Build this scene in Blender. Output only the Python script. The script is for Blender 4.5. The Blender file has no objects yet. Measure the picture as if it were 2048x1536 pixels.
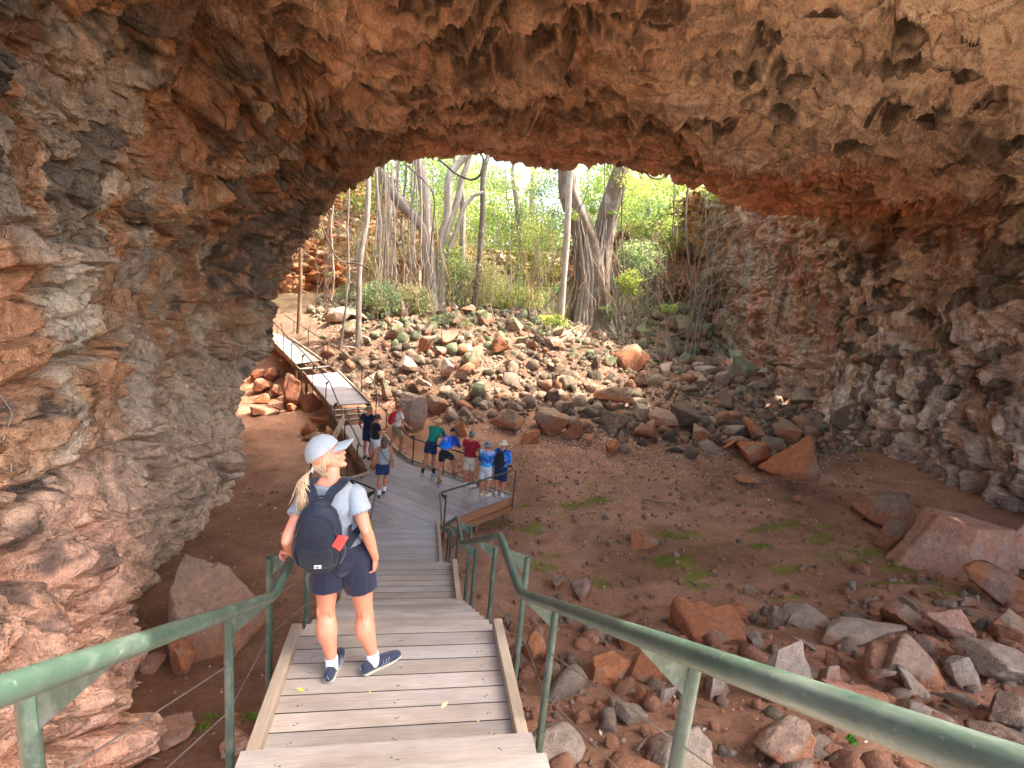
import bpy, bmesh, math, random
import numpy as np
from mathutils import Vector, Matrix, noise as mnoise

# ------------------------------------------------------------------ camera, sky, sun, exposure
SC = bpy.context.scene
COL = SC.collection
PI = math.pi
R_ = math.radians

CAM_F, CAM_PITCH, CAM_ROLL, CAM_YAW = 1060.0, 11.2, 5.4, -10.6611
CAM_POS = np.array([0.0, 0.0, 6.2])

def _axes():
    p, r, a = R_(CAM_PITCH), R_(CAM_ROLL), R_(CAM_YAW)
    fw = np.array([0, math.cos(p), -math.sin(p)])
    rt = np.array([1., 0, 0])
    up = np.array([0, math.sin(p), math.cos(p)])
    Rr = math.cos(r) * rt + math.sin(r) * up
    U = -math.sin(r) * rt + math.cos(r) * up
    M = np.array([[math.cos(a), -math.sin(a), 0], [math.sin(a), math.cos(a), 0], [0, 0, 1]])
    return M @ fw, M @ Rr, M @ U
FW, RT, UP = _axes()

cam_data = bpy.data.cameras.new("camera")
cam_data.sensor_width = 36.0
cam_data.lens = CAM_F / 2048 * 36.0
cam_data.clip_start = 0.05
cam_data.clip_end = 3000
cam = bpy.data.objects.new("camera", cam_data)
COL.objects.link(cam)
m = Matrix.Identity(4)
for i, ax in enumerate((RT, UP, -FW)):
    for j in range(3):
        m[j][i] = float(ax[j])
for j in range(3):
    m[j][3] = float(CAM_POS[j])
cam.matrix_world = m
SC.camera = cam

SUN_EL, SUN_AZ = R_(60), R_(95)      # direction to the sun: azimuth clockwise from +Y
world = bpy.data.worlds.new("World")
SC.world = world
world.use_nodes = True
wn = world.node_tree
bg = wn.nodes["Background"]
sky = wn.nodes.new("ShaderNodeTexSky")
sky.sky_type = 'NISHITA'
sky.sun_disc = False
sky.sun_elevation = SUN_EL
sky.sun_rotation = SUN_AZ
sky.dust_density = 5.0
sky.air_density = 0.8
sky.ozone_density = 0.3
wn.links.new(sky.outputs[0], bg.inputs[0])
bg.inputs[1].default_value = 0.15
sd = bpy.data.lights.new("sun", 'SUN')
sd.energy = 2.0
sd.angle = R_(0.6)
sd.color = (1.0, 0.93, 0.82)
sun = bpy.data.objects.new("sun", sd)
COL.objects.link(sun)
S = Vector((math.sin(SUN_AZ) * math.cos(SUN_EL), math.cos(SUN_AZ) * math.cos(SUN_EL), math.sin(SUN_EL)))
sun.rotation_euler = S.to_track_quat('Z', 'Y').to_euler()
sun.location = S * 60
SC.view_settings.view_transform = 'Standard'
SC.view_settings.look = 'None'
SC.view_settings.exposure = 3.25
SC.view_settings.gamma = 1.0
SC.render.engine = 'CYCLES'
SC.cycles.use_denoising = True
SC.cycles.max_bounces = 10
SC.cycles.diffuse_bounces = 8
SC.cycles.transmission_bounces = 6
SC.cycles.transparent_max_bounces = 8
SC.cycles.glossy_bounces = 3
SC.cycles.sample_clamp_indirect = 8

# ------------------------------------------------------------------ measuring on the photograph (2048 x 1536 pixels)
def ray(x, y):
    return FW + RT * (x - 1024) / CAM_F - UP * (y - 768) / CAM_F
def at_z(x, y, z):
    d = ray(x, y); return CAM_POS + d * (z - CAM_POS[2]) / d[2]
def at_x(x, y, X):
    d = ray(x, y); return CAM_POS + d * X / d[0]
def at_y(x, y, Y):
    d = ray(x, y); return CAM_POS + d * Y / d[1]

# ------------------------------------------------------------------ numpy noise
def _hash(ix, iy, iz, s):
    h = (ix.astype(np.int64) * 374761393 + iy.astype(np.int64) * 668265263 + iz.astype(np.int64) * 2147483647 + s * 1274126177) & 0xFFFFFFFF
    h = ((h ^ (h >> 13)) * 1274126177) & 0xFFFFFFFF
    h = ((h ^ (h >> 16)) * 2246822519) & 0xFFFFFFFF
    h = h ^ (h >> 13)
    return (h & 0xFFFFFF).astype(np.float32) / 16777216.0
def vnoise(P, s=0):
    F = np.floor(P); f = (P - F).astype(np.float32); I = F.astype(np.int64)
    u = f * f * f * (f * (f * 6 - 15) + 10)
    out = 0
    for a in (0, 1):
        wa = u[:, 0] if a else 1 - u[:, 0]
        for b in (0, 1):
            wb = u[:, 1] if b else 1 - u[:, 1]
            for c in (0, 1):
                wc = u[:, 2] if c else 1 - u[:, 2]
                out = out + wa * wb * wc * _hash(I[:, 0] + a, I[:, 1] + b, I[:, 2] + c, s)
    return out * 2 - 1
def fbm(P, o=4, s=0, g=0.5, ridged=False):
    P = np.array(P, dtype=np.float64); t = 0; a = 1.0; n = 0
    for k in range(o):
        v = vnoise(P + 17.3 * k, s + k * 7)
        if ridged: v = 1 - 2 * np.abs(v)
        t = t + a * v; n += a; a *= g; P = P * 2.03
    return t / n
def worley(P, s=0, jit=0.9):
    """nearest cell: returns F1, F2, random per cell (n,4), offset to cell centre (n,3)"""
    F = np.floor(P); I = F.astype(np.int64); n = len(P)
    d1 = np.full(n, 9e9, np.float32); d2 = np.full(n, 9e9, np.float32)
    bi = np.zeros((n, 3), np.int64); off = np.zeros((n, 3), np.float32)
    for a in (-1, 0, 1):
        for b in (-1, 0, 1):
            for c in (-1, 0, 1):
                J = I + np.array([a, b, c])
                r = np.stack([_hash(J[:, 0], J[:, 1], J[:, 2], s + q) for q in (1, 2, 3)], 1)
                D = (P - (J + 0.5 + (r - 0.5) * jit)).astype(np.float32)
                d = np.sqrt((D * D).sum(1))
                m1 = d < d1
                d2 = np.where(m1, d1, np.minimum(d2, d))
                d1 = np.where(m1, d, d1)
                bi[m1] = J[m1]; off[m1] = D[m1]
    rnd = np.stack([_hash(bi[:, 0], bi[:, 1], bi[:, 2], s + q) for q in (11, 12, 13, 14, 15)], 1)
    return d1, d2, rnd, off
def sstep(a, b, x):
    t = np.clip((x - a) / (b - a), 0, 1); return t * t * (3 - 2 * t)
def facets(P, s, tilt=0.5):
    """blocky height: each cell has its own level and its own tilted face"""
    d1, d2, r, off = worley(P, s)
    g = (r[:, 1:4] - 0.5) * 2 * tilt
    h = (r[:, 0] - 0.5) + (g * off).sum(1)
    return h, d2 - d1, r

# ------------------------------------------------------------------ objects
def link(name, mesh, mat=None, parent=None):
    o = bpy.data.objects.new(name, mesh); COL.objects.link(o)
    if mat is not None and len(mesh.materials) == 0: mesh.materials.append(mat)
    if parent is not None: o.parent = parent
    return o
def tag(o, label=None, cat=None, group=None, kind=None):
    if label: o['label'] = label
    if cat: o['category'] = cat
    if group: o['group'] = group
    if kind: o['kind'] = kind
    return o
def empty(name, label, cat, loc=(0, 0, 0), group=None, rz=0.0):
    o = bpy.data.objects.new(name, None); COL.objects.link(o)
    o.location = loc; o.rotation_euler = (0, 0, rz)
    o.empty_display_size = 0.2
    return tag(o, label, cat, group)
def copy_tree(o, parent=None):
    c = o.copy(); COL.objects.link(c)
    if parent is not None: c.parent = parent
    for ch in [x for x in o.children]:
        copy_tree(ch, c)
    return c
def mesh_np(name, V, F, smooth=True):
    """V (n,3), F (m,k) numpy"""
    me = bpy.data.meshes.new(name)
    V = np.asarray(V, np.float32); F = np.asarray(F, np.int32)
    k = F.shape[1]
    me.vertices.add(len(V)); me.vertices.foreach_set("co", V.ravel())
    me.loops.add(F.size); me.loops.foreach_set("vertex_index", F.ravel())
    me.polygons.add(len(F))
    me.polygons.foreach_set("loop_start", np.arange(0, F.size, k, dtype=np.int32))
    me.polygons.foreach_set("loop_total", np.full(len(F), k, np.int32))
    if smooth: me.polygons.foreach_set("use_smooth", np.ones(len(F), bool))
    me.update(calc_edges=True); me.validate()
    return me
def vcol(me, C, name="tint"):
    a = me.color_attributes.new(name, 'FLOAT_COLOR', 'POINT')
    C = np.asarray(C, np.float32)
    if C.shape[1] == 3: C = np.concatenate([C, np.ones((len(C), 1), np.float32)], 1)
    a.data.foreach_set("color", C.ravel())
class MB:
    """collects boxes, bars, tubes and lofts into one mesh"""
    def __init__(s): s.v = []; s.f = []
    def add(s, vs, fs):
        n = len(s.v); s.v += [tuple(map(float, q)) for q in vs]; s.f += [tuple(i + n for i in q) for q in fs]; return s
    def prism(s, a, b, w, h, up=(0, 0, 1), bev=0.0):
        """box from a to b (centre line), width w (sideways), height h (along up)"""
        a = Vector(a); b = Vector(b); d = (b - a).normalized(); up = Vector(up)
        if abs(d.dot(up)) > .98: up = Vector((1, 0, 0)) if abs(d.z) > .9 else Vector((0, 0, 1))
        sd_ = d.cross(up).normalized(); up = sd_.cross(d).normalized()
        if bev <= 0:
            prof = [(-w / 2, -h / 2), (w / 2, -h / 2), (w / 2, h / 2), (-w / 2, h / 2)]
        else:
            e = bev
            prof = [(-w / 2 + e, -h / 2), (w / 2 - e, -h / 2), (w / 2, -h / 2 + e), (w / 2, h / 2 - e), (w / 2 - e, h / 2), (-w / 2 + e, h / 2), (-w / 2, h / 2 - e), (-w / 2, -h / 2 + e)]
        n = len(prof)
        vs = [p + sd_ * x + up * y for p in (a, b) for x, y in prof]
        fs = [(i, (i + 1) % n, n + (i + 1) % n, n + i) for i in range(n)] + [tuple(range(n))[::-1], tuple(range(n, 2 * n))]
        return s.add(vs, fs)
    def tube(s, pts, r, n=10, cap=True):
        """swept tube through pts, r a number or list"""
        pts = [Vector(p) for p in pts]; rs = r if isinstance(r, (list, tuple)) else [r] * len(pts)
        m_ = len(pts); ref = None; rings = []
        for i, p in enumerate(pts):
            d = ((pts[min(i + 1, m_ - 1)] - p).normalized() + (p - pts[max(i - 1, 0)]).normalized())
            if d.length < 1e-6: d = Vector((0, 0, 1))
            d.normalize()
            if ref is None: ref = Vector((0, 0, 1)) if abs(d.z) < .9 else Vector((1, 0, 0))
            u = (ref - d * ref.dot(d))
            if u.length < 1e-4: u = d.orthogonal()
            u.normalize(); w = d.cross(u); ref = u
            rings.append([p + (u * math.cos(2 * PI * k / n) + w * math.sin(2 * PI * k / n)) * rs[i] for k in range(n)])
        vs = [q for rg in rings for q in rg]
        fs = [(i * n + k, i * n + (k + 1) % n, (i + 1) * n + (k + 1) % n, (i + 1) * n + k) for i in range(m_ - 1) for k in range(n)]
        if cap: fs += [tuple(range(n))[::-1], tuple(range((m_ - 1) * n, m_ * n))]
        return s.add(vs, fs)
    def build(s, name, mat, parent=None, smooth=False, auto=None):
        me = bpy.data.meshes.new(name); me.from_pydata(s.v, [], s.f); me.update()
        if smooth:
            me.polygons.foreach_set("use_smooth", [True] * len(me.polygons))
            if auto:
                me.set_sharp_from_angle(angle=R_(auto))
        return link(name, me, mat, parent)
def bend(pts, r=0.05, n=5):
    """rounds the corners of a polyline"""
    pts = [Vector(p) for p in pts]; out = [pts[0]]
    for i in range(1, len(pts) - 1):
        a, b, c = pts[i - 1], pts[i], pts[i + 1]
        d1 = (a - b); d2 = (c - b); k = min(r, d1.length * .45, d2.length * .45)
        p = b + d1.normalized() * k; q = b + d2.normalized() * k
        for j in range(n + 1):
            t = j / n
            out.append(p * (1 - t) ** 2 + b * 2 * t * (1 - t) + q * t * t)
    out.append(pts[-1]); return out
def crom(P, n):
    """Catmull-Rom through control points P (k,d) sampled n times"""
    P = np.asarray(P, float); k = len(P)
    t = np.linspace(0, k - 1, n); i = np.clip(np.floor(t).astype(int), 0, k - 2); u = (t - i)[:, None]
    p1 = P[i]; p2 = P[i + 1]
    p0 = np.where((i > 0)[:, None], P[np.maximum(i - 1, 0)], 2 * p1 - p2)
    p3 = np.where((i < k - 2)[:, None], P[np.minimum(i + 2, k - 1)], 2 * p2 - p1)
    return 0.5 * ((2 * p1) + (-p0 + p2) * u + (2 * p0 - 5 * p1 + 4 * p2 - p3) * u * u + (-p0 + 3 * p1 - 3 * p2 + p3) * u ** 3)

# ------------------------------------------------------------------ material helpers
def srgb(r, g, b):
    f = lambda c: ((c / 255 + 0.055) / 1.055) ** 2.4 if c / 255 > 0.04045 else c / 255 / 12.92
    return (f(r), f(g), f(b), 1.0)
class NT:
    def __init__(s, name):
        s.m = bpy.data.materials.new(name); s.m.use_nodes = True; s.t = s.m.node_tree; s.t.nodes.clear()
        s.out = s.n('OutputMaterial'); s.b = s.n('BsdfPrincipled'); s.l(s.b.outputs[0], s.out.inputs[0])
        s.geo = s.n('TexCoord')
    def n(s, t, **k):
        o = s.t.nodes.new('ShaderNode' + t)
        for a, v in k.items():
            if hasattr(o, a): setattr(o, a, v)
            else: o.inputs[a].default_value = v
        return o
    def l(s, a, b): s.t.links.new(a, b)
    def map(s, scale=(1, 1, 1), rot=(0, 0, 0), src=None, loc=(0, 0, 0)):
        q = s.n('Mapping'); q.inputs['Scale'].default_value = scale; q.inputs['Rotation'].default_value = rot; q.inputs['Location'].default_value = loc
        s.l(src or s.geo.outputs['Object'], q.inputs[0]); return q.outputs[0]
    def noise(s, vec, scale, detail=4, rough=.55, dist=0.0):
        q = s.n('TexNoise'); q.inputs['Scale'].default_value = scale; q.inputs['Detail'].default_value = detail
        q.inputs['Roughness'].default_value = rough; q.inputs['Distortion'].default_value = dist
        s.l(vec, q.inputs['Vector']); return q.outputs['Fac']
    def vor(s, vec, scale, feature='F1', out='Distance', rand=1.0):
        q = s.n('TexVoronoi'); q.feature = feature; q.inputs['Scale'].default_value = scale; q.inputs['Randomness'].default_value = rand
        s.l(vec, q.inputs['Vector']); return q.outputs[out]
    def ramp(s, fac, stops, interp='LINEAR'):
        q = s.n('ValToRGB'); e = q.color_ramp; e.interpolation = interp
        while len(e.elements) < len(stops): e.elements.new(0.5)
        for el, (p, c) in zip(e.elements, stops):
            el.position = p; el.color = c if len(c) == 4 else (*c, 1)
        s.l(fac, q.inputs[0]); return q.outputs[0]
    def rng(s, v, a, b, c=0.0, d=1.0):
        q = s.n('MapRange'); q.inputs[1].default_value = a; q.inputs[2].default_value = b; q.inputs[3].default_value = c; q.inputs[4].default_value = d
        s.l(v, q.inputs[0]); return q.outputs[0]
    def mix(s, fac, a, b, mode='MIX'):
        q = s.n('Mix'); q.data_type = 'RGBA'; q.blend_type = mode
        if isinstance(fac, (int, float)): q.inputs[0].default_value = fac
        else: s.l(fac, q.inputs[0])
        for v, i in ((a, 6), (b, 7)):
            if isinstance(v, tuple): q.inputs[i].default_value = v if len(v) == 4 else (*v, 1)
            else: s.l(v, q.inputs[i])
        return q.outputs[2]
    def math(s, op, a, b=0.0, clamp=False):
        q = s.n('Math'); q.operation = op; q.use_clamp = clamp
        for v, i in ((a, 0), (b, 1)):
            if isinstance(v, (int, float)): q.inputs[i].default_value = v
            else: s.l(v, q.inputs[i])
        return q.outputs[0]
    def bump(s, h, strength=.5, dist=.02, prev=None):
        q = s.n('Bump'); q.inputs['Strength'].default_value = strength; q.inputs['Distance'].default_value = dist
        s.l(h, q.inputs['Height'])
        if prev is not None: s.l(prev, q.inputs['Normal'])
        return q.outputs[0]
    def attr(s, name):
        q = s.n('Attribute'); q.attribute_name = name; return q.outputs['Color']
    def base(s, c):
        if isinstance(c, tuple): s.b.inputs['Base Color'].default_value = c if len(c) == 4 else (*c, 1)
        else: s.l(c, s.b.inputs['Base Color'])
    def rough(s, v):
        if isinstance(v, (int, float)): s.b.inputs['Roughness'].default_value = v
        else: s.l(v, s.b.inputs['Roughness'])
    def nor(s, v): s.l(v, s.b.inputs['Normal'])
def gmix(C, w, col):
    """blend rows of C towards col by w"""
    return C * (1 - w[:, None]) + np.array(col[:3])[None] * w[:, None]

# ------------------------------------------------------------------ ground height
_hp = []
for (x, y, z) in [(1050,880,.12),(1100,800,.9),(1100,750,1.7),(1100,700,2.6),(1100,660,3.5),(1100,640,4.0),
                  (1250,885,.3),(1300,800,1.1),(1300,730,2.2),(1300,680,3.2),(1300,640,4.1),(1320,606,4.9),
                  (1450,850,.5),(1450,780,1.5),(1450,700,2.9),(1450,650,4.1),(1430,600,5.3),
                  (1550,820,.8),(1550,760,1.8),(1505,690,3.2),(850,790,.6),(850,740,1.5),(850,690,2.4),(850,650,3.2),(850,635,3.6),
                  (700,735,1.2),(700,690,2.2),(700,650,3.0),(700,636,3.4),(625,668,2.5),(960,640,3.7),(960,750,1.6),(960,820,.6)]:
    p = at_z(x, y, z); _hp.append((p[0], p[1], z))
_hp += [(-5, 6, .2), (-5, 9, -.3), (-5, 12, -.6), (-5.5, 16, -.6), (-6, 20, -.5), (-3, 12, -.6), (-3, 16, -.6), (-3, 19, -.45), (0, 9, -.5), (0, 12, -.6), (0, 6, .6), (0, 3, 1.6), (0, 0, 2.4), (-3, 3, 1.2), (-3, 0, 2.0), (-4, 6, .3),
        (2, 12, -.6), (3, 14, -.55), (3, 17, -.35), (6, 14, -.45), (6, 17, -.1), (10, 14, -.2), (10, 18, .2), (14, 14, .3), (14, 18, .5), (17.5, 14, .7), (18, 18, .85), (19, 22, 1.3), (17, 11, .8),
        (3, 9, -.3), (6, 10, -.2), (10, 10, .2), (14, 10, .6), (3, 6, .7), (6, 6, .9), (10, 6, 1.2), (14, 6, 1.5), (3, 3, 1.7), (6, 3, 1.9), (10, 3, 2.2), (3, 0, 2.5), (6, 0, 2.7), (-8, 24, -.3), (-9, 28, 0), (-5, 22, -.3), (-7, 26, -.1),
        (-12, 34, 3.4), (-9, 31, 3.0), (-5, 28, 2.6), (-5, 36, 3.8), (3, 36, 4.0), (10, 38, 4.1), (17, 38, 5.5), (20, 34, 6.0), (5, 50, 4.0), (20, 50, 6), (-10, 50, 5), (21, 27, 4.0), (-5,-4,3.4),(6,-4,3.6)]
_hp = np.array(_hp)
def _tps_fit(P, lam=0.02):
    n = len(P); d = np.linalg.norm(P[:, None, :2] - P[None, :, :2], axis=2)
    K = np.where(d > 0, d * d * np.log(d + 1e-9), 0) + lam * n * np.eye(n)
    Q = np.c_[np.ones(n), P[:, :2]]
    A = np.block([[K, Q], [Q.T, np.zeros((3, 3))]])
    return np.linalg.solve(A, np.r_[P[:, 2], 0, 0, 0])
_hw = _tps_fit(_hp)
def ground_base(X, Y):
    X = np.atleast_1d(np.asarray(X, float)); Y = np.atleast_1d(np.asarray(Y, float)); sh = X.shape
    x = X.ravel(); y = Y.ravel(); z = np.full(x.shape, _hw[-3]) + _hw[-2] * x + _hw[-1] * y
    for k, (px, py, _) in enumerate(_hp):
        d2 = (x - px) ** 2 + (y - py) ** 2
        z = z + _hw[k] * 0.5 * d2 * np.log(d2 + 1e-12)
    return z.reshape(sh)
def ground_z(X, Y):
    z = ground_base(X, Y); X = np.atleast_1d(X).astype(float); Y = np.atleast_1d(Y).astype(float)
    P = np.stack([X.ravel(), Y.ravel(), np.zeros(X.size)], 1)
    slope = sstep(0.0, 1.2, z.ravel()) * sstep(15, 19, Y.ravel())
    n = fbm(P * .45, 3, 5) * .14 + fbm(P * 1.9, 3, 9) * (.03 + .10 * slope) + fbm(P * 7, 2, 13) * (.010 + .02 * slope)
    return z + n.reshape(z.shape)
def gz(x, y): return float(ground_z(np.array([x]), np.array([y]))[0])
def on_ground(x, y):
    """point of the ground seen at this pixel"""
    d = ray(x, y); t0 = 2.0
    ts = np.linspace(2, 75, 1500); P = CAM_POS[None] + d[None] * ts[:, None] / 1.0
    g = ground_base(P[:, 0], P[:, 1]); k = np.where(P[:, 2] < g)[0]
    if len(k) == 0: return on_ground(x, y + 6)
    k = k[0]; a, b = ts[max(k - 1, 0)], ts[k]
    for _ in range(20):
        c = (a + b) / 2; p = CAM_POS + d * c
        if p[2] < ground_base([p[0]], [p[1]])[0]: b = c
        else: a = c
    return CAM_POS + d * b

# ------------------------------------------------------------------ rock material (colour comes from the rock's own patches)
def rock_mat(name, bump=0.6, rough=0.85, scale=1.0, marble=None, mstr=1.0):
    t = NT(name); c = t.attr('tint'); o = t.geo.outputs['Object']
    n1 = t.noise(o, 5.0 * scale, 8, .62, .4); n2 = t.noise(o, 26 * scale, 6, .7); n3 = t.noise(t.map((1, 1, .35)), 9 * scale, 5, .6, 1.2)
    v = t.mix(t.rng(n1, .3, .7), (.72, .72, .74), (1.22, 1.2, 1.14))
    col = t.mix(1.0, c, v, 'MULTIPLY')
    v2 = t.mix(t.rng(n2, .35, .65), (.80, .80, .80), (1.16, 1.16, 1.16))
    col = t.mix(1.0, col, v2, 'MULTIPLY')
    pale = t.math('MULTIPLY', t.rng(n3, .58, .70), .35)
    col = t.mix(pale, col, (.50, .42, .35))
    dark = t.math('MULTIPLY', t.rng(t.noise(t.map((1, 1, 1), loc=(7, 3, 1)), 3.4 * scale, 7, .68, .8), .60, .72), .7)
    col = t.mix(dark, col, (.055, .052, .045))
    mh = None
    if marble:
        for i, (sc, k, ds) in enumerate(marble):
            q = t.noise(t.map(sc, loc=(3 * i, 5 * i, i)), k, 5, .55, ds)
            r_ = t.ramp(q, [(.28, (.36, .34, .32)), (.37, (.78, .74, .70)), (.42, (1.45, 1.42, 1.38)), (.46, (1.12, 1.0, .90)), (.51, (1.3, 1.26, 1.22)), (.56, (.72, .66, .60)), (.61, (1.4, 1.36, 1.32)), (.70, (.45, .42, .39)), (.8, (1.2, 1.18, 1.15))])
            col = t.mix(mstr * (.9 if i == 0 else .45), col, t.mix(1.0, col, r_, 'MULTIPLY'))
            bwn = t.n('RGBToBW'); t.l(r_, bwn.inputs[0]); mh = bwn.outputs[0] if mh is None else t.math('ADD', mh, bwn.outputs[0])
    t.base(col); t.rough(rough)
    t.b.inputs['Specular IOR Level'].default_value = .25
    crack = t.vor(t.map((1, 1, 1.2)), 3.5 * scale, 'DISTANCE_TO_EDGE')
    wv = t.n('VectorMath'); wv.operation = 'ADD'
    h = t.math('ADD', t.math('MULTIPLY', n1, 1.0), t.math('MULTIPLY', n2, .38))
    h = t.math('ADD', h, t.math('MULTIPLY', t.rng(t.vor(o, 34 * scale), 0, .45), .22))
    h = t.math('ADD', h, t.math('MULTIPLY', n3, .8))
    if mh is not None: h = t.math('ADD', h, t.math('MULTIPLY', mh, .28))
    t.nor(t.bump(h, bump, .09 / scale)); return t.m
M_ROCK = rock_mat('cave_rock', .95, marble=[((1, 1, .42), .55, 1.2), ((1.1, 1.1, .5), 2.2, 1.0)], mstr=.75)
M_ROOF = rock_mat('roof_rock', .95, marble=[((.36, 1.1, 1.0), .42, 1.5), ((.5, 1.3, 1.2), 1.5, 1.3)], mstr=.95)
M_WALLR = rock_mat('streaked_rock', .95, marble=[((1.2, 1.2, .32), .55, 1.2), ((1.3, 1.3, .38), 1.7, 1.1)], mstr=.95)
M_BOULDER = rock_mat('boulder_rock', .7, .85, 1.6)

def srgb3(r, g, b): return np.array(srgb(r, g, b)[:3])
ORG = srgb3(172, 110, 62); OCH = srgb3(168, 118, 66); RED = srgb3(166, 94, 60); PINK = srgb3(204, 170, 148); CREAM = srgb3(208, 186, 158)
GREY = srgb3(142, 132, 116); DARK = srgb3(66, 62, 58); DBRN = srgb3(96, 76, 60); TAN = srgb3(184, 146, 116); BLUE = srgb3(110, 112, 106); REDD = srgb3(154, 82, 44)

# ------------------------------------------------------------------ cave shell
# cross-sections (X,Z) from the left foot over the roof to the right foot
ST = {
 -3:  [(-3.0,2.2),(-3.5,3.6),(-4.0,5.0),(-4.2,6.6),(-3.8,8.5),(-2.4,10.2),(0,11.2),(4,11.8),(8,11.8),(11.5,11.2),(14,9.8),(15.6,7.8),(16.2,5.2),(16.2,3),(15.8,1.0)],
 1:   [(-3.1,1.4),(-3.5,2.8),(-3.9,4.6),(-4.1,6.4),(-3.7,8.4),(-2.3,10.1),(0,11.2),(4,11.7),(8,11.7),(11.5,11.1),(14,9.9),(15.8,8.0),(16.5,5.2),(16.5,3),(16.2,.6)],
 5:   [(-3.3,.3),(-3.5,2.0),(-3.9,4.4),(-4.2,6.4),(-3.7,8.3),(-2.2,10.0),(0,11.1),(4,11.5),(8,11.6),(11.5,11.3),(14.4,10.9),(16.4,9.8),(16.9,6.2),(16.9,3),(16.6,.2)],
 8.5: [(-4.3,-.3),(-4.4,1.5),(-4.5,4.2),(-4.5,6.4),(-3.8,8.3),(-2.3,9.8),(0,10.9),(4,11.3),(8,11.5),(11.5,11.2),(14.5,10.9),(16.7,9.9),(17.2,6.3),(17.2,3),(17.0,.2)],
 12:  [(-5.3,-1.2),(-5.0,1.4),(-4.8,4.0),(-4.6,6.2),(-3.9,8.1),(-2.3,9.6),(0,10.6),(4,11.1),(8,11.3),(11.5,11.1),(14.5,10.8),(16.9,10.0),(17.6,6.6),(17.7,3),(17.3,.2)],
 16:  [(-5.5,-1.3),(-5.3,1.6),(-5.1,3.9),(-4.7,5.9),(-3.9,7.9),(-2.3,9.3),(0,10.15),(3.8,10.45),(7.8,10.75),(10.8,10.7),(13.8,10.6),(17.0,10.2),(18.0,7.0),(18.1,3),(17.9,.2)],
 19.6:[(-6.3,-1.3),(-6.0,1.8),(-5.5,3.9),(-4.9,5.6),(-4.1,7.6),(-2.4,9.1),(.1,9.8),(3.5,10.1),(7.5,10.5),(9.9,10.5),(13.0,10.2),(16.9,10.2),(18.2,7.2),(18.5,3),(18.4,.2)],
 21.2:[(-7.4,-1.3),(-7.2,2.2),(-6.8,4.6),(-6.2,6.6),(-5.0,9.0),(-2.8,11.3),(.1,12.3),(3.5,12.8),(7.5,12.9),(10.2,12.0),(13.3,10.8),(16.8,10.3),(18.3,7.6),(18.7,3.6),(18.9,.5)],
 24:  [(-9.2,-1.3),(-9.4,3),(-9.4,6.5),(-9,9.5),(-8,13),(-4,16),(.1,17),(3.5,17),(7.5,17),(11,15.5),(14.0,13.2),(16.8,11.2),(18.3,8.6),(19.0,4.8),(19.2,1.6)],
 29:  [(-10.6,-.8),(-10.8,4),(-11,8),(-11.4,12),(-11.6,16),(-10,18),(-6,20),(0,20.5),(6,20.5),(12,18),(15.2,15),(17.0,12.4),(18.5,9.4),(19.2,6.4),(19.3,3.2)],
 35:  [(-10.2,1.2),(-10.4,5),(-10.8,9),(-11.5,13),(-12.5,16),(-12,19),(-9,21),(0,22.5),(8,22.5),(14,20),(17,16),(18.4,13.2),(19.2,10.6),(20,7.8),(20.4,5.0)],
}
YS = sorted(ST); SA = np.array([[(x, k, z) for (x, z) in ST[k]] for k in YS], float)   # (stations, 15, 3)
def shell_grid(u0, u1, nu, y0, y1, ny):
    """u along the profile (0..14), y the station range"""
    ys = np.linspace(y0, y1, ny)
    # station parameter for each y
    tp = np.interp(ys, YS, np.arange(len(YS)))
    full = np.stack([crom(SA[:, j], (len(YS) - 1) * 200 + 1) for j in range(SA.shape[1])], 1)
    idx = tp * 200; i0 = np.clip(np.floor(idx).astype(int), 0, len(full) - 2); f = (idx - i0)[:, None, None]
    rows = full[i0] * (1 - f) + full[i0 + 1] * f          # (ny,15,3)
    us = np.linspace(u0, u1, nu)
    i = np.clip(np.floor(us).astype(int), 0, 13); u = (us - i)[None, :, None]
    R4 = np.concatenate([2 * rows[:, :1] - rows[:, 1:2], rows, 2 * rows[:, -1:] - rows[:, -2:-1]], 1)
    p0, p1, p2, p3 = R4[:, i], R4[:, i + 1], R4[:, i + 2], R4[:, i + 3]
    G = 0.5 * ((2 * p1) + (-p0 + p2) * u + (2 * p0 - 5 * p1 + 4 * p2 - p3) * u * u + (-p0 + 3 * p1 - 3 * p2 + p3) * u ** 3)
    return G
def grid_faces(ny, nu):
    a = np.arange(ny * nu).reshape(ny, nu)
    return np.stack([a[:-1, :-1].ravel(), a[1:, :-1].ravel(), a[1:, 1:].ravel(), a[:-1, 1:].ravel()], 1)
def grid_normals(G):
    du = np.gradient(G, axis=1); dv = np.gradient(G, axis=0); n = np.cross(du, dv)
    return n / (np.linalg.norm(n, axis=2, keepdims=True) + 1e-9)
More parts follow.
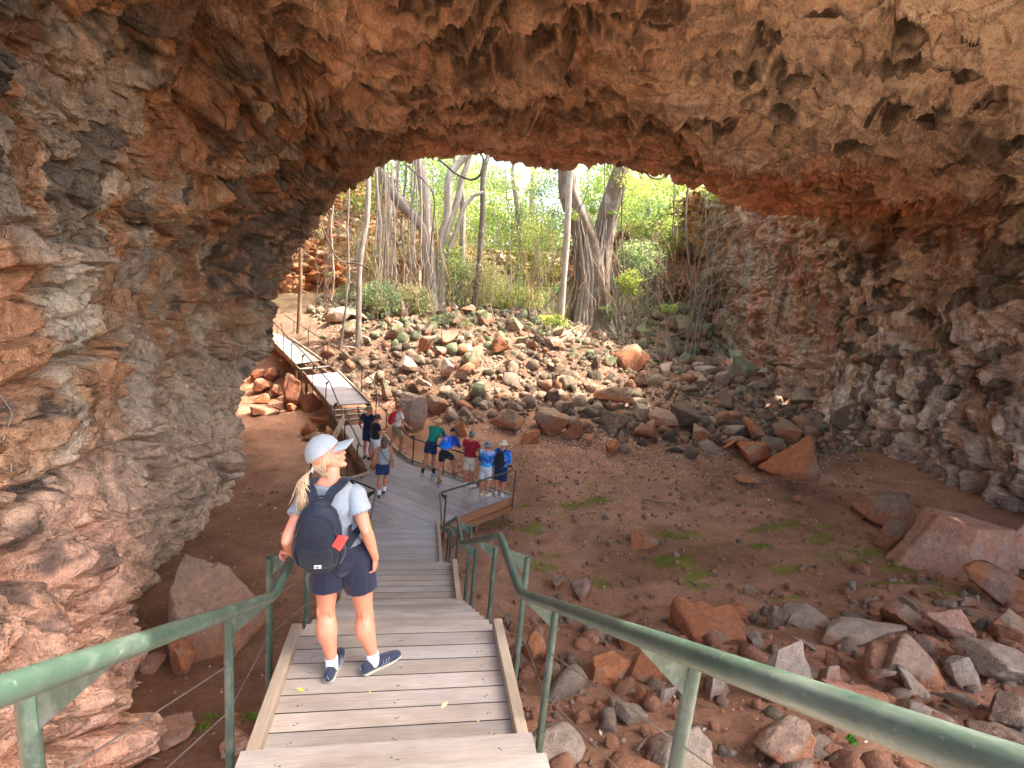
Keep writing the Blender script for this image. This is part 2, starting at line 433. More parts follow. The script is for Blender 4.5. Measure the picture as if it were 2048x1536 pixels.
def rock_shape(P, N, kind):
    """displacement along N (towards the cave) and colour for points P; kind: wall weight 1 = wall, 0 = roof"""
    wallw = kind
    W = P + np.stack([fbm(P * .55, 3, 31), fbm(P * .55, 3, 37), fbm(P * .55, 3, 41)], 1) * .75
    W2 = W + np.stack([fbm(P * 2.2, 2, 51), fbm(P * 2.2, 2, 57), fbm(P * 2.2, 2, 61)], 1) * .22
    # big blocks: flat-lying on the roof, upright on the walls
    sc = np.where(wallw[:, None] > .5, np.array([[.55, .50, .62]]), np.array([[.30, .62, .6]]))
    h1, e1, r1 = facets(W * sc, 100, .45)
    sc2 = np.where(wallw[:, None] > .5, np.array([[1.5, 1.45, 1.25]]), np.array([[.75, 1.6, 1.3]]))
    h2, e2, r2 = facets(W2 * sc2, 200, .5)
    h3, e3, r3 = facets(W2 * sc2 * 2.7, 300, .5)
    low = fbm(P * .22, 2, 71)
    # ledges on the walls and drapery folds on the roof
    led = W[:, 2] * 1.15 + fbm(P * .4, 2, 77) * 1.2
    saw = (led - np.floor(led)); ledge = (saw ** 1.6) * sstep(1, .75, saw) * wallw
    fl = fbm(np.stack([W[:, 0] * 1.7 + W[:, 1] * 1.4, W[:, 1] * 1.6 - W[:, 0] * .5, P[:, 2] * .45], 1), 3, 81, ridged=True)
    fl2 = fbm(np.stack([W2[:, 0] * 4.6, W2[:, 1] * 4.6, P[:, 2] * 1.1], 1), 2, 91, ridged=True)
    fold = W[:, 1] * .95 + W[:, 0] * .18 + fbm(P * .6, 3, 85) * 1.1
    fs = fold - np.floor(fold); scal = (fs ** 1.4) * sstep(1, .72, fs) * (1 - wallw)
    q_ = np.stack([W[:, 0] * .55 + W[:, 1] * .25, W[:, 1] * 1.25, P[:, 2] * .8], 1)
    dr = np.clip(1 - np.abs(fbm(q_ * 1.15, 2, 105)) * 2.6, 0, 1) ** 2 * (1 - wallw); dr2 = np.clip(1 - np.abs(fbm(q_ * 2.9 + 9, 2, 107)) * 2.6, 0, 1) ** 2
    near = sstep(9, 4, P[:, 1]) * sstep(0, -2, P[:, 0])
    rw_ = wallw * sstep(8, 12, P[:, 0]); lw_ = wallw * sstep(0, -2, P[:, 0])
    fl3 = fbm(np.stack([W[:, 0] * .9 + W[:, 1] * .9, W[:, 1] * .5, P[:, 2] * .16], 1), 3, 87, ridged=True)
    q1, q2, q3 = sstep(-.02, .16, e1), sstep(-.02, .20, e2), sstep(-.02, .25, e3)
    d = .8 * low + (.55 - .1 * (1 - wallw)) * (h1 + .5) * q1 + (.24 - .08 * (1 - wallw)) * (1 - .55 * rw_) * (h2 + .5) * q2 + (.055 - .03 * (1 - wallw)) * (1 - .5 * rw_) * (h3 + .5) * q3 + .20 * ledge + .34 * scal + (.10 + .16 * wallw * sstep(8, 12, P[:, 0])) * fl + .03 * fl2 + .42 * dr + .16 * dr2 * (1 - .6 * wallw) - .50 + rw_ * (.42 * fl3 - .02) - lw_ * (.13 * (1 - sstep(0, .045, e2)) + .10 * (1 - sstep(0, .03, e1)))
    d = d + .035 * fbm(P * 6, 3, 95, .6)
    h4, e4, r4 = facets(W2 * np.where(wallw[:, None] > .5, np.array([[5.5, 5.5, 6.5]]), np.array([[3.2, 7.5, 7.0]])), 350, .7)
    lowl = sstep(3.2, 2.2, P[:, 2]) * sstep(9, 6, P[:, 1]) * sstep(0, -2, P[:, 0])
    d = d + .060 * h4 * (1 - .5 * (1 - wallw)) * (1 - .8 * lowl) + lowl * .35 * sstep(-.3, .6, fbm(P * .9 + 5, 2, 115)) - .03 * (1 - sstep(0, .10, e4))
    shl = fbm(np.stack([P[:, 0] * .5, P[:, 1] * .5, P[:, 2] * 3.2 + low * 3], 1), 3, 99); d = d + .10 * np.round(shl * 5) / 5 * wallw
    pock = fbm(P * 1.1, 2, 97); d = d - .5 * sstep(.42, .62, pock) * wallw
    return d, (h1, e1, r1, h2, e2, r2, fl, fl2, saw, fs, W, W2, np.maximum(dr, dr2 * .8))
def rock_colour(P, N, wallw, sh):
    h1, e1, r1, h2, e2, r2, fl, fl2, saw, fs, W, W2, r3 = sh
    n = len(P); X, Y, Z = P.T
    A = fbm(P * .30, 3, 401); B = fbm(P * .9, 4, 411); D = fbm(P * np.array([1.3, 1.3, .35]), 4, 421); E_ = fbm(P * 2.6, 3, 431)
    C = np.tile(TAN * .92, (n, 1))
    # left wall
    left = sstep(1.0, -2.5, X)
    right = sstep(9, 13, X)
    roof = 1 - wallw
    L = np.tile(GREY * .55 + TAN * .45, (n, 1))
    L = gmix(L, sstep(-.15, .35, B), CREAM * .8)
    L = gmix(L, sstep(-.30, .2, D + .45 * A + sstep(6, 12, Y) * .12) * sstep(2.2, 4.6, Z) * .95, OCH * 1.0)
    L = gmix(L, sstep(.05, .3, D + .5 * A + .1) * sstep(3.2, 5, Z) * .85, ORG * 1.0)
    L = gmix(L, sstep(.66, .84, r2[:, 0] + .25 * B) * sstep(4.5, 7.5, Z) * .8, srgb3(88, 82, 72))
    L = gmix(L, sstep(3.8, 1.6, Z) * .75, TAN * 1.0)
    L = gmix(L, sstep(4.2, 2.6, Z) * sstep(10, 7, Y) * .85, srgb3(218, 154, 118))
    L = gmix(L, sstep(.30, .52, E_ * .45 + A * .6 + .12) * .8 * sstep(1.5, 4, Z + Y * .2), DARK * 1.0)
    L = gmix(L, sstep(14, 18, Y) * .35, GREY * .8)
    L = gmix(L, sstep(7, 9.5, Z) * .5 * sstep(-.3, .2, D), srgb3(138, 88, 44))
    # roof
    Rf = np.tile(srgb3(190, 148, 114), (n, 1))
    Rf = gmix(Rf, sstep(-.15, .35, B + .2 * fl), ORG * 1.05)
    Rf = gmix(Rf, sstep(.1, .5, D) * .6, REDD)
    Rf = gmix(Rf, sstep(.44, .52, r2[:, 1] + .22 * B) * sstep(.02, .09, e2) * .95, srgb3(74, 62, 53))
    Rf = gmix(Rf, sstep(.56, .64, r1[:, 2] + .25 * B) * sstep(.01, .06, e1) * .85, srgb3(84, 70, 60))
    Rf = gmix(Rf, sstep(.35, .9, r3) * .75, srgb3(214, 166, 128))
    Rf = gmix(Rf, sstep(.2, .75, fl2 + .35 * fl) * .3, srgb3(200, 146, 106))
    pk = sstep(3, 8.5, X + 1.5 * A + (12 - Y) * .35)
    Pk = np.tile(PINK * 1.15, (n, 1)); Pk = gmix(Pk, sstep(-.1, .4, B) * .6, CREAM * 1.1); Pk = gmix(Pk, sstep(.1, .45, D) * .5, TAN * 1.0)
    Pk = gmix(Pk, sstep(.62, .70, r2[:, 1] + .25 * B) * sstep(.02, .1, e2) * .92, DARK * .8)
    Pk = gmix(Pk, sstep(.3, .5, E_) * .5, DBRN * .8); Pk = gmix(Pk, sstep(.35, .9, r3) * .6, CREAM)
    Rf = gmix_rows(Rf, pk * sstep(17.5, 12, Y), Pk)
    # right wall
    Rw = np.tile(TAN * 1.1, (n, 1))
    Rw = gmix(Rw, sstep(-.1, .35, B), PINK * 1.05)
    Rw = gmix(Rw, sstep(.0, .32, D + .2 * A), srgb3(178, 116, 70))
    Rw = gmix(Rw, sstep(.08, .3, fbm(P * np.array([2.6, 2.6, .3]), 3, 441)) * .8, CREAM * .9)
    Rw = gmix(Rw, sstep(.26, .42, E_ * .5 + A * .5 + .05) * .9, DARK * .8)
    Rw = gmix(Rw, sstep(.64, .74, r2[:, 1] + .15 * B) * .7, DBRN * .6)
    Rw = gmix(Rw, sstep(2.6, 1.2, Z) * sstep(21, 17, Y) * .6, srgb3(150, 104, 72))
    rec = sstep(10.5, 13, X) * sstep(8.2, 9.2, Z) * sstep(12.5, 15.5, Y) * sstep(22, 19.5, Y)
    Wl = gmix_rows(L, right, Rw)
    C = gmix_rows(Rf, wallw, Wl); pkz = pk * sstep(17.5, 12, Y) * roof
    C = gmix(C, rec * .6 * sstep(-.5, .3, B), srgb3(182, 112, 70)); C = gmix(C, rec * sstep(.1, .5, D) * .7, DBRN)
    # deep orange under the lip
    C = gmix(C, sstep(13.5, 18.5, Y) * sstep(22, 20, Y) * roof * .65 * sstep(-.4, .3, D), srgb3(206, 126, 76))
    out = sstep(20.5, 23, Y)
    O = np.tile(srgb3(178, 128, 90), (n, 1)); O = gmix(O, sstep(-.2, .3, D), srgb3(186, 104, 58)); O = gmix(O, sstep(.05, .35, fbm(P * np.array([2.2, 2.2, .35]), 3, 451)) * .75, GREY * 1.15)
    O = gmix(O, sstep(.25, .45, E_ * .5 + A * .4) * .8, DARK)
    C = gmix_rows(C, out, O)
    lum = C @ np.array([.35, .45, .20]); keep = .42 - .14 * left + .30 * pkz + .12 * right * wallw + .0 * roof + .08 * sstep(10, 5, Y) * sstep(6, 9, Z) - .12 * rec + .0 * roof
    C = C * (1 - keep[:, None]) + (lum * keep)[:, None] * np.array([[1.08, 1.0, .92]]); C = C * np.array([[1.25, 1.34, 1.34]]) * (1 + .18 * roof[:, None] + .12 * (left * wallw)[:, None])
    return np.clip(C, .01, .9)
def gmix_rows(A, w, B): return A * (1 - w[:, None]) + B * w[:, None]
def shell(name, u0, u1, nu, y0, y1, ny, mat=None):
    G = shell_grid(u0, u1, nu, y0, y1, ny); N = grid_normals(G)
    P = G.reshape(-1, 3); Nn = N.reshape(-1, 3)
    # make normals point into the cave
    c = np.stack([np.full(len(P), 5.0), P[:, 1], np.full(len(P), 4.0)], 1) - P
    sgn = np.sign((Nn * c).sum(1)); Nn = Nn * sgn[:, None]
    wallw = sstep(.75, .45, -Nn[:, 2])
    wallw = np.where(P[:, 0] < 0, sstep(10.2, 8.8, P[:, 2]), wallw)
    d, sh = rock_shape(P, Nn, wallw)
    amp = np.ones(len(P)); amp *= 1 - .3 * sstep(18, 20, P[:, 1]) * sstep(23, 21, P[:, 1])
    # keep the stair and the viewer clear of the near wall
    V = P + Nn * (d * amp)[:, None]
    
    me = mesh_np(name, V, grid_faces(ny, nu), True)
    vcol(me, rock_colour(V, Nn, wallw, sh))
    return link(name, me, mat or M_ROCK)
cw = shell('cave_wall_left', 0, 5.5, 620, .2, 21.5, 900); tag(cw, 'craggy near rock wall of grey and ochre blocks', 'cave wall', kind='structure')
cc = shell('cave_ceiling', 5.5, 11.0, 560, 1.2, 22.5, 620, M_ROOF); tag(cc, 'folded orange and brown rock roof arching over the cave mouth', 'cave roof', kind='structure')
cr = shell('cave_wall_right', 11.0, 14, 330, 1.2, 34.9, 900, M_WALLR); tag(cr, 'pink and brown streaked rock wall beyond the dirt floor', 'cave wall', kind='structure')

# ------------------------------------------------------------------ ground
def ground_mat():
    t = NT('red_dirt'); c = t.attr('tint'); o = t.geo.outputs['Object']
    n1 = t.noise(o, 1.6, 8, .6, .3); n2 = t.noise(o, 14, 6, .7); n3 = t.noise(o, 60, 3, .6)
    col = t.mix(1.0, c, t.mix(t.rng(n1, .3, .7), (.72, .70, .68), (1.2, 1.2, 1.2)), 'MULTIPLY')
    col = t.mix(1.0, col, t.mix(t.rng(n2, .35, .65), (.80, .80, .80), (1.18, 1.18, 1.18)), 'MULTIPLY')
    t.base(col); t.rough(.95); t.b.inputs['Specular IOR Level'].default_value = .15
    h = t.math('ADD', n2, t.math('MULTIPLY', n3, .35))
    t.nor(t.bump(h, .7, .05)); return t.m
M_GROUND = ground_mat()
DIRT = srgb3(170, 128, 102); DIRTD = srgb3(144, 106, 82); LITTER = srgb3(150, 118, 92); MOSS = srgb3(112, 118, 40)
def build_ground():
    ys = np.concatenate([np.arange(-3, 8, .07), np.arange(8, 22, .06), np.arange(22, 40, .08), np.arange(40, 75, .5), np.geomspace(75, 900, 30)])
    xs = np.concatenate([-np.geomspace(60, 14, 20), np.arange(-13.5, -6.5, .25), np.arange(-6.5, 20, .065), np.arange(20, 40, .5), np.geomspace(41, 600, 26)])
    X, Y = np.meshgrid(xs, ys); Z = ground_z(X, Y)
    far = sstep(45, 75, Y); Z = Z * (1 - far) + 5 * far
    side = sstep(25, 40, np.abs(X - 5)); Z = Z * (1 - side) + 6 * side
    V = np.stack([X, Y, Z], 2).reshape(-1, 3)
    me = mesh_np('ground', V, grid_faces(len(ys), len(xs)), True)
    x, y, z = V.T; P = np.stack([x, y, 0 * x], 1)
    C = np.tile(DIRT, (len(V), 1)); A = fbm(P * .35, 3, 501); B = fbm(P * 1.3, 4, 511)
    C = gmix(C, sstep(-.2, .4, A), DIRTD)
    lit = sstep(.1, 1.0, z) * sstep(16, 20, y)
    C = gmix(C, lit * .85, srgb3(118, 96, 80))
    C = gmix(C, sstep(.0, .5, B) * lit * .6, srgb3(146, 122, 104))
    mo = sstep(.35, .6, fbm(np.stack([x * .9, y * 1.6, 0 * x], 1), 3, 521) + .25 * np.exp(-((x - 4.4) ** 2 / 2 + (y - 13) ** 2 / 2))) * sstep(2, 3, x) * sstep(13.5, 11, x) * sstep(6, 8, y) * sstep(15.5, 14, y)
    C = gmix(C, mo * .75, MOSS)
    C = gmix(C, sstep(26, 32, y) * sstep(2.5, 4, z) * .4, srgb3(120, 112, 70))
    C = gmix(C, sstep(3, -1, y) * .8, srgb3(178, 150, 122))  # ground towards and behind the camera made paler to bounce light onto the roof
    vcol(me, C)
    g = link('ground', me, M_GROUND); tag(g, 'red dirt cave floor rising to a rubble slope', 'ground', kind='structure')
    return g
build_ground()

# ------------------------------------------------------------------ timber boardwalk
def wood_mat(name, rough, tintc=(1, 1, 1), bscale=1.0):
    t = NT(name); c = t.attr('tint'); g = t.attr('grain')
    # grain runs along the board: the "grain" attribute holds (along, across, height)
    o = g
    n1 = t.noise(t.map((1.4, 26, 26), src=o), 3.0, 6, .65, .3)
    n2 = t.noise(t.map((2.2, 70, 70), src=o), 3.0, 4, .6)
    n3 = t.noise(t.map((1, 2.2, 2.2), src=o), 1.7, 5, .6)
    col = t.mix(1.0, c, t.mix(t.rng(n1, .3, .7), (.86, .85, .84), (1.10, 1.10, 1.10)), 'MULTIPLY')
    col = t.mix(1.0, col, t.mix(t.rng(n2, .3, .7), (.85, .85, .85), (1.12, 1.12, 1.12)), 'MULTIPLY')
    col = t.mix(1.0, col, t.mix(t.rng(n3, .32, .68), (.80, .78, .76), (1.18, 1.2, 1.24)), 'MULTIPLY')
    col = t.mix(1.0, col, (*tintc, 1), 'MULTIPLY')
    t.base(col); t.rough(t.rng(n3, .3, .7, rough - .1, rough + .12))
    t.nor(t.bump(t.math('ADD', n1, t.math('MULTIPLY', n2, .6)), .25 * bscale, .006)); return t.m
M_DECK = wood_mat('weathered_decking', .55)
M_PLAT = wood_mat('worn_smooth_decking', .36)
M_BEAM = wood_mat('brown_timber', .7)
WG = srgb3(164, 152, 138); WV = srgb3(162, 152, 150); WB = srgb3(158, 112, 74); WD = srgb3(112, 84, 64); WK = srgb3(164, 146, 122)
rb = random.Random(4)
M_SCREW = NT('screw_metal'); M_SCREW.base((.10, .09, .08)); M_SCREW = M_SCREW.m
class Boards:
    """timber members with their own tint and grain direction"""
    def __init__(s): s.V = []; s.F = []; s.C = []; s.G = []
    def solid(s, poly, z0, z1, along, col, var=.12):
        """horizontal board: convex polygon (list of xy), from z0 to z1"""
        n = len(poly)
        if n < 3: return
        a2 = sum(poly[i][0] * poly[(i + 1) % n][1] - poly[(i + 1) % n][0] * poly[i][1] for i in range(n))
        if abs(a2) < 2e-4: return
        if a2 < 0: poly = poly[::-1]
        b = len(s.V); k = 1 + rb.uniform(-var, var); off = rb.uniform(0, 50); ac = (-along[1], along[0])
        w = rb.uniform(-.03, .03); c = (col[0] * k * (1 + w), col[1] * k, col[2] * k * (1 - w))
        for z in (z0, z1):
            for x, y in poly:
                s.V.append((x, y, z)); s.C.append(c); s.G.append((x * along[0] + y * along[1] + off, x * ac[0] + y * ac[1] + off, z))
        s.F.append(tuple(range(b + n, b + 2 * n))); s.F.append(tuple(range(b, b + n))[::-1])
        b2 = len(s.V)      # board edges painted dark so the gaps read as shadow lines
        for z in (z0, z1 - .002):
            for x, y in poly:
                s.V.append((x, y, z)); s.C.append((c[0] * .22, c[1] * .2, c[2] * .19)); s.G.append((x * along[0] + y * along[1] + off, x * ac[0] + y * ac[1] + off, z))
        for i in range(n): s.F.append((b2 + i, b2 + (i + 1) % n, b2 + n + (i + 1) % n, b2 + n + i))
    def beam(s, a, b_, w, h, col, var=.08):
        m_ = MB(); m_.prism(a, b_, w, h, bev=min(w, h) * .07); n0 = len(s.V)
        k = 1 + rb.uniform(-var, var); off = rb.uniform(0, 50); A = Vector(a); d = (Vector(b_) - A).normalized()
        sd_ = d.cross(Vector((0, 0, 1)));  sd_ = sd_.normalized() if sd_.length > .1 else Vector((1, 0, 0)); u = sd_.cross(d)
        for q in m_.v:
            v = Vector(q) - A; s.V.append(q); s.C.append(tuple(np.array(col) * k)); s.G.append((v.dot(d) + off, v.dot(sd_) + off, v.dot(u) + off))
        s.F += [tuple(i + n0 for i in f) for f in m_.f]
    def build(s, name, mat, parent=None):
        me = bpy.data.meshes.new(name); me.from_pydata(s.V, [], s.F); me.update()
        vcol(me, np.array(s.C)); vcol(me, np.array(s.G), 'grain')
        return link(name, me, mat, parent)
def clip(poly, nx, ny, d):
    """keep nx*x+ny*y <= d"""
    out = []
    for i in range(len(poly)):
        p, q = poly[i], poly[(i + 1) % len(poly)]
        a, b = nx * p[0] + ny * p[1] - d, nx * q[0] + ny * q[1] - d
        if a <= 0: out.append(p)
        if (a < 0 < b) or (b < 0 < a):
            t = a / (a - b); out.append((p[0] + (q[0] - p[0]) * t, p[1] + (q[1] - p[1]) * t))
    return out
def lay(B, poly, along, width, z, th=.035, gap=.010, col=WG, var=.12, zf=None):
    ax = np.array(along, float); ax /= np.linalg.norm(ax); ac = np.array([-ax[1], ax[0]])
    t = [p[0] * ac[0] + p[1] * ac[1] for p in poly]; k = min(t)
    while k < max(t) - .004:
        s_ = clip(clip(poly, -ac[0], -ac[1], -(k + gap / 2)), ac[0], ac[1], k + width - gap / 2)
        if len(s_) > 2:
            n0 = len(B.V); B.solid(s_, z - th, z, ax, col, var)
            if zf:
                for i in range(n0, len(B.V)):
                    x, y, zz = B.V[i]; B.V[i] = (x, y, zz + zf(x, y))
        k += width
def box_poly(x0, x1, y0, y1): return [(x0, y0), (x1, y0), (x1, y1), (x0, y1)]

RISE = .168; GO = .30
stair = empty('timber_staircase', 'long timber staircase with grey plank treads and landings descending to the platform', 'staircase', (0, 5, 0))
def px_(o):  # keep world coordinates under a moved parent
    o.matrix_parent_inverse = Matrix.Translation(o.parent.location).inverted(); return o
# levels: landing 1 z 3.36 (Y 2.62..3.8), landing 2 z 1.68 (6.5..7.65), landing 3 z 0 (10.35..12.42)
def tread(y0, y1, z, hw=.82):
    B = Boards(); n = 2; w = (y1 - y0 + .02) / n
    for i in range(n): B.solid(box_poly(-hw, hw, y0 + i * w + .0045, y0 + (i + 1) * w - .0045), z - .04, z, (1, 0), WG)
    px_(B.build('tread', M_DECK, stair))
for j in range(1, 12): tread(2.62 - GO * j, 2.62 - GO * (j - 1), 3.36 + RISE * j)
for k in range(9): tread(3.8 + GO * k, 3.8 + GO * (k + 1), 3.36 - RISE * (k + 1))
for k in range(9): tread(7.65 + GO * k, 7.65 + GO * (k + 1), 1.68 - RISE * (k + 1))
def landing(y0, y1, z, mat, col, hw=.82, kerbs=(-1, 1), w=.1475):
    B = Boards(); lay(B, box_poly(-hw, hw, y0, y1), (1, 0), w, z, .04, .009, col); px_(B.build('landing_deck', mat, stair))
    for s in kerbs:
        B = Boards(); B.beam((s * .785, y0 + .01, z + .047), (s * .785, y1 + .01, z + .047), .075, .09, WK); px_(B.build('kerb', M_BEAM, stair))
landing(2.62, 3.82, 3.36, M_DECK, WG); landing(6.5, 7.67, 1.68, M_DECK, WG * .95); landing(10.35, 12.415, 0, M_PLAT, WV, w=.125)
sc_m = MB()
for y in np.arange(2.05, 3.8, .1475):
    for x in (-.62, -.60, 0, .02, .60, .62):
        z = 3.36 if y > 2.62 else (3.528 if y > 2.32 else 3.696); yy = y + rb.uniform(.02, .05); sc_m.tube([(x + rb.uniform(-.02, .02), yy, z - .004), (x, yy, z + .0012)], .0045, 6)
px_(sc_m.build('screws', M_SCREW, stair))
# stringers, bearers and posts under the flights
prof = [(-.4, 3.36 + RISE * 10), (2.5, 3.36), (3.8, 3.36 - .02), (6.5, 1.68 + .0), (7.65, 1.68 - .02), (10.35, 0.0), (12.4, 0.0)]
for s in (-1, 0, 1):
    for (a, b) in zip(prof[:-1], prof[1:]):
        B = Boards(); B.beam((s * .72, a[0], a[1] - .17), (s * .72, b[0], b[1] - .17), .06, .22, WD); px_(B.build('stringer', M_BEAM, stair))
for y, z in ((2.7, 3.36), (3.7, 3.36), (6.6, 1.68), (7.6, 1.68), (10.5, 0), (5.2, 2.5), (9.0, .8), (.5, 4.4)):
    for s in (-1, 1):
        B = Boards(); g = gz(s * .65, y) - .2; B.beam((s * .65, y, g), (s * .65, y, z - .25), .09, .09, WD); px_(B.build('support_post', M_BEAM, stair))

PA, PB, PC = (.82, 12.42), (2.98, 14.2), (.02, 16.9); PF, PG, PH = (-.82, 12.42), (-2.45, 14.25), (-1.22, 15.62)
PD, PE, PE2 = (-.43, 17.8), (-1.5, 21.3), (-2.74, 20.55)
plat = empty('viewing_platform', 'angled timber viewing platform with diagonal boards at the foot of the stairs', 'platform', (0, 14.5, 0))
bd = (1.37, -1.17)
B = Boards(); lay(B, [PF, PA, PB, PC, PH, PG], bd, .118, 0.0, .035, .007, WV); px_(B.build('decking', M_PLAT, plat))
def rim(parent, a, b, z, h=.2, w=.05, kerb=True, off=.0, kcol=WK):
    B = Boards(); a = np.array(a); b = np.array(b); d = (b - a) / np.linalg.norm(b - a); n = np.array([d[1], -d[0]]) * (w / 2 + .004)
    B.beam((*(a + n), z - h / 2 - .0), (*(b + n), z - h / 2), w, h, WB); px_(B.build('fascia', M_BEAM, parent))
    if kerb:
        B = Boards(); n2 = -np.array([d[1], -d[0]]) * .035
        B.beam((*(a + n2), z + .085), (*(b + n2), z + .085), .07, .075, kcol)
        for t in np.arange(.3, np.linalg.norm(b - a), .9):
            q = a + d * t + n2; B.solid([(q[0] - .03, q[1] - .03), (q[0] + .03, q[1] - .03), (q[0] + .03, q[1] + .03), (q[0] - .03, q[1] + .03)], z + .001, z + .048, (1, 0), WD)
        px_(B.build('kerb', M_BEAM, parent))
rim(plat, PA, PB, 0, .22, kerb=False); rim(plat, PB, PC, 0); rim(plat, PC, PD, 0); rim(plat, PH, PG, 0); rim(plat, PG, PF, 0, kerb=False)
B = Boards(); B.beam((PA[0] + .12, PA[1] + .0, -.30), (PB[0] + .02, PB[1] - .12, -.30), .09, .16, WB * .8); px_(B.build('bearer', M_BEAM, plat))
for x, y in ((.9, 12.5), (1.9, 13.35), (2.8, 14.1), (1.5, 15.4), (.1, 16.7), (-2.2, 14.3), (-1.0, 12.7), (-.9, 15.7), (0, 14.2)):
    B = Boards(); B.beam((x, y, gz(x, y) - .15), (x, y, -.04), .1, .1, WD); px_(B.build('support_post', M_BEAM, plat))

walk = empty('upper_boardwalk', 'timber boardwalk of two ramps and short steps climbing beside the far left wall', 'boardwalk', (-3, 22, 0))
wdir = np.array([.43 + 1.5 - .8, 3.5]);
def quad_lay(name, L0, R0, R1, L1, z0, z1, mat, col, w=.125):
    """deck between two cross edges, sloping from z0 at (L0,R0) to z1 at (L1,R1)"""
    c0 = (np.array(L0) + R0) / 2; c1 = (np.array(L1) + R1) / 2; dd = c1 - c0; Ln = np.linalg.norm(dd); dd = dd / Ln
    cr_ = np.array(R0) - L0; cr_ /= np.linalg.norm(cr_)
    ac = np.array([-cr_[1], cr_[0]]); k0 = float(c0 @ ac); k1 = float(c1 @ ac)
    zf = lambda x, y: (z1 - z0) * ((x * ac[0] + y * ac[1]) - k0) / (k1 - k0)
    B = Boards(); lay(B, [tuple(L0), tuple(R0), tuple(R1), tuple(L1)], cr_, w, z0, .035, .007, col, zf=zf); px_(B.build(name, mat, walk))
    for a, b in ((L0, L1), (R0, R1)):
        B = Boards(); B.beam((a[0], a[1], z0 - .14), (b[0], b[1], z1 - .14), .06, .2, WD); px_(B.build('joist', M_BEAM, walk))
    B = Boards(); e = (np.array(R0) - L0) * .03
    B.beam((R0[0] - e[0], R0[1] - e[1], z0 + .06), (R1[0] - e[0], R1[1] - e[1], z1 + .06), .08, .08, WK * .8); px_(B.build('kerb', M_BEAM, walk))
RL = [((-2.74, 20.55), (-1.5, 21.3), 0.0), ((-3.16, 21.12), (-1.72, 21.8), .67), ((-4.6, 23.75), (-3.37, 24.72), 1.3), ((-5.2, 24.5), (-4.31, 25.74), 1.62), ((-7.3, 28.4), (-6.4, 28.9), 2.1), ((-10.5, 32.0), (-9.8, 32.8), 2.6)]
quad_lay('lower_deck', PH, PC, PC, PH, 0, 0, M_PLAT, WV) if False else None
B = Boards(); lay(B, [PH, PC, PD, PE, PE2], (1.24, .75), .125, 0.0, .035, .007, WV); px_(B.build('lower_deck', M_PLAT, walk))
rim(walk, PD, PE, 0); rim(walk, PE2, PH, 0)
quad_lay('ramp_deck', RL[1][0], RL[1][1], RL[2][1], RL[2][0], RL[1][2], RL[2][2], M_PLAT, WV)
quad_lay('ramp_deck', RL[3][0], RL[3][1], RL[4][1], RL[4][0], RL[3][2], RL[4][2], M_DECK, WG)
quad_lay('ramp_deck', RL[4][0], RL[4][1], RL[5][1], RL[5][0], RL[4][2], RL[5][2], M_DECK, WG)
def steps(i, n):
    (L0, R0, z0), (L1, R1, z1) = RL[i], RL[i + 1]
    for k in range(1, n):
        t = k / n; L = np.array(L0) * (1 - t) + np.array(L1) * t; R = np.array(R0) * (1 - t) + np.array(R1) * t; z = z0 + (z1 - z0) * k / n
        d = (np.array(L1) - L0); d /= np.linalg.norm(d)
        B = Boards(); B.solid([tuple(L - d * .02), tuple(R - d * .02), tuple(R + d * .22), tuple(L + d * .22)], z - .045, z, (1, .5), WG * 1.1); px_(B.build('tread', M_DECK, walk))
    for q in (0, .33, .67, 1):
        a = np.array(L0) * (1 - q) + np.array(R0) * q; b = np.array(L1) * (1 - q) + np.array(R1) * q
        B = Boards(); B.beam((*a, z0 - .1), (*b, z1 - .16), .05, .18, WD); px_(B.build('stringer', M_BEAM, walk))
steps(0, 4); steps(2, 2)
for (L, R, z) in RL[1:5]:
    for p in (L, R):
        B = Boards(); B.beam((p[0], p[1], gz(*p) - .2), (p[0], p[1], z - .1), .1, .1, WD); px_(B.build('support_post', M_BEAM, walk))
B = Boards(); B.beam((-2.72, 18.2, 0.02), (-2.5, 19.9, .5), .05, .34, WK); px_(B.build('side_board', M_BEAM, walk))

# ------------------------------------------------------------------ handrails
def paint_mat(name, col, rough, metal=0.0):
    t = NT(name); o = t.geo.outputs['Object']; n = t.noise(o, 6, 6, .6); n2 = t.noise(o, 90, 3, .6); n3 = t.noise(o, 30, 4, .7)
    c = t.mix(t.rng(n, .3, .7), tuple(v * .8 for v in col[:3]), tuple(v * 1.18 for v in col[:3]))
    c = t.mix(t.math('MULTIPLY', t.rng(n3, .60, .70), .5), c, tuple(min(1, v * 2.2 + .05) for v in col[:3]))
    n4 = t.noise(t.map((1, 1, 1), loc=(4, 2, 9)), 55, 4, .7); c = t.mix(t.math('MULTIPLY', t.rng(n4, .66, .70), .8), c, (.16, .12, .09))
    n5 = t.noise(t.map((3, .4, 1), loc=(1, 2, 3)), 4, 5, .7); c = t.mix(t.math('MULTIPLY', t.rng(n5, .5, .75), .35), c, (.30, .30, .26))
    t.base(c); t.rough(t.rng(n3, .3, .7, rough - .08, rough + .12)); t.b.inputs['Metallic'].default_value = metal
    t.nor(t.bump(n2, .08, .003)); return t.m
M_GREEN = paint_mat('green_paint', srgb(54, 72, 60), .38)
M_STEEL = paint_mat('dull_steel', srgb(74, 76, 68), .35, .6)
M_CABLE = paint_mat('wire_cable', srgb(150, 146, 140), .35, .8)
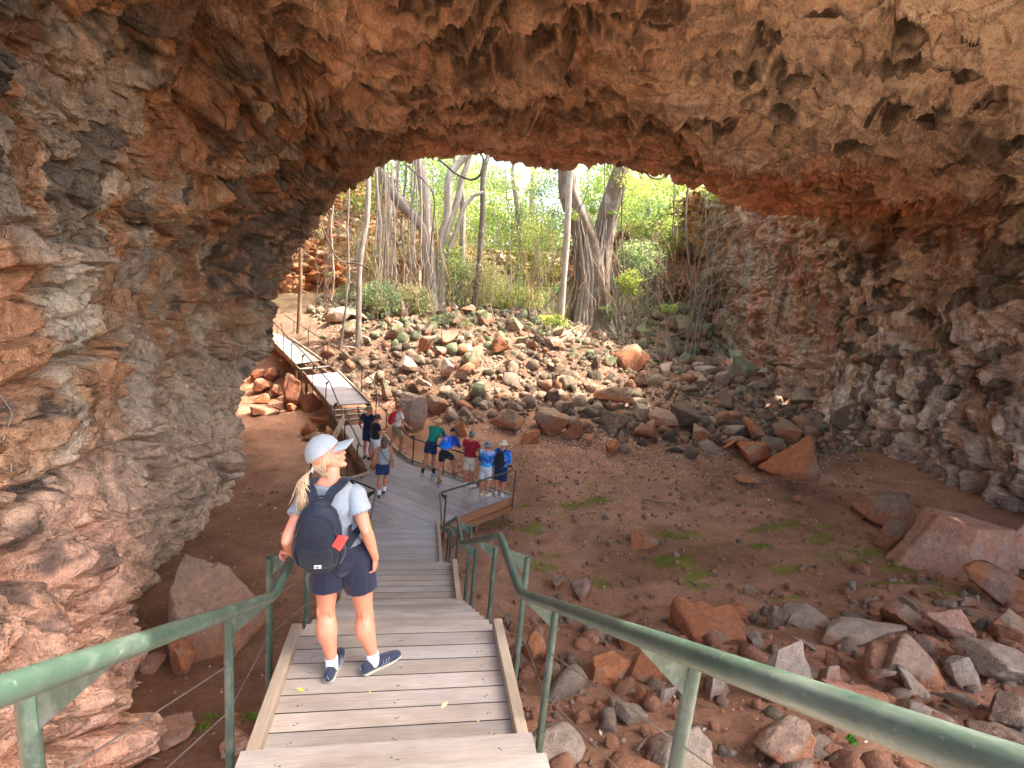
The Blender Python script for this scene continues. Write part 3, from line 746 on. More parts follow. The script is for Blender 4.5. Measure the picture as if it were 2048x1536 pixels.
def handrail(name, label, rail, posts, mat, r, cables=(), group='handrails', close=.18):
    """rail: polyline; posts: list of (x,y,zbottom,ztop,rail point)"""
    o = tag(bpy.data.objects.new(name, None), label, 'handrail', group); COL.objects.link(o)
    p0 = posts[len(posts) // 2]; o.location = (p0[0], p0[1], p0[2])
    m_ = MB(); m_.tube(bend(rail, .09, 6), r, 16); px_(m_.build('rail', mat, o, smooth=True, auto=60))
    for (x, y, zb, zt, rp) in posts:
        m_ = MB(); m_.tube([(x, y, zb), (x, y, zt)], r * .80, 12); p = px_(m_.build('post', mat, o, smooth=True, auto=50))
        w_ = MB(); w_.tube([(x, y, zb + .30), (x, y, zb + .318)], r * .98, 12); q_ = w_.build('collar', mat, None, smooth=True, auto=50); q_.parent = p
        if rp is not None:
            v = Vector((x, y, zt)); q = Vector(rp); h = Vector((q.x, q.y, 0)) - Vector((x, y, 0)); hn = h.normalized(); sd_ = Vector((-hn.y, hn.x, 0)) * .006
            pts = [v + Vector((0, 0, -.002)) - hn * r * .6, v + Vector((0, 0, -.13)) + hn * r * .7, q - Vector((0, 0, r * 1.0)) + hn * .012, q - Vector((0, 0, r * .6)) - hn * .03]
            g_ = MB(); vs = [a + sd_ for a in pts] + [a - sd_ for a in pts]
            g_.add(vs, [(0, 1, 2, 3), (7, 6, 5, 4), (0, 4, 5, 1), (1, 5, 6, 2), (2, 6, 7, 3), (3, 7, 4, 0)])
            b_ = g_.build('bracket', mat, o); b_.parent = p
    for c in cables:
        m_ = MB(); m_.tube(c, .0032, 5); px_(m_.build('cable', M_CABLE, o, smooth=True))
    return o
def stair_z(y):  # walking line
    return float(np.interp(y, [-1, 2.62, 3.8, 6.65, 7.65, 10.5, 13], [5.39, 3.36, 3.36, 1.68, 1.68, 0, 0]))
def rail_z(y): return float(np.interp(y, [-1.2, 2.95, 3.82, 6.45, 7.2, 10.26, 12.4], [6.58, 4.26, 4.20, 2.72, 2.72, 1.0, 1.0]))
ysr = [-1.2, 2.95, 3.82, 6.45, 7.2, 10.26]
for s, nm in ((1, 'right'), (-1, 'left')):
    X = .74 * s; rail = [(X, y, rail_z(y)) for y in ysr]
    posts = []
    for y in (-.4, 1.35, 2.8, 3.62, 5.0, 6.38, 7.08, 8.75, 10.1):
        posts.append((.93 * s, y, stair_z(y) - .30, rail_z(y) - .085, (X, y, rail_z(y))))
    cab = [[(.93 * s, p[1], p[3] - dz) for p in posts] for dz in (.32, .62)]
    lab = 'green tubular handrail running down the right side of the stairs' if s > 0 else 'green tubular handrail on the left of the stairs, gripped by the woman in the cap'
    handrail('handrail', lab, rail, posts, M_GREEN, .031, cab, 'green stair handrails')
    # platform wing rail
    if s > 0: line = [(.75, 10.3, .96), (.76, 12.05, 1.0), (2.62, 13.5, 1.0), (2.86, 13.85, .98)]; ps = [(.9, 10.45), (.92, 12.15), (2.98, 14.0)]
    else: line = [(-.75, 10.3, .96), (-.74, 12.15, 1.0), (-2.3, 13.6, 1.0), (-2.5, 14.2, 1.0), (-1.75, 15.2, 1.0)]; ps = [(-.9, 10.45), (-.93, 12.2), (-2.6, 14.2), (-1.8, 15.35)]
    pp = [(x, y, -.3, .9, None if i == 2 and s > 0 else min(line, key=lambda q: (q[0] - x) ** 2 + (q[1] - y) ** 2)) for i, (x, y) in enumerate(ps)]
    handrail('handrail', 'steel rail along the near edge of the right platform wing' if s > 0 else 'steel rail round the left platform wing behind the woman', line, pp, M_STEEL, .024,
             [[(q[0], q[1], z) for q in pp] for z in (.35, .65)], 'steel platform handrails')
# far side rail of the platform running on up the right of the upper boardwalk
fr = [(2.86, 13.95, 1.0), (1.46, 15.1, 1.0), (.02, 16.25, 1.0), (-.35, 17.2, 1.0), (-1.3, 20.4, 1.02), (-1.6, 21.7, 1.62), (-3.25, 24.8, 2.22), (-4.2, 25.85, 2.52), (-7.0, 30.2, 3.15)]
def rz_on(line, x, y):
    best = None
    for a, b in zip(line[:-1], line[1:]):
        ax, ay = b[0] - a[0], b[1] - a[1]; t = max(0, min(1, ((x - a[0]) * ax + (y - a[1]) * ay) / (ax * ax + ay * ay)))
        q = (a[0] + ax * t, a[1] + ay * t, a[2] + (b[2] - a[2]) * t); d = (q[0] - x) ** 2 + (q[1] - y) ** 2
        if best is None or d < best[0]: best = (d, q)
    return best[1]
pp = []
for x, y in ((2.3, 14.75), (1.05, 15.85), (.1, 16.7), (-.37, 17.95), (-.95, 19.8), (-1.45, 21.3), (-2.2, 22.9), (-3.2, 24.9), (-4.1, 26.0), (-5.3, 27.6), (-6.3, 29.1)):
    q = rz_on(fr, x, y); pp.append((x, y, q[2] - 1.15, q[2] - .06, q))
handrail('handrail', 'long dark steel rail behind the tourists, climbing the right side of the upper boardwalk', fr, pp, M_STEEL, .024, [[(q[0], q[1], q[3] - dz) for q in pp] for dz in (.3, .6)], 'steel platform handrails')
fl_ = [(-1.45, 15.5, .95), (-1.75, 16.6, 1.0), (-2.85, 20.55, 1.02), (-3.2, 21.0, 1.62), (-4.65, 23.6, 2.22), (-5.3, 24.4, 2.55), (-7.2, 28.2, 3.1)]
pp = []
for x, y in ((-1.5, 15.75), (-2.15, 17.9), (-2.85, 20.3), (-3.3, 21.1), (-4.05, 22.5), (-4.7, 23.6), (-5.35, 24.6), (-6.0, 25.9), (-6.6, 27.2)):
    q = rz_on(fl_, x, y); pp.append((x - .06, y, q[2] - 1.2, q[2] - .06, q))
handrail('handrail', 'dark steel rail on the wall side of the upper boardwalk', fl_, pp, M_STEEL, .024, [[(q[0], q[1], q[3] - dz) for q in pp] for dz in (.3, .6)], 'steel platform handrails')

# ------------------------------------------------------------------ boulders
def ico(sub):
    bm = bmesh.new(); bmesh.ops.create_icosphere(bm, subdivisions=sub, radius=1.0)
    V = np.array([v.co[:] for v in bm.verts]); F = np.array([[v.index for v in f.verts] for f in bm.faces]); bm.free(); return V, F
ICO = {k: ico(k) for k in (2, 3, 4, 5, 6)}
def boulder_mesh(name, seed, kind, sub=4, size=(1, 1, 1), planes=None, soft=.03, flat=None):
    rg = np.random.default_rng(seed); U, F = ICO[sub]
    npl = planes or rg.integers(9, 14)
    N = rg.normal(size=(npl, 3)); N /= np.linalg.norm(N, axis=1)[:, None]
    N = np.concatenate([N, [[0, 0, -1]]]); D = rg.uniform(.58, .92, npl + 1)
    if flat is not None:
        for q in flat: N = np.concatenate([N, [np.array(q[:3]) / np.linalg.norm(q[:3])]]); D = np.append(D, q[3])
    dt = U @ N.T
    R = np.where(dt > .05, D[None] / np.maximum(dt, .05), 9.0)
    k = 70.0 / (1 + soft * 20)
    r = -np.log(np.exp(-k * R).sum(1)) / k       # rounded intersection of the planes
    V = U * r[:, None]
    V = V / np.abs(V).max(0)[None]
    sz = np.array(size, float); s0 = sz.mean(); P = V * sz / s0 + seed * 3.7
    d = fbm(P * 1.6, 3, 600) * .07 + fbm(P * 5, 3, 610) * .028 + fbm(P * 16, 2, 620) * .010
    h, e, r_ = facets(P * 2.1, 630, .5); d += .07 * (h) * sstep(0, .2, e)
    V = V * (1 + d[:, None])
    # colour: grey weathered skin above, rusty below, patches
    n = len(V); A = fbm(P * 1.1, 3, 640); B = fbm(P * 3.2, 3, 650)
    grey = srgb3(152, 134, 114); rust = srgb3(156, 102, 70); brown = srgb3(124, 92, 70); green = srgb3(112, 120, 84); pale = srgb3(178, 156, 138); dk = srgb3(104, 90, 76); orange = srgb3(178, 114, 74)
    if kind == 'rust': C = np.tile(rust, (n, 1)); C = gmix(C, sstep(.1, .6, V[:, 2] + A) * .75, grey); C = gmix(C, sstep(-.1, .4, B) * .4, brown)
    elif kind == 'mossy': C = np.tile(grey * .85, (n, 1)); C = gmix(C, sstep(.0, .5, V[:, 2] + .8 * A) * .8, green); C = gmix(C, sstep(.0, -.5, V[:, 2] + .5 * B) * .75, rust * .9); C = gmix(C, sstep(.1, .5, B) * .4, pale)
    elif kind == 'grey': C = np.tile(grey, (n, 1)); C = gmix(C, sstep(.0, -.6, V[:, 2] + .6 * A) * .7, rust * .9); C = gmix(C, sstep(.0, .5, B) * .5, pale * .9)
    elif kind == 'dark': C = np.tile(dk, (n, 1)); C = gmix(C, sstep(-.2, .4, A) * .6, brown); C = gmix(C, sstep(.1, .5, B) * .5, grey)
    elif kind == 'pale': C = np.tile(pale, (n, 1)); C = gmix(C, sstep(.0, -.5, V[:, 2] + .6 * A) * .8, rust); C = gmix(C, sstep(.1, .5, B) * .4, grey)
    elif kind == 'orange': C = np.tile(orange, (n, 1)); C = gmix(C, sstep(.15, .5, A) * .7, grey); C = gmix(C, sstep(.0, .5, B) * .3, brown)
    elif kind == 'tan': C = np.tile(srgb3(160, 128, 104), (n, 1)); C = gmix(C, sstep(-.1, .4, A) * .6, srgb3(128, 116, 100)); C = gmix(C, sstep(.2, -.5, V[:, 2] + .5 * B) * .7, srgb3(166, 106, 70))
    elif kind == 'red': C = np.tile(srgb3(142, 88, 62), (n, 1)); C = gmix(C, sstep(.1, .5, A) * .5, brown); C = gmix(C, sstep(.6, .9, V[:, 2]) * .5, grey)
    else: C = np.tile(srgb3(176, 136, 112), (n, 1)); C = gmix(C, sstep(-.2, .4, A) * .6, srgb3(170, 106, 72)); C = gmix(C, sstep(.1, .5, B) * .35, grey)
    me = mesh_np(name, V * sz, F, True)
    me.set_sharp_from_angle(angle=R_(42)) if sub < 5 else None
    vcol(me, C); me.materials.append(M_BOULDER); return me
BN = [0]
TAKEN = []
def key_rock(px, kind, label, group=None, sub=5, yaw=None, tilt=(0, 0), hh=None, dd=1.0, flat=None, planes=None, name='boulder', cat='boulder', zoff=0.0, sink=.14, seed=None, ext=(1, 1)):
    x0, y0, x1, y1 = px; BN[0] += 1; seed = seed or (1000 + BN[0] * 7)
    cx = (x0 + x1) / 2; g = on_ground(cx, y1 - .10 * (y1 - y0))
    w = float((g - CAM_POS) @ FW); sx = (x1 - x0) / CAM_F * w / 2
    al = math.atan2(CAM_POS[2] - g[2], math.hypot(g[0], g[1])); al = max(al, .05)
    Hv = (y1 - y0) / CAM_F * w
    sy = sx * dd
    hz = hh * sx if hh else max((Hv - 2 * sy * math.sin(al) * .55) / math.cos(al), .55 * sx) / 2 * 1.12
    vd = Vector((g[0], g[1])).normalized(); c = Vector((g[0], g[1])) + vd * sy * .75
    me = boulder_mesh(name, seed, kind, sub, (sx * 1.06 * ext[0], sy * 1.06, hz), flat=flat, planes=planes)
    o = link(name, me); o.location = (c.x, c.y, gz(c.x, c.y) + hz * (1 - 2 * sink) + zoff)
    o.rotation_euler = (R_(tilt[0]), R_(tilt[1]), yaw if yaw is not None else math.atan2(-vd.x, vd.y))
    TAKEN.append((c.x, c.y, max(sx, sy))); return tag(o, label, cat, group)

K = key_rock
# on the slope, beside the boardwalk
K((795,790,861,877), 'pale', 'large squared boulder with grey top and brown split face behind the guide', hh=1.25, flat=[(0,-1,.1,.72),(0,0,1,.8)], planes=7)
K((748,762,783,808), 'mossy', 'rounded grey boulder above the big squared one, beside the upper boardwalk rail')
K((719,748,749,785), 'pale', 'pale sunlit boulder against the right rail of the upper boardwalk')
K((557,751,611,825), 'red', 'tall rust red boulder under the left edge of the upper boardwalk')
K((592,790,650,828), 'red', 'dark brown boulder lying under the boardwalk stairs')
K((581,783,603,806), 'pale', 'small pale grey stone perched in front of the rust red boulder', sub=4)
K((572,806,594,826), 'orange', 'small pink stone at the foot of the rust red boulder', sub=4)
K((505,760,540,790), 'red', 'sunlit red boulder at the foot of the left cave wall', sub=4)
K((508,788,545,812), 'orange', 'low orange boulder just right of the left cave wall', sub=4)
K((618,832,662,862), 'orange', 'upper rust brown rock in the cluster left of the lower boardwalk', sub=4)
K((600,845,634,876), 'orange', 'left rust brown rock in the cluster left of the lower boardwalk', sub=4)
K((608,862,650,884), 'rust', 'lowest rust brown rock in the cluster left of the lower boardwalk', sub=4)
K((640,852,668,876), 'rust', 'rightmost rust brown rock in the cluster left of the lower boardwalk', sub=4)
# foot of the slope
K((985,823,1047,870), 'rust', 'wide rounded grey boulder with rusty base above the tourists in blue')
K((1063,822,1135,876), 'rust', 'peaked brown boulder with split front at the foot of the rubble slope', flat=[(0,-1,.2,.7)])
K((1041,858,1088,892), 'orange', 'low flat-topped orange block below the peaked brown boulder')
K((1164,868,1190,897), 'orange', 'small upright orange block standing alone on the litter', hh=1.0)
K((1202,880,1238,911), 'orange', 'small tilted grey and orange rock at the edge of the dirt floor')
K((1125,838,1175,884), 'rust', 'brown slab leaning right of the peaked brown boulder')
K((1193,828,1262,870), 'dark', 'long dark boulder half buried at the foot of the slope')
K((1262,812,1298,848), 'grey', 'pointed grey slab resting on the long dark boulder')
K((1267,846,1325,887), 'red', 'dark rusty boulder with pitted face at the foot of the slope')
K((1293,826,1362,872), 'rust', 'broad brown slab rising right of the pitted rusty boulder')
K((1330,802,1394,866), 'dark', 'large dark ridge-backed boulder in the middle of the slope foot')
K((1319,778,1352,823), 'dark', 'upright dark stone shaped like a post leaning on the slope', hh=1.9, ext=(.6, 1), tilt=(0, 20))
K((1366,857,1426,893), 'rust', 'flat rust coloured slab left of the orange boulder group')
K((1401,832,1438,858), 'grey', 'square grey block above the flat rust slab')
K((1437,845,1481,884), 'grey', 'leaning grey slab left of the twin orange boulders')
K((1425,876,1467,917), 'orange', 'small orange boulder at the left of the orange group')
K((1478,843,1545,897), 'orange', 'rounded boulder with bluish top in the orange group')
K((1463,884,1552,946), 'orange', 'big egg-shaped orange boulder with dusty top')
K((1540,846,1600,900), 'rust', 'grey brown boulder at the back of the orange group')
K((1515,876,1652,1006), 'orange', 'largest orange boulder with a flat sloping diamond face', flat=[(-.5,-.75,.45,.42),(.7,-.6,.4,.62)], planes=6, hh=.95, dd=.8)
K((1590,872,1640,912), 'rust', 'rust boulder tucked behind the diamond-faced one')
K((1466,949,1524,975), 'orange', 'flat orange flake lying on the dirt below the orange group', hh=.22)
K((1337,646,1394,694), 'mossy', 'large blue green boulder under the hanging vine')
K((1390,655,1425,684), 'mossy', 'dark mossy boulder right of the large blue green one')
K((1316,680,1350,732), 'mossy', 'tall mossy split boulder below the blue green one', hh=1.3)
K((1262,655,1300,690), 'mossy', 'mossy boulder just right of the fig tree roots')
K((1264,745,1294,780), 'grey', 'grey pointed rock halfway up the right of the slope')
K((1384,754,1411,788), 'grey', 'isolated grey rock below the right mossy boulders')
K((1422,789,1470,818), 'dark', 'flat dark stone near the foot of the right wall')
K((1179,713,1203,744), 'dark', 'small upright dark stone in the leaf litter')
K((1048,765,1073,792), 'dark', 'small cube-like grey stone mid-slope above the wide rounded boulder', sub=4)
K((1085,778,1125,815), 'dark', 'pointed dark rock on the slope above the peaked brown boulder', sub=4)
for i, (bx, kd, lb) in enumerate([
 ((828,676,870,712),'rust','round sunlit boulder with a rusty face high left on the slope'),
 ((872,668,912,710),'rust','large rusty-faced boulder right of the round sunlit one'),
 ((978,672,1018,718),'rust','tall rusty boulder with a mossy cap in the upper middle'),
 ((925,705,962,748),'mossy','big blue grey angular boulder in the middle of the sunlit slope'),
 ((795,718,834,758),'pale','pale round boulder directly above the boardwalk rail'),
 ((876,725,905,770),'pale','bright sunlit block left of the blue grey angular boulder'),
 ((832,758,872,796),'pale','bright sunlit boulder above the squared one'),
 ((935,770,972,808),'mossy','grey block with a smooth face mid-slope above the tourists'),
 ((905,750,932,772),'grey','small grey boulder below the blue grey angular one'),
 ((880,818,918,850),'grey','grey boulder behind the green shirt tourist'),
 ((925,822,956,852),'grey','brown boulder above the tourist with the blue backpack'),
 ((905,845,938,880),'orange','orange boulder between the green shirt and the red shirt tourists'),
 ((1010,640,1045,672),'mossy','mossy boulder on the crest left of the fig tree'),
 ((945,628,990,658),'mossy','broad mossy boulder on the crest in the middle'),
 ((895,628,935,658),'mossy','rounded mossy boulder on the crest left of the thin dark trunk'),
 ((850,650,885,680),'mossy','mossy boulder below the left fig tree'),
 ((770,655,806,690),'mossy','mossy boulder near the slender pale trunk'),
 ((790,606,816,642),'pale','bright standing boulder at the foot of the left fig tree'),
 ((688,650,722,680),'mossy','mossy boulder left of the slender pale trunk'),
 ((640,632,700,668),'pale','long pale sloping rock at the head of the boardwalk'),
 ((1100,650,1130,682),'mossy','mossy boulder left of the fig tree roots'),
 ((1060,655,1095,690),'mossy','moss-topped boulder two steps left of the fig tree roots'),
 ((1385,690,1420,716),'dark','dark boulder under the right mossy group'),
 ((1290,580,1330,620),'pale','pale leaning boulder at the foot of the white sapling'),
 ((1330,556,1352,590),'pale','bright pointed stone beside the white sapling'),
 ((1405,610,1440,640),'dark','dark stone on the scree near the right wall')]):
    K(bx, kd, lb, sub=4)
# right side of the dirt floor
K((1795,1022,2003,1172), 'pink', 'huge smooth pinkish boulder on the right of the dirt floor', sub=6, hh=.72, dd=.8, flat=[(-.3,-.8,.5,.55),(0,0,1,.6),(.8,-.5,.3,.6)], planes=7)
K((1694,986,1806,1066), 'rust', 'slanting brown slab leaning on the huge pinkish boulder', flat=[(0,-.7,.6,.4)])
K((1745,1040,1825,1108), 'rust', 'lower brown slab wedged under the huge pinkish boulder')
K((1995,1050,2090,1168), 'pink', 'dark streaked boulder at the right edge behind the pinkish one', sub=5)
K((1932,1140,2075,1232), 'orange', 'broad split boulder in front of the streaked one at the right edge', sub=5, flat=[(0,0,1,.6)])
K((1973,930,2020,995), 'rust', 'blocky rock at the foot of the right cave wall')
K((2001,955,2070,1030), 'rust', 'rounded rock at the far right against the cave wall')
K((1487,1160,1537,1191), 'rust', 'lone rust stone on the bare dirt above the rock pile', sub=4)
K((1587,995,1606,1013), 'orange', 'little orange stone below the diamond-faced boulder', sub=4)
K((1256,1068,1313,1102), 'orange', 'long orange stone lying on the dirt floor', sub=4, hh=.45)
K((1092,1152,1129,1186), 'rust', 'brown stone right of the stair rail posts', sub=4)
K((1133,1150,1195,1202), 'rust', 'brown double-humped stone right of the stairs', sub=4)
K((1153,1290,1252,1373), 'orange', 'broad orange rock beside the stairs', hh=.55)
K((1046,1264,1090,1324), 'orange', 'upright orange stone behind the stair handrail post', sub=4)
K((1293,1350,1345,1432), 'grey', 'brown slab stone standing left of the handrail post', hh=1.1)
K((1381,1250,1456,1422), 'grey', 'tall narrow grey boulder in the foreground pile', hh=1.15, ext=(.9, 1))
K((1445,1268,1615,1442), 'grey', 'biggest pyramid-shaped grey boulder in the foreground pile', sub=6, hh=.95, dd=.8, flat=[(-.5,-.6,.6,.5),(.6,-.5,.6,.5)], planes=7)
K((1604,1228,1775,1312), 'grey', 'broad grey slab with a dark sharp ridge behind the pile', sub=5, flat=[(0,-.6,.8,.35)])
K((1686,1300,1764,1406), 'rust', 'tilted brown block right of the pyramid boulder')
K((1742,1280,1872,1386), 'rust', 'long pinkish brown slab in the middle of the pile')
K((1609,1320,1682,1400), 'rust', 'brown block touching the pyramid boulder')
K((1640,1378,1800,1456), 'pink', 'flat pink boulder in front of the tilted brown block')
K((1788,1355,1872,1416), 'grey', 'grey hexagonal block right of the flat pink boulder')
K((1865,1356,1938,1436), 'grey', 'grey cube-like block near the right end of the pile')
K((1865,1310,1948,1382), 'grey', 'leaning grey block behind the cube-like one')
K((1906,1296,2070,1382), 'grey', 'long banded grey slab at the right edge', hh=.4)
K((1850,1228,1945,1305), 'pink', 'brown boulder with a white stained corner')
K((1942,1378,2070,1466), 'dark', 'dark pitted boulder at the right edge of the pile')
K((1803,1408,1920,1470), 'grey', 'low grey rock below the hexagonal block')
K((1921,1448,2090,1560), 'dark', 'dark rock in the bottom right corner')
K((1504,1458,1620,1560), 'rust', 'reddish grey boulder at the bottom edge under the handrail')
K((1507,1198,1570,1268), 'dark', 'dark upright rock at the back of the pile')
K((1450,1212,1513,1248), 'orange', 'orange slab at the back left of the pile')
K((1563,1212,1656,1258), 'grey', 'grey brown rock at the back middle of the pile')
K((1395,1205,1448,1250), 'rust', 'brown rock at the back left corner of the pile')
K((1325,1215,1380,1262), 'orange', 'orange rock left of the pile')
K((1051,1420,1192,1560), 'grey', 'flat grey boulder right beside the lowest visible steps', hh=.5)
K((1281,1505,1440,1570), 'grey', 'pale grey rock cut off by the bottom edge', hh=.5)
K((1960,1225,2060,1300), 'rust', 'brown rocks behind the long banded slab')
# left side
K((282,1108,512,1350), 'tan', 'huge upright brown boulder left of the stairs', sub=6, hh=1.12, dd=.6, ext=(1.08, 1), flat=[(0,-1,.25,.55),(0,-.3,1,.8)], planes=8)
K((338,1266,390,1360), 'orange', 'small pillar-shaped pinkish stone leaning on the huge upright boulder', hh=1.5, ext=(.9, 1))
K((264,1297,341,1346), 'pink', 'wedge-shaped pinkish stone left of the pillar stone')
K((285,1412,402,1530), 'pink', 'half-buried pinkish slab in the dirt left of the steps', hh=.35)
K((432,1430,505,1536), 'pink', 'half-buried stone next to the stair support', hh=.5)
K((255,1250,290,1275), 'orange', 'small stone behind the huge upright boulder', sub=4)
for bx, lb in [((498,742,530,768),'small sunlit red stone highest beside the left cave wall'), ((528,738,562,770),'dark red boulder under the head of the boardwalk'), ((538,770,566,800),'round red boulder left of the tall rust red one'), ((500,812,530,832),'flat red stone lowest at the foot of the left cave wall'), ((545,806,572,830),'red brown stone between the flat red stone and the tall boulder'), ((560,722,600,752),'shadowed red boulder tucked under the upper ramp')]: K(bx, 'red', lb, sub=4)
NKEY = BN[0]

# other boulders of the rubble slope and the pile, each its own object, sharing meshes
protos = {}
for kd in ('rust', 'mossy', 'grey', 'dark', 'pale', 'orange'):
    protos[kd] = [boulder_mesh('boulder', 4000 + 31 * q + len(kd) * 5, kd, 4, (1, .85, .7), planes=8 + q) for q in range(5)]
rr = random.Random(11)
def zone(x, y, z):
    p = np.array([x, y, z]) - CAM_POS; w = p @ FW; ix = 1024 + CAM_F * (p @ RT) / w
    if y < 12: return ('brown stone in the loose pile right of the stairs', 'stones of the foreground pile')
    col = 'left' if ix < 850 else 'middle' if ix < 1080 else 'fig tree' if ix < 1260 else 'right'
    lev = 'low' if z < 1.1 else 'halfway' if z < 2.6 else 'high'
    w1 = {'left': 'beside the upper boardwalk', 'middle': 'in the middle of the rubble slope', 'fig tree': 'below the big fig tree', 'right': 'toward the right cave wall'}[col]
    w2 = {'low': 'dusty boulder among those low down', 'halfway': 'angular boulder among those halfway up', 'high': 'mossy boulder among those high up'}[lev]
    return (w2 + ' ' + w1, 'rubble boulders ' + lev + ' ' + w1)
cnt = 0; tries = 0
TOTAL = 296
while cnt < TOTAL - NKEY and tries < 20000:
    tries += 1
    if rr.random() < .82:
        x = rr.uniform(-3.5, 20.5); y = rr.uniform(17.6, 34.5)
        if x < 1 and y < 20: continue
    else:
        x = rr.uniform(2.2, 11); y = rr.uniform(4.0, 9.2)
        if y > 8.5 - abs(x - 6) * .2: continue
    z = float(ground_base([x], [y])[0])
    if y > 12 and z < .18: continue
    if x < -1.0 - (y - 20) * .45 and y > 17: continue           # keep the boardwalk clear
    s = min(.9, .32 * math.exp(rr.gauss(0, .42))) * (1.4 if y > 17 else .6)
    if any((x - a) ** 2 + (y - b) ** 2 < (c * .7 + s * .7) ** 2 for a, b, c in TAKEN): continue
    p = np.array([x, y, z]) - CAM_POS; w = p @ FW; ix = 1024 + CAM_F * (p @ RT) / w; iy = 768 - CAM_F * (p @ UP) / w
    if not (-30 < ix < 2080 and iy < 1580): continue
    kd = rr.choice(['rust', 'grey', 'rust', 'grey', 'rust', 'dark'] if z < 1.8 else ['mossy', 'mossy', 'grey', 'rust', 'pale', 'mossy']) if y > 12 else rr.choice(['orange', 'rust', 'grey', 'rust'])
    o = link('boulder', rr.choice(protos[kd])); o.location = (x, y, gz(x, y) + s * .35)
    o.scale = (s * rr.uniform(.8, 1.25), s * rr.uniform(.8, 1.2), s * rr.uniform(.7, 1.25)); o.rotation_euler = (rr.uniform(-.5, .5), rr.uniform(-.5, .5), rr.uniform(0, 6.28))
    lb, gp = zone(x, y, z); tag(o, lb, 'boulder', gp); TAKEN.append((x, y, s)); cnt += 1

# small stones: nobody could count them
def scatter_mesh(name, pts, scl, kinds, seed, sub=2):
    rg = np.random.default_rng(seed); U, F = ICO[sub]; Vs = []; Fs = []; Cs = []
    cols = {'r': srgb3(150, 106, 80), 'g': srgb3(124, 108, 90), 'd': srgb3(88, 76, 62), 'm': srgb3(106, 110, 84), 'p': srgb3(138, 118, 100)}
    forms = []
    for q in range(14):
        N = rg.normal(size=(8, 3)); N /= np.linalg.norm(N, axis=1)[:, None]; D = rg.uniform(.34, .95, 8)
        dt = U @ N.T; r = np.minimum(np.where(dt > .05, D / np.maximum(dt, .05), 9).min(1), 1.25); forms.append(U * r[:, None])
    for i, (p, s) in enumerate(zip(pts, scl)):
        f = forms[rg.integers(14)]; a = rg.uniform(0, 6.28); c_, s_ = math.cos(a), math.sin(a)
        S_ = s * rg.uniform(.7, 1.2, 3); V = f * S_; V = np.stack([V[:, 0] * c_ - V[:, 1] * s_, V[:, 0] * s_ + V[:, 1] * c_, V[:, 2]], 1)
        Vs.append(V + p); Fs.append(F + i * len(U)); Cs.append(np.tile(cols[kinds[i]] * rg.uniform(.8, 1.2), (len(U), 1)))
    me = mesh_np(name, np.concatenate(Vs), np.concatenate(Fs), False); vcol(me, np.concatenate(Cs)); me.materials.append(M_BOULDER); return me
rg = np.random.default_rng(77)
def pts_in(n, fx, fy, ok):
    x = rg.uniform(*fx, n); y = rg.uniform(*fy, n); z = ground_z(x, y); k = ok(x, y, z); return np.stack([x, y, z], 1)[k]
slope = pts_in(7200, (-6, 22), (17.3, 36), lambda x, y, z: (z > .15 + .25 * rg.random(len(x))) & ~((x < -1.3 - (y - 20) * .42) & (x > -3.2 - (y - 20) * .42)))
sc_ = np.exp(rg.normal(-2.35, .72, len(slope))); sc_ = np.clip(sc_, .03, .42)
kd = [('m' if p[2] > 2.2 and rg.random() < .45 else rg.choice(list('rgdgp'))) for p in slope]
o = link('rubble', scatter_mesh('rubble', slope + [0, 0, .02], sc_, kd, 5)); tag(o, 'small broken stones covering the rubble slope', 'rubble', kind='stuff')
floor_ = pts_in(4200, (1.2, 16), (2.6, 17), lambda x, y, z: (rg.random(len(x)) < np.where(y < 9.0, .95, .26)))
sc_ = np.clip(np.exp(rg.normal(-2.95, .7, len(floor_))), .015, .22)
sc_ = np.where(floor_[:, 1] > 9.5, np.minimum(sc_, .09), sc_ * (1 + .8 * (rg.random(len(sc_)) < .12)))
o = link('pebbles', scatter_mesh('pebbles', floor_ + [0, 0, .01], sc_, [rg.choice(list('rrrrgp')) for _ in floor_], 6)); tag(o, 'scattered small red and grey stones on the dirt floor', 'pebbles', kind='stuff')
left_ = pts_in(260, (-6, -1.2), (4, 16), lambda x, y, z: rg.random(len(x)) < .8)
o = link('pebbles', scatter_mesh('pebbles', left_, np.clip(np.exp(rg.normal(-3.4, .5, len(left_))), .012, .08), [rg.choice(list('rrgp')) for _ in left_], 8)); tag(o, 'small stones on the dirt left of the stairs', 'pebbles', kind='stuff')

# leaf litter
def leaf_mat(name, trans=.0, rough=.6):
    t = NT(name); c = t.attr('tint'); t.base(c); t.rough(rough); t.b.inputs['Specular IOR Level'].default_value = .3
    if trans:
        tr = t.n('BsdfTranslucent'); t.l(t.mix(1.0, c, (1.25, 1.25, .9), 'MULTIPLY'), tr.inputs[0]); mx = t.n('MixShader'); mx.inputs[0].default_value = trans
        t.l(t.b.outputs[0], mx.inputs[1]); t.l(tr.outputs[0], mx.inputs[2]); t.l(mx.outputs[0], t.out.inputs[0])
    return t.m
M_LITTER = leaf_mat('dry_leaf', .15)
def leaf_quads(P, size, C, rg, flat=.5, up=None, asp=.45):
    """small folded leaves at P: two triangles sharing the midrib -> one diamond quad"""
    n = len(P); a = rg.normal(size=(n, 3)); b = rg.normal(size=(n, 3))
    if flat is not None: a[:, 2] *= flat; b[:, 2] *= flat
    a /= np.linalg.norm(a, axis=1)[:, None]; b -= a * (a * b).sum(1)[:, None]; b /= np.linalg.norm(b, axis=1)[:, None]
    s = size[:, None]; c = np.cross(a, b) * s * .18
    V = np.stack([P - a * s, P - b * s * asp + c, P + a * s, P + b * s * asp + c], 1).reshape(-1, 3)
    F = np.arange(4 * n).reshape(n, 4); return V, F, np.repeat(C, 4, axis=0)
rg = np.random.default_rng(21)
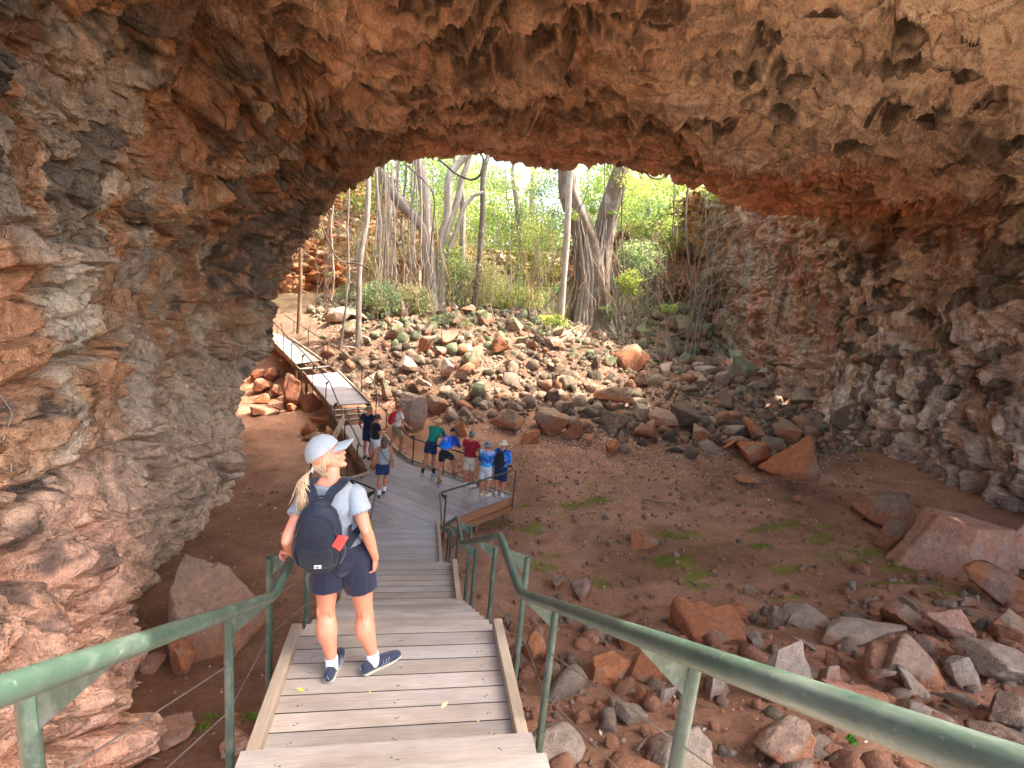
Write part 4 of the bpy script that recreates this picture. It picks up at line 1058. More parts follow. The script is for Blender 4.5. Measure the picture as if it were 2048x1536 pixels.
A_ = pts_in(120000, (-5, 21), (17.5, 35), lambda x, y, z: (z > .1) & (rg.random(len(x)) < .25 + .75 * sstep(-.2, .4, fbm(np.stack([x, y, 0 * x], 1) * .8, 2, 701))))
B_ = pts_in(9000, (1.4, 17), (12, 19.5), lambda x, y, z: rg.random(len(x)) < sstep(12, 17.5, y) ** 2 * .9 + .12)
C_ = pts_in(9000, (.9, 14), (2.6, 12), lambda x, y, z: rg.random(len(x)) < .06 + .35 * sstep(.15, .5, fbm(np.stack([x, y, 0 * x], 1) * .7, 3, 703)) + .25 * sstep(7, 4, y))
D_ = pts_in(900, (-5.5, -1), (3.6, 18), lambda x, y, z: rg.random(len(x)) < .55)
PP = np.concatenate([A_, B_, C_, D_]); PP[:, 2] += rg.uniform(.005, .05, len(PP))
near = PP[:, 1] < 12
sz = rg.uniform(.022, .055, len(PP)); sz = np.where(PP[:, 1] > 17, sz * 1.15, sz); sz[near] *= .75
pal = np.array([srgb3(192, 166, 146), srgb3(176, 144, 124), srgb3(150, 116, 94), srgb3(214, 196, 180), srgb3(132, 98, 74)])
Cc = pal[rg.integers(0, 5, len(PP))] * rg.uniform(.8, 1.1, (len(PP), 1))
V, F, Cq = leaf_quads(PP, sz, Cc, rg, .55); me = mesh_np('leaf_litter', V, F, False); vcol(me, Cq)
tag(link('leaf_litter', me, M_LITTER), 'pale dry leaves scattered over the slope and dirt floor', 'leaf litter', kind='stuff')
# moss and low grass patches
MP = []
for (x, y, rx, n) in [(1195,1002,26,520),(1150,1012,30,380),(1112,972,14,90),(1180,970,20,80),(1325,1125,34,380),(1335,1070,22,160),(1365,1078,22,140),(1515,1098,22,260),(1740,1110,55,520),(1800,1140,40,420),(1660,1120,40,200),(1052,1010,10,60),(1400,1100,30,70),(1620,1060,30,90),(405,1462,12,130),(422,1440,10,60),(505,1440,14,160),(1040,1012,8,40)]:
    for _ in range(n):
        q = on_ground(x + rg.normal() * rx * .55, y + rg.normal() * rx * .20) if False else None
        MP.append((x + rg.normal() * rx * .55, y + rg.normal() * rx * .17))
MP = np.array(MP)
gp = []
for (x, y, *_r) in [(0, 0)]: pass
Dm = FW[None] + RT[None] * ((MP[:, :1] - 1024) / CAM_F) - UP[None] * ((MP[:, 1:] - 768) / CAM_F)
t_ = np.full(len(MP), 12.0)
for _ in range(12):
    Pm = CAM_POS + Dm * t_[:, None]; g_ = ground_base(Pm[:, 0], Pm[:, 1]); t_ = t_ + .9 * (g_ - Pm[:, 2]) / Dm[:, 2]; t_ = np.clip(t_, 2, 30)
Pm = CAM_POS + Dm * t_[:, None]; Pm[:, 2] = ground_z(Pm[:, 0], Pm[:, 1]) + .012
Pm = np.repeat(Pm, 4, axis=0) + rg.normal(size=(len(Pm) * 4, 3)) * [.03, .03, .004]
gc = np.array([srgb3(128, 144, 44), srgb3(104, 122, 40), srgb3(150, 160, 60)])[rg.integers(0, 3, len(Pm))]
V, F, Cq = leaf_quads(Pm, rg.uniform(.008, .022, len(Pm)), gc, rg, 1.2, asp=.3); me = mesh_np('moss', V, F, False); vcol(me, Cq)
tag(link('moss', me, leaf_mat('moss_green', .2)), 'low bright green moss patches on the dirt floor', 'moss', kind='stuff')

# ------------------------------------------------------------------ pit walls behind the cave mouth
def cliff(name, label, pts, tops, nu, nv, seed, warm):
    c = crom([(x, y, t) for (x, y), t in zip(pts, tops)], nu); vv = np.linspace(0, 1, nv)
    G = np.zeros((nu, nv, 3)); 
    for i in range(nu):
        x, y, t = c[i]; z0 = gz(x, y) - .6
        G[i, :, 0] = x; G[i, :, 1] = y; G[i, :, 2] = z0 + (t - z0) * vv
    lean = (vv - .5) * 1.2
    N = grid_normals(G); P = G.reshape(-1, 3); Nn = N.reshape(-1, 3)
    ctr = np.array([5, 31, 4]) - P; sg = np.sign((Nn[:, :2] * ctr[:, :2]).sum(1)); Nn = Nn * sg[:, None]
    w = np.ones(len(P)); d, sh = rock_shape(P + seed, Nn, w); V = P + Nn * (d * 1.5)[:, None]
    n = len(P); D = fbm(P * np.array([1.3, 1.3, .35]) + seed, 4, 421); B = fbm(P * .9, 4, 411); E_ = fbm(P * 2.6, 3, 431)
    C = np.tile(srgb3(190, 140, 102), (n, 1))
    if warm: C = gmix(C, sstep(-.2, .3, D) * .9, srgb3(196, 128, 84)); C = gmix(C, sstep(.0, .35, B) * .6, srgb3(214, 190, 164))
    else: C = gmix(C, sstep(-.1, .4, D) * .7, srgb3(178, 120, 86)); C = gmix(C, sstep(-.1, .35, B) * .8, srgb3(160, 146, 130))
    C = gmix(C, sstep(.15, .35, E_ * .5 + .5 * sh[8] - .2) * .7, DARK); C = gmix(C, sstep(.35, .6, fbm(P * np.array([3, 3, .3]), 3, 461)) * .6, GREY * 1.2)
    me = mesh_np(name, V, grid_faces(nu, nv), True); vcol(me, C)
    return tag(link(name, me, M_ROCK), label, 'cliff', kind='structure')
cliff('cliff', 'orange layered cliff at the left side of the pit', [(-6.6, 20.6), (-8.6, 23), (-10.2, 28), (-9.8, 33), (-7.5, 37), (-4, 40.5), (0, 43)], [12, 14, 16, 16, 15, 13.5, 10], 420, 300, 0, True)
cliff('cliff', 'shaded rock wall at the back right of the pit', [(0, 43), (5, 46), (11, 46), (15.5, 42), (17.5, 38.5), (19, 35.5), (21.5, 32.5), (23, 28)], [10, 8.5, 9, 10.5, 12, 13.5, 15, 16], 380, 220, 40, False)  # last points run on unseen behind the cave wall, added to block the sun

# ------------------------------------------------------------------ trees, vines, shrubs
def bark_mat(name, mulc=(1, 1, 1)):
    t = NT(name); c = t.attr('tint'); o = t.geo.outputs['Object']
    n1 = t.noise(t.map((5, 5, .8)), 2.2, 7, .65, .5); n2 = t.noise(o, 18, 5, .65); n3 = t.noise(o, 1.1, 4, .6)
    col = t.mix(1.0, c, t.mix(t.rng(n1, .3, .7), (.62, .60, .58), (1.3, 1.3, 1.3)), 'MULTIPLY')
    col = t.mix(1.0, col, t.mix(t.rng(n2, .3, .7), (.82, .82, .82), (1.18, 1.18, 1.18)), 'MULTIPLY')
    col = t.mix(t.math('MULTIPLY', t.rng(n3, .55, .68), .55), col, (.42, .40, .36))
    t.base(col); t.rough(.85); t.nor(t.bump(t.math('ADD', n1, t.math('MULTIPLY', n2, .4)), .7, .04)); return t.m
M_BARK = bark_mat('bark')
M_LEAF = leaf_mat('green_leaf', .5, .45)
def limb(paths, name, mat, parent, col, nseg=28, ring=12, flute=.0, seed=0, wob=.04):
    """paths: list of (points, radii). One mesh."""
    Vs, Fs, Cs = [], [], []; base = 0
    for pi, (pts, rad) in enumerate(paths):
        k = max(6, int(nseg)); C = crom(pts, k) if len(pts) > 2 else np.linspace(pts[0], pts[-1], k); Rr = np.interp(np.linspace(0, 1, k), np.linspace(0, 1, len(rad)), rad)
        L = np.linspace(0, 1, k)
        C = C + np.stack([vnoise(np.stack([L * 7 + pi * 3.1 + seed, L * 0 + q, L * 0], 1), 800 + q) for q in range(3)], 1) * wob * (np.minimum(L, 1) * 4).clip(0, 1)[:, None]
        T = np.gradient(C, axis=0); T /= np.linalg.norm(T, axis=1)[:, None] + 1e-9
        ref = np.array([1., 0, 0]) if abs(T[0][0]) < .8 else np.array([0, 1., 0]); U = np.zeros_like(T)
        for i in range(k):
            u = ref - T[i] * (ref @ T[i]); u /= np.linalg.norm(u) + 1e-9; U[i] = u; ref = u
        Wv = np.cross(T, U); a = np.linspace(0, 2 * PI, ring, endpoint=False)
        rr_ = Rr[:, None] * (1 + (flute * np.sin(a * 5 + L[:, None] * 2 + pi) + flute * .6 * np.sin(a * 8 + 1.3 + L[:, None] * -3)))
        V = C[:, None] + U[:, None] * (np.cos(a) * rr_)[:, :, None] + Wv[:, None] * (np.sin(a) * rr_)[:, :, None]
        V = V.reshape(-1, 3)
        i, j = np.meshgrid(np.arange(k - 1), np.arange(ring), indexing='ij'); j2 = (j + 1) % ring
        F = np.stack([i * ring + j, i * ring + j2, (i + 1) * ring + j2, (i + 1) * ring + j], 2).reshape(-1, 4) + base
        Vs.append(V); Fs.append(F); base += len(V); Cs.append(np.tile(np.array(col) * (1 + .12 * math.sin(pi * 2.3 + seed)), (len(V), 1)))
    V = np.concatenate(Vs); C = np.concatenate(Cs)
    me = mesh_np(name, V, np.concatenate(Fs), True); vcol(me, C); return link(name, me, mat, parent)
def leaves(name, parent, blobs, seed, size, cols, mat=None, clump=.35, asp=.5, flat=.8):
    """blobs: (centre, radii, count)"""
    rg = np.random.default_rng(seed); Ps = []
    for c, r, n in blobs:
        n = int(n * 1.5); k = max(3, n // 22); cc = rg.normal(size=(k, 3)); cc /= np.linalg.norm(cc, axis=1)[:, None]; cc *= rg.uniform(.15, 1, (k, 1)) ** .5
        cc = np.array(c) + cc * np.array(r); idx = rg.integers(0, k, n)
        Ps.append(cc[idx] + rg.normal(size=(n, 3)) * clump * np.array([1, 1, .6]) * min(1.0, min(r)))
    P = np.concatenate(Ps); n = len(P); cols = np.array(cols); tone = sstep(-.5, .5, fbm(P * .8, 2, 900 + seed))
    C = cols[np.clip((tone * len(cols) + rg.normal(size=n) * .7).astype(int), 0, len(cols) - 1)] * rg.uniform(.8, 1.15, (n, 1))
    V, F, Cq = leaf_quads(P, rg.uniform(.6, 1.25, n) * size, C, rg, flat, asp=asp)
    me = mesh_np(name, V, F, False); vcol(me, Cq); return link(name, me, mat or M_LEAF, parent)
GR = [srgb3(104, 140, 62), srgb3(134, 166, 76), srgb3(162, 188, 92), srgb3(188, 202, 110)]
GY = [srgb3(150, 168, 70), srgb3(176, 188, 84), srgb3(196, 200, 110), srgb3(130, 152, 70)]
GB = [srgb3(104, 130, 92), srgb3(118, 144, 100), srgb3(142, 166, 118), srgb3(166, 184, 132)]
GP = [srgb3(168, 176, 120), srgb3(190, 190, 140), srgb3(150, 160, 104), srgb3(204, 196, 150)]
def soft_(L_): return [(q * .86 + srgb3(186, 186, 150) * .14) * .80 for q in L_]
GR, GY, GB, GP = soft_(GR), soft_(GY), soft_(GB), soft_(GP)
BK = srgb3(150, 140, 126); BKD = srgb3(108, 96, 82); BKB = srgb3(138, 112, 88); BKW = srgb3(196, 188, 174)
def pxp(x, y, Y, zoff=0): return tuple(at_y(x, y, Y) + np.array([0, 0, zoff]))
def pr(wpx, Y): return wpx / 2 / CAM_F * (Y * 1.03)

fb = on_ground(1185, 652); FY = fb[1]
fig = empty('fig_tree', 'massive strangler fig with fluted forked trunk at the top of the rubble slope', 'tree', (fb[0], FY, gz(fb[0], FY)))
pp_ = [([pxp(1188, 668, FY), pxp(1187, 640, FY), pxp(1183, 580, FY), pxp(1180, 520, FY), pxp(1172, 480, FY), pxp(1153, 430, FY), pxp(1138, 385, FY), pxp(1136, 330, FY), pxp(1140, 250, FY), pxp(1128, 120, FY)], [pr(84, FY), pr(66, FY), pr(60, FY), pr(56, FY), pr(46, FY), pr(38, FY), pr(34, FY), pr(32, FY), pr(28, FY), pr(14, FY)]),
       ([pxp(1196, 660, FY), pxp(1198, 600, FY), pxp(1200, 540, FY), pxp(1203, 490, FY), pxp(1217, 430, FY), pxp(1230, 385, FY), pxp(1248, 320, FY), pxp(1275, 220, FY), pxp(1310, 90, FY)], [pr(50, FY), pr(46, FY), pr(44, FY), pr(42, FY), pr(38, FY), pr(36, FY), pr(28, FY), pr(20, FY), pr(10, FY)])]
px_(limb(pp_, 'trunk', M_BARK, fig, srgb3(112, 96, 80), 46, 26, .10, 1, .05))
st_ = []; rs_ = random.Random(3)
for i in range(26):
    x0 = 1140 + i * 3.6 + rs_.uniform(-4, 4); xb = 1185 + (x0 - 1185) * 1.35; d = FY - .55 - rs_.uniform(0, .35) if 3 < i < 22 else FY - .1
    top = rs_.choice([470, 500, 440]); xt = 1182 + (x0 - 1185) * .45 + (-14 if i < 13 else 22) * (1 - (top - 440) / 120)
    st_.append(([pxp(xb + rs_.uniform(-16, 16), 672, d - .35), pxp(xb * .8 + x0 * .2, 650, d - .1), pxp(x0, 600, d), pxp(1186 + (x0 - 1185) * .75, 545, d), pxp(xt, top, d + .15)], [pr(9, FY), pr(9, FY), pr(8, FY), pr(7, FY), pr(3, FY)]))
px_(limb(st_, 'fused_roots', M_BARK, fig, BK * .82, 30, 8, .05, 7, .05))
ro = []
for i in range(11):
    a = rs_.uniform(-1, 1); x1 = 1185 + a * 90; y1 = 668 + rs_.uniform(0, 16)
    g1 = on_ground(x1, y1); ro.append(([tuple(fb + [a * .5, -.3, .5]), tuple(fb + (g1 - fb) * .4 + [0, 0, .22]), tuple(g1 + [0, 0, .02]), tuple(g1 + (g1 - fb) * .35 + [0, 0, -.12])], [.16, .12, .08, .04]))
px_(limb(ro, 'surface_roots', M_BARK, fig, BKB, 22, 8, .05, 9, .05))
# buttress: a thick leaning fin
bl, bm_, bt = on_ground(1068, 642), np.array(pxp(1150, 655, FY)), np.array(pxp(1152, 545, FY))
m_ = []; Vb = []; nb = 26
for i in range(nb + 1):
    t = i / nb; foot = bl + (bm_ - bl) * t; top = bl + [0, 0, .15] + (bt - bl) * (t ** 1.15)
    for s_ in (-1, 1):
        for v in np.linspace(0, 1, 10):
            q = foot * (1 - v) + top * v; Vb.append(q + np.array([.10, -1, 0]) * s_ * (.10 + .10 * (1 - v)) + np.array([0, 0, -.2 * (1 - v)]))
Fb = []
for i in range(nb):
    for s_ in range(2):
        for v in range(9):
            a = i * 20 + s_ * 10 + v; Fb.append((a, a + 1, a + 21, a + 20))
    Fb.append((i * 20 + 9, i * 20 + 19, i * 20 + 39, i * 20 + 29))
Vb = np.array(Vb); Vb += (np.stack([fbm(Vb * 1.5, 3, 981 + q) for q in range(3)], 1)) * .12
me = mesh_np('buttress_root', Vb, np.array(Fb), True); vcol(me, np.tile(srgb3(122, 116, 78), (len(Vb), 1))); px_(link('buttress_root', me, M_BARK, fig))
px_(leaves('crown', fig, [(pxp(1130, 60, FY), (3.6, 3.2, 2.0), 3400), (pxp(1330, 40, FY), (3.8, 3.4, 2.0), 3400), (pxp(1235, 330, FY + .5), (1.6, 1.2, .9), 900), (pxp(1275, 370, FY - .5), (1.3, 1.2, .7), 600), (pxp(1120, 330, FY + 1), (.8, 1, .6), 160), (pxp(1225, 425, FY - .8), (.25, .3, .15), 60), (pxp(1150, 430, FY - .8), (.4, .3, .3), 80)] + [((x, y, z), (3.0, 2.4, 1.3), 1900) for x, y, z in ((5, 26, 15), (10, 28.5, 16), (14.5, 25.5, 15.5), (1, 24.5, 14.5), (18, 28.5, 15), (8, 23.8, 15.8), (20, 24, 16))], 31, .085, GR + GY[:2]))
pole = empty('aerial_root_trunk', 'straight pale aerial trunk dropping in front of the big fig tree', 'tree', tuple(on_ground(1122, 645)), 'slender trunks and aerial roots')
PYY = FY - 1.6
px_(limb([([pxp(1121, 652, PYY), pxp(1126, 560, PYY), pxp(1132, 480, PYY), pxp(1137, 400, PYY), pxp(1143, 320, PYY), pxp(1146, 220, PYY), pxp(1140, 90, PYY)], [pr(14, PYY), pr(12, PYY), pr(13, PYY), pr(12, PYY), pr(12, PYY), pr(11, PYY), pr(8, PYY)])], 'trunk', M_BARK, pole, BK * 1.1, 40, 10, .06, 2, .05))

LY = on_ground(868, 628)[1] + 1.0
lf = empty('fig_tree', 'pale many-stemmed fig with leaning limbs and curtains of hanging roots left of centre', 'tree', tuple(on_ground(868, 628)))
px_(limb([([pxp(862, 640, LY), pxp(858, 560, LY), pxp(852, 470, LY), pxp(838, 445, LY), pxp(800, 405, LY), pxp(775, 370, LY), pxp(752, 325, LY), pxp(738, 290, LY), pxp(705, 180, LY)], [pr(34, LY), pr(28, LY), pr(24, LY), pr(20, LY), pr(20, LY), pr(18, LY), pr(17, LY), pr(14, LY), pr(8, LY)]),
          ([pxp(866, 640, LY), pxp(862, 550, LY), pxp(853, 440, LY), pxp(846, 370, LY), pxp(834, 300, LY), pxp(828, 220, LY), pxp(820, 90, LY)], [pr(30, LY), pr(26, LY), pr(20, LY), pr(20, LY), pr(17, LY), pr(12, LY), pr(6, LY)]),
          ([pxp(880, 638, LY), pxp(884, 560, LY), pxp(884, 490, LY), pxp(892, 440, LY), pxp(898, 385, LY), pxp(903, 345, LY), pxp(925, 318, LY), pxp(945, 298, LY), pxp(1010, 200, LY)], [pr(22, LY), pr(18, LY), pr(16, LY), pr(15, LY), pr(16, LY), pr(15, LY), pr(13, LY), pr(12, LY), pr(6, LY)]),
          ([pxp(872, 640, LY), pxp(878, 540, LY), pxp(890, 470, LY), pxp(910, 415, LY), pxp(925, 360, LY), pxp(935, 320, LY), pxp(960, 240, LY)], [pr(18, LY), pr(14, LY), pr(13, LY), pr(12, LY), pr(11, LY), pr(9, LY), pr(5, LY)]),
          ([pxp(884, 600, LY), pxp(900, 500, LY), pxp(926, 420, LY), pxp(945, 395, LY), pxp(968, 385, LY)], [pr(8, LY), pr(8, LY), pr(8, LY), pr(7, LY), pr(5, LY)])], 'trunk', M_BARK, lf, BK * .95, 46, 14, .07, 4, .06))
rs_ = random.Random(8)
for i in range(26):
    x = rs_.choice([rs_.uniform(752, 800), rs_.uniform(790, 880), rs_.uniform(755, 775)]); yy = LY + rs_.uniform(-1.4, .8); sw = rs_.uniform(-10, 10)
    yb = rs_.uniform(540, 640); w = rs_.choice([2, 2.5, 3, 5])
    px_(limb([([pxp(x + sw, 230, yy), pxp(x + sw * .6, 330, yy), pxp(x + rs_.uniform(-5, 5), 430, yy), pxp(x - sw * .3, 520, yy), pxp(x - sw * .4 + rs_.uniform(-5, 5), yb, yy)], [pr(w, LY), pr(w, LY), pr(w, LY), pr(w * .9, LY), pr(w * .6, LY)])], 'aerial_root', M_BARK, lf, BK * rs_.uniform(.8, 1.25), 22, 6, 0, i, .08))
px_(leaves('crown', lf, [(pxp(740, 120, LY), (3.6, 3, 2.2), 3000), (pxp(900, 60, LY), (4, 3.2, 2.4), 3600), (pxp(1010, 100, LY), (3, 3, 2), 2200), (pxp(725, 395, LY), (.8, .8, 1.3), 260), (pxp(905, 520, LY), (.9, .9, 1.2), 420), (pxp(810, 330, LY + 1), (2, 1, .8), 260)], 33, .085, GR))

def slender(name, label, path, wid, Y, col, crown=None, group='slender trunks and aerial roots', seed=0, cols=GR, cat='tree', wob=.04):
    g = on_ground(path[0][0], path[0][1]); o = empty(name, label, cat, tuple(g), group)
    P = [pxp(x, y, Y) for x, y in path]
    px_(limb([(P, [pr(w, Y) for w in wid])], 'trunk' if cat == 'tree' else 'stem', M_BARK, o, col, 40, 9, .03, seed, wob))
    if crown: px_(leaves('crown', o, crown, 60 + seed, .085, cols))
    return o
def gY(x, y): return float(on_ground(x, y)[1])
Y1 = gY(716, 690); slender('sapling', 'slender grey trunk rising from the rocks left of the left fig', [(716, 694), (718, 600), (720, 515), (728, 465), (734, 426), (737, 370), (737, 320), (741, 200), (738, 90)], [12, 10, 10, 10, 9, 9, 8, 6, 4], Y1, BK * .85, [(pxp(738, 60, Y1), (2.2, 2.2, 1.2), 1200)], seed=1)
Y1 = gY(948, 620); slender('sapling', 'thin dark upright trunk between the two figs', [(948, 624), (951, 590), (957, 530), (960, 484), (965, 430), (966, 367), (970, 330), (977, 303), (990, 200), (1000, 100)], [12, 11, 10, 10, 10, 10, 9, 9, 7, 4], Y1, BKD * .8, [(pxp(1000, 70, Y1), (2.8, 2.4, 1.3), 1600)], seed=2)
Y1 = 24.0; slender('sapling', 'straight thin pale pole by the left wall beside the boardwalk', [(596, 668), (600, 560), (602, 470), (606, 430), (612, 350), (615, 250)], [7, 7, 6, 6, 5, 4], Y1, BKB, seed=3)
Y1 = gY(681, 695); slender('sapling', 'very thin leaning stem left of the slender grey trunk', [(680, 700), (690, 630), (695, 580), (697, 543), (697, 480), (696, 426), (700, 300)], [5, 5, 4, 4, 4, 3, 2], Y1, BK * .8, seed=4)
Y1 = gY(1338, 592); slender('sapling', 'small white-barked sapling on the right bank', [(1341, 592), (1338, 560), (1331, 531), (1320, 512), (1313, 500), (1316, 470), (1320, 440), (1318, 400), (1325, 350)], [12, 10, 9, 9, 7, 5, 4, 3, 2], Y1, BKW, [(pxp(1320, 380, Y1), (1.6, 1.3, 1.1), 900), (pxp(1300, 440, Y1), (1, 1, .6), 300)], seed=5, cols=GY)
Y1 = 40.0; slender('tree', 'pale leaning tree on the rim at the back right', [(1405, 480), (1400, 420), (1392, 370), (1388, 330), (1395, 220)], [26, 22, 18, 16, 10], Y1, BK * 1.1, [(pxp(1400, 240, Y1), (4, 3, 2.4), 2400), (pxp(1425, 390, Y1 - 3), (.9, .8, .6), 300)], group=None, seed=6)
for i, (xs, lb) in enumerate([(770, 'grey trunk seen behind the left fig roots'), (1040, 'thin branching tree against the sky in the middle'), (1075, 'bent dark tree just left of the big fig against the sky'), (1290, 'thin tree in the foliage right of the big fig'), (1345, 'thin tree on the slope behind the hanging vine'), (925, 'grey leaning tree behind the thin dark trunk')]):
    Y1 = 37 + (i * 37 % 5); rs_ = random.Random(40 + i); x = xs
    slender('tree', lb, [(x + rs_.uniform(-15, 15), 612), (x, 500), (x + rs_.uniform(-12, 12), 400), (x + rs_.uniform(-18, 18), 320), (x + rs_.uniform(-40, 40), 180)], [14, 12, 10, 8, 4], Y1, BK * rs_.uniform(.7, 1.1),
            [(pxp(x, 150, Y1), (3.6, 3, 2), 1900), (pxp(x + rs_.uniform(-30, 30), 360, Y1), (1.8, 1.5, 1.3), 700)], group=None, seed=7 + i, cols=[GR, GY, GB][i % 3])
# branches against the sky
rs_ = random.Random(5)
# hanging vines
VN = [([(1381, 300), (1380, 345), (1374, 400), (1372, 455), (1376, 530), (1381, 587), (1388, 628), (1378, 655), (1366, 666), (1340, 674)], 5, gY(1360, 690) - .6, 'long thick vine hanging from the cave lip on the right down to a mossy boulder', BKD * .75),
      ([(1211, 300), (1209, 420), (1212, 560), (1208, 640)], 2.2, FY - 1, 'thin straight vine in front of the big fig', BKD), ([(1345, 310), (1348, 400), (1346, 470)], 2.5, 30, 'short dark vine at the right of the opening', BKD * .7),
      ([(1290, 310), (1293, 345), (1305, 357), (1325, 355), (1345, 335), (1356, 322)], 4, 29, 'looping vine near the right of the cave lip', BKD * .7),
      ([(876, 318), (890, 330), (915, 350), (945, 360), (962, 350), (966, 320), (955, 300)], 4, 26, 'dark vine loop hanging in front of the left fig', BKD * .6),
      ([(641, 440), (655, 480), (672, 515), (690, 525), (715, 528), (740, 540)], 3, 26, 'sagging vine across the orange cliff', BKD * .7),
      ([(815, 330), (850, 365), (868, 395), (862, 500), (866, 560)], 3, LY - 1.5, 'thin vine crossing the left fig trunk', BKD * .7),
      ([(783, 560), (790, 590), (820, 600), (850, 590), (870, 560)], 3, LY - 2, 'low slack vine at the foot of the left fig', BKD * .8),
      ([(1178, 300), (1174, 380), (1160, 430), (1150, 520)], 2, FY - 1.2, 'thin dark vine hanging beside the pale aerial trunk', BKD * .8),
      ([(1250, 330), (1244, 420), (1247, 560), (1243, 630)], 2.5, FY - .5, 'thin vine right of the big fig', BKD * .8),
      ([(1010, 300), (1015, 400), (1022, 520), (1018, 600)], 2, 31, 'pale thin vine right of the thin dark trunk', BK), ([(668, 350), (664, 430), (666, 540), (664, 600)], 3, 28, 'pale root hanging on the orange cliff', BK * 1.1)]
for i, (path, w, Y, lb, c) in enumerate(VN):
    P = [pxp(x, y, Y) for x, y in path]; o = limb([(P, [pr(w, Y)] * 3)], 'hanging_vine', M_BARK, None, c, 40, 7, 0, i, .05); tag(o, lb, 'vine', 'hanging vines')

# shrubs and leafy thickets: (x, y, rx, ry in px, Y, leaves, palette, label)
SH = [(1015, 430, 62, 90, 40, 3600, GR, 'tall dense green shrub in the middle of the opening'), (1070, 520, 60, 90, 37, 3400, GY, 'yellow-green thicket left of the big fig'),
      (965, 560, 55, 60, 34, 2400, GP, 'pale dry-looking bush behind the thin dark trunk'), (905, 560, 50, 60, 33, 2000, GB, 'blue-green bush at the foot of the left fig'),
      (760, 595, 45, 32, 30, 1300, GB, 'low bush beside the slender grey trunk'), (830, 600, 35, 30, 31, 1200, GP, 'pale low bush below the left fig roots'),
      (1100, 400, 45, 70, 38, 2400, GB, 'shaded shrub reaching up behind the pale aerial trunk'), (1035, 600, 60, 32, 34, 1800, GY, 'low sunny bush at the crest left of the buttress root'),
      (1290, 420, 70, 60, 35, 3200, GR, 'bright shrub behind the right limb of the big fig'), (1350, 360, 70, 40, 36, 2600, GY, 'bright overhanging foliage at the upper right of the opening'),
      (1280, 520, 50, 40, 32, 1700, GB, 'blue-green shrub right of the big fig trunk'), (1262, 565, 30, 26, 30, 800, GY, 'small yellow-green plant right of the fig base'),
      (1240, 370, 40, 40, 36, 1500, GR, 'light green foliage between the two limbs of the big fig'), (1180, 400, 30, 60, 36, 1500, GR, 'green foliage framed in the fork of the big fig'),
      (1400, 470, 50, 50, 38, 1500, GP, 'pale scrub on the back right wall'), (920, 470, 50, 70, 39, 2400, GY, 'light thicket behind the left fig'), (990, 350, 50, 36, 42, 2000, GR, 'leafy top reaching the sky in the middle'),
      (820, 480, 60, 70, 40, 1200, GP, 'sparse dry scrub behind the hanging roots'), (890, 400, 60, 70, 41, 2600, GR, 'green foliage filling the gap behind the left fig limbs'), (1060, 470, 60, 60, 39, 2600, GR, 'dense middle-height thicket left of the big fig fork'), (1310, 470, 60, 50, 36, 2400, GY, 'leafy thicket between the big fig and the white sapling'), (720, 370, 36, 60, 34, 900, GY, 'leafy spray in front of the orange cliff'), (1340, 620, 20, 14, 28, 260, GY, 'small plant among the right boulders'),
      (1108, 640, 40, 14, 28, 500, GY, 'low green plants around the fig buttress'), (905, 640, 50, 12, 30, 500, GB, 'low green plants on the crest below the left fig'), (700, 600, 30, 30, 33, 500, GB, 'small bush at the foot of the orange cliff'), (655, 470, 46, 90, 32.5, 700, GP, 'dry creeper hanging over the orange cliff'), (740, 480, 50, 80, 36, 1400, GP, 'dry grey-green scrub against the back of the orange cliff'),
      (1430, 380, 26, 20, 30, 300, GY, 'bright leafy tuft at the right corner of the opening'), (1130, 600, 28, 36, 33, 700, GB, 'shaded bush behind the buttress root'), (1215, 620, 24, 20, 31, 350, GB, 'dark low plant right of the fig roots')]
for i, (x, y, rx, ry, Y, n, cl, lb) in enumerate(SH):
    c = np.array(pxp(x, y, Y)); sx, sz = rx / CAM_F * Y, ry / CAM_F * Y; g0 = gz(c[0], c[1]); rs_ = random.Random(90 + i)
    o = empty('shrub', lb, 'shrub', (c[0], c[1], g0)); st = []
    for k in range(7):
        tx = c + np.array([rs_.uniform(-1, 1) * sx, rs_.uniform(-1, 1) * sx * .5, rs_.uniform(0, 1) * sz]); b0 = np.array([c[0] + rs_.uniform(-.5, .5) * sx, c[1] + rs_.uniform(-.4, .4), g0 - .05])
        st.append(([tuple(b0), tuple(b0 * .6 + tx * .4 + [rs_.uniform(-.4, .4), 0, .2]), tuple(tx)], [.03, .022, .008]))
    px_(limb(st, 'stems', M_BARK, o, BK * rs_.uniform(.7, 1.2), 12, 5, 0, i, .15))
    px_(leaves('foliage', o, [(tuple(c), (sx, sx * .6, sz), n)], 200 + i, .075, cl, clump=.28))
# far-off woodland that closes the view behind the pit, and tangled brush
o = leaves('woodland', None, [((x, 52 + (k * 7 % 9), 9 + (k * 5 % 7)), (5, 3, 4.5), 5200) for k, x in enumerate(np.linspace(-16, 34, 13))], 300, .17, GR + GY, clump=.8); tag(o, 'mass of sunlit green woodland behind the pit', 'woodland', kind='stuff')
rs_ = random.Random(77); br = []
for i in range(240):
    x = rs_.uniform(740, 1440); Y = rs_.uniform(29, 38); y0 = rs_.uniform(590, 645); dx = rs_.gauss(0, 45); y1 = rs_.uniform(380, 560)
    br.append(([pxp(x, y0, Y), pxp(x + dx * .3 + rs_.uniform(-12, 12), y0 * .6 + y1 * .4, Y + rs_.uniform(-.5, .5)), pxp(x + dx, y1, Y)], [.025, .018, .008]))
o = limb(br, 'brush', M_BARK, None, BKB * 1.2, 14, 4, 0, 5, .22); tag(o, 'tangle of thin bare stems filling the undergrowth', 'brush', kind='stuff')
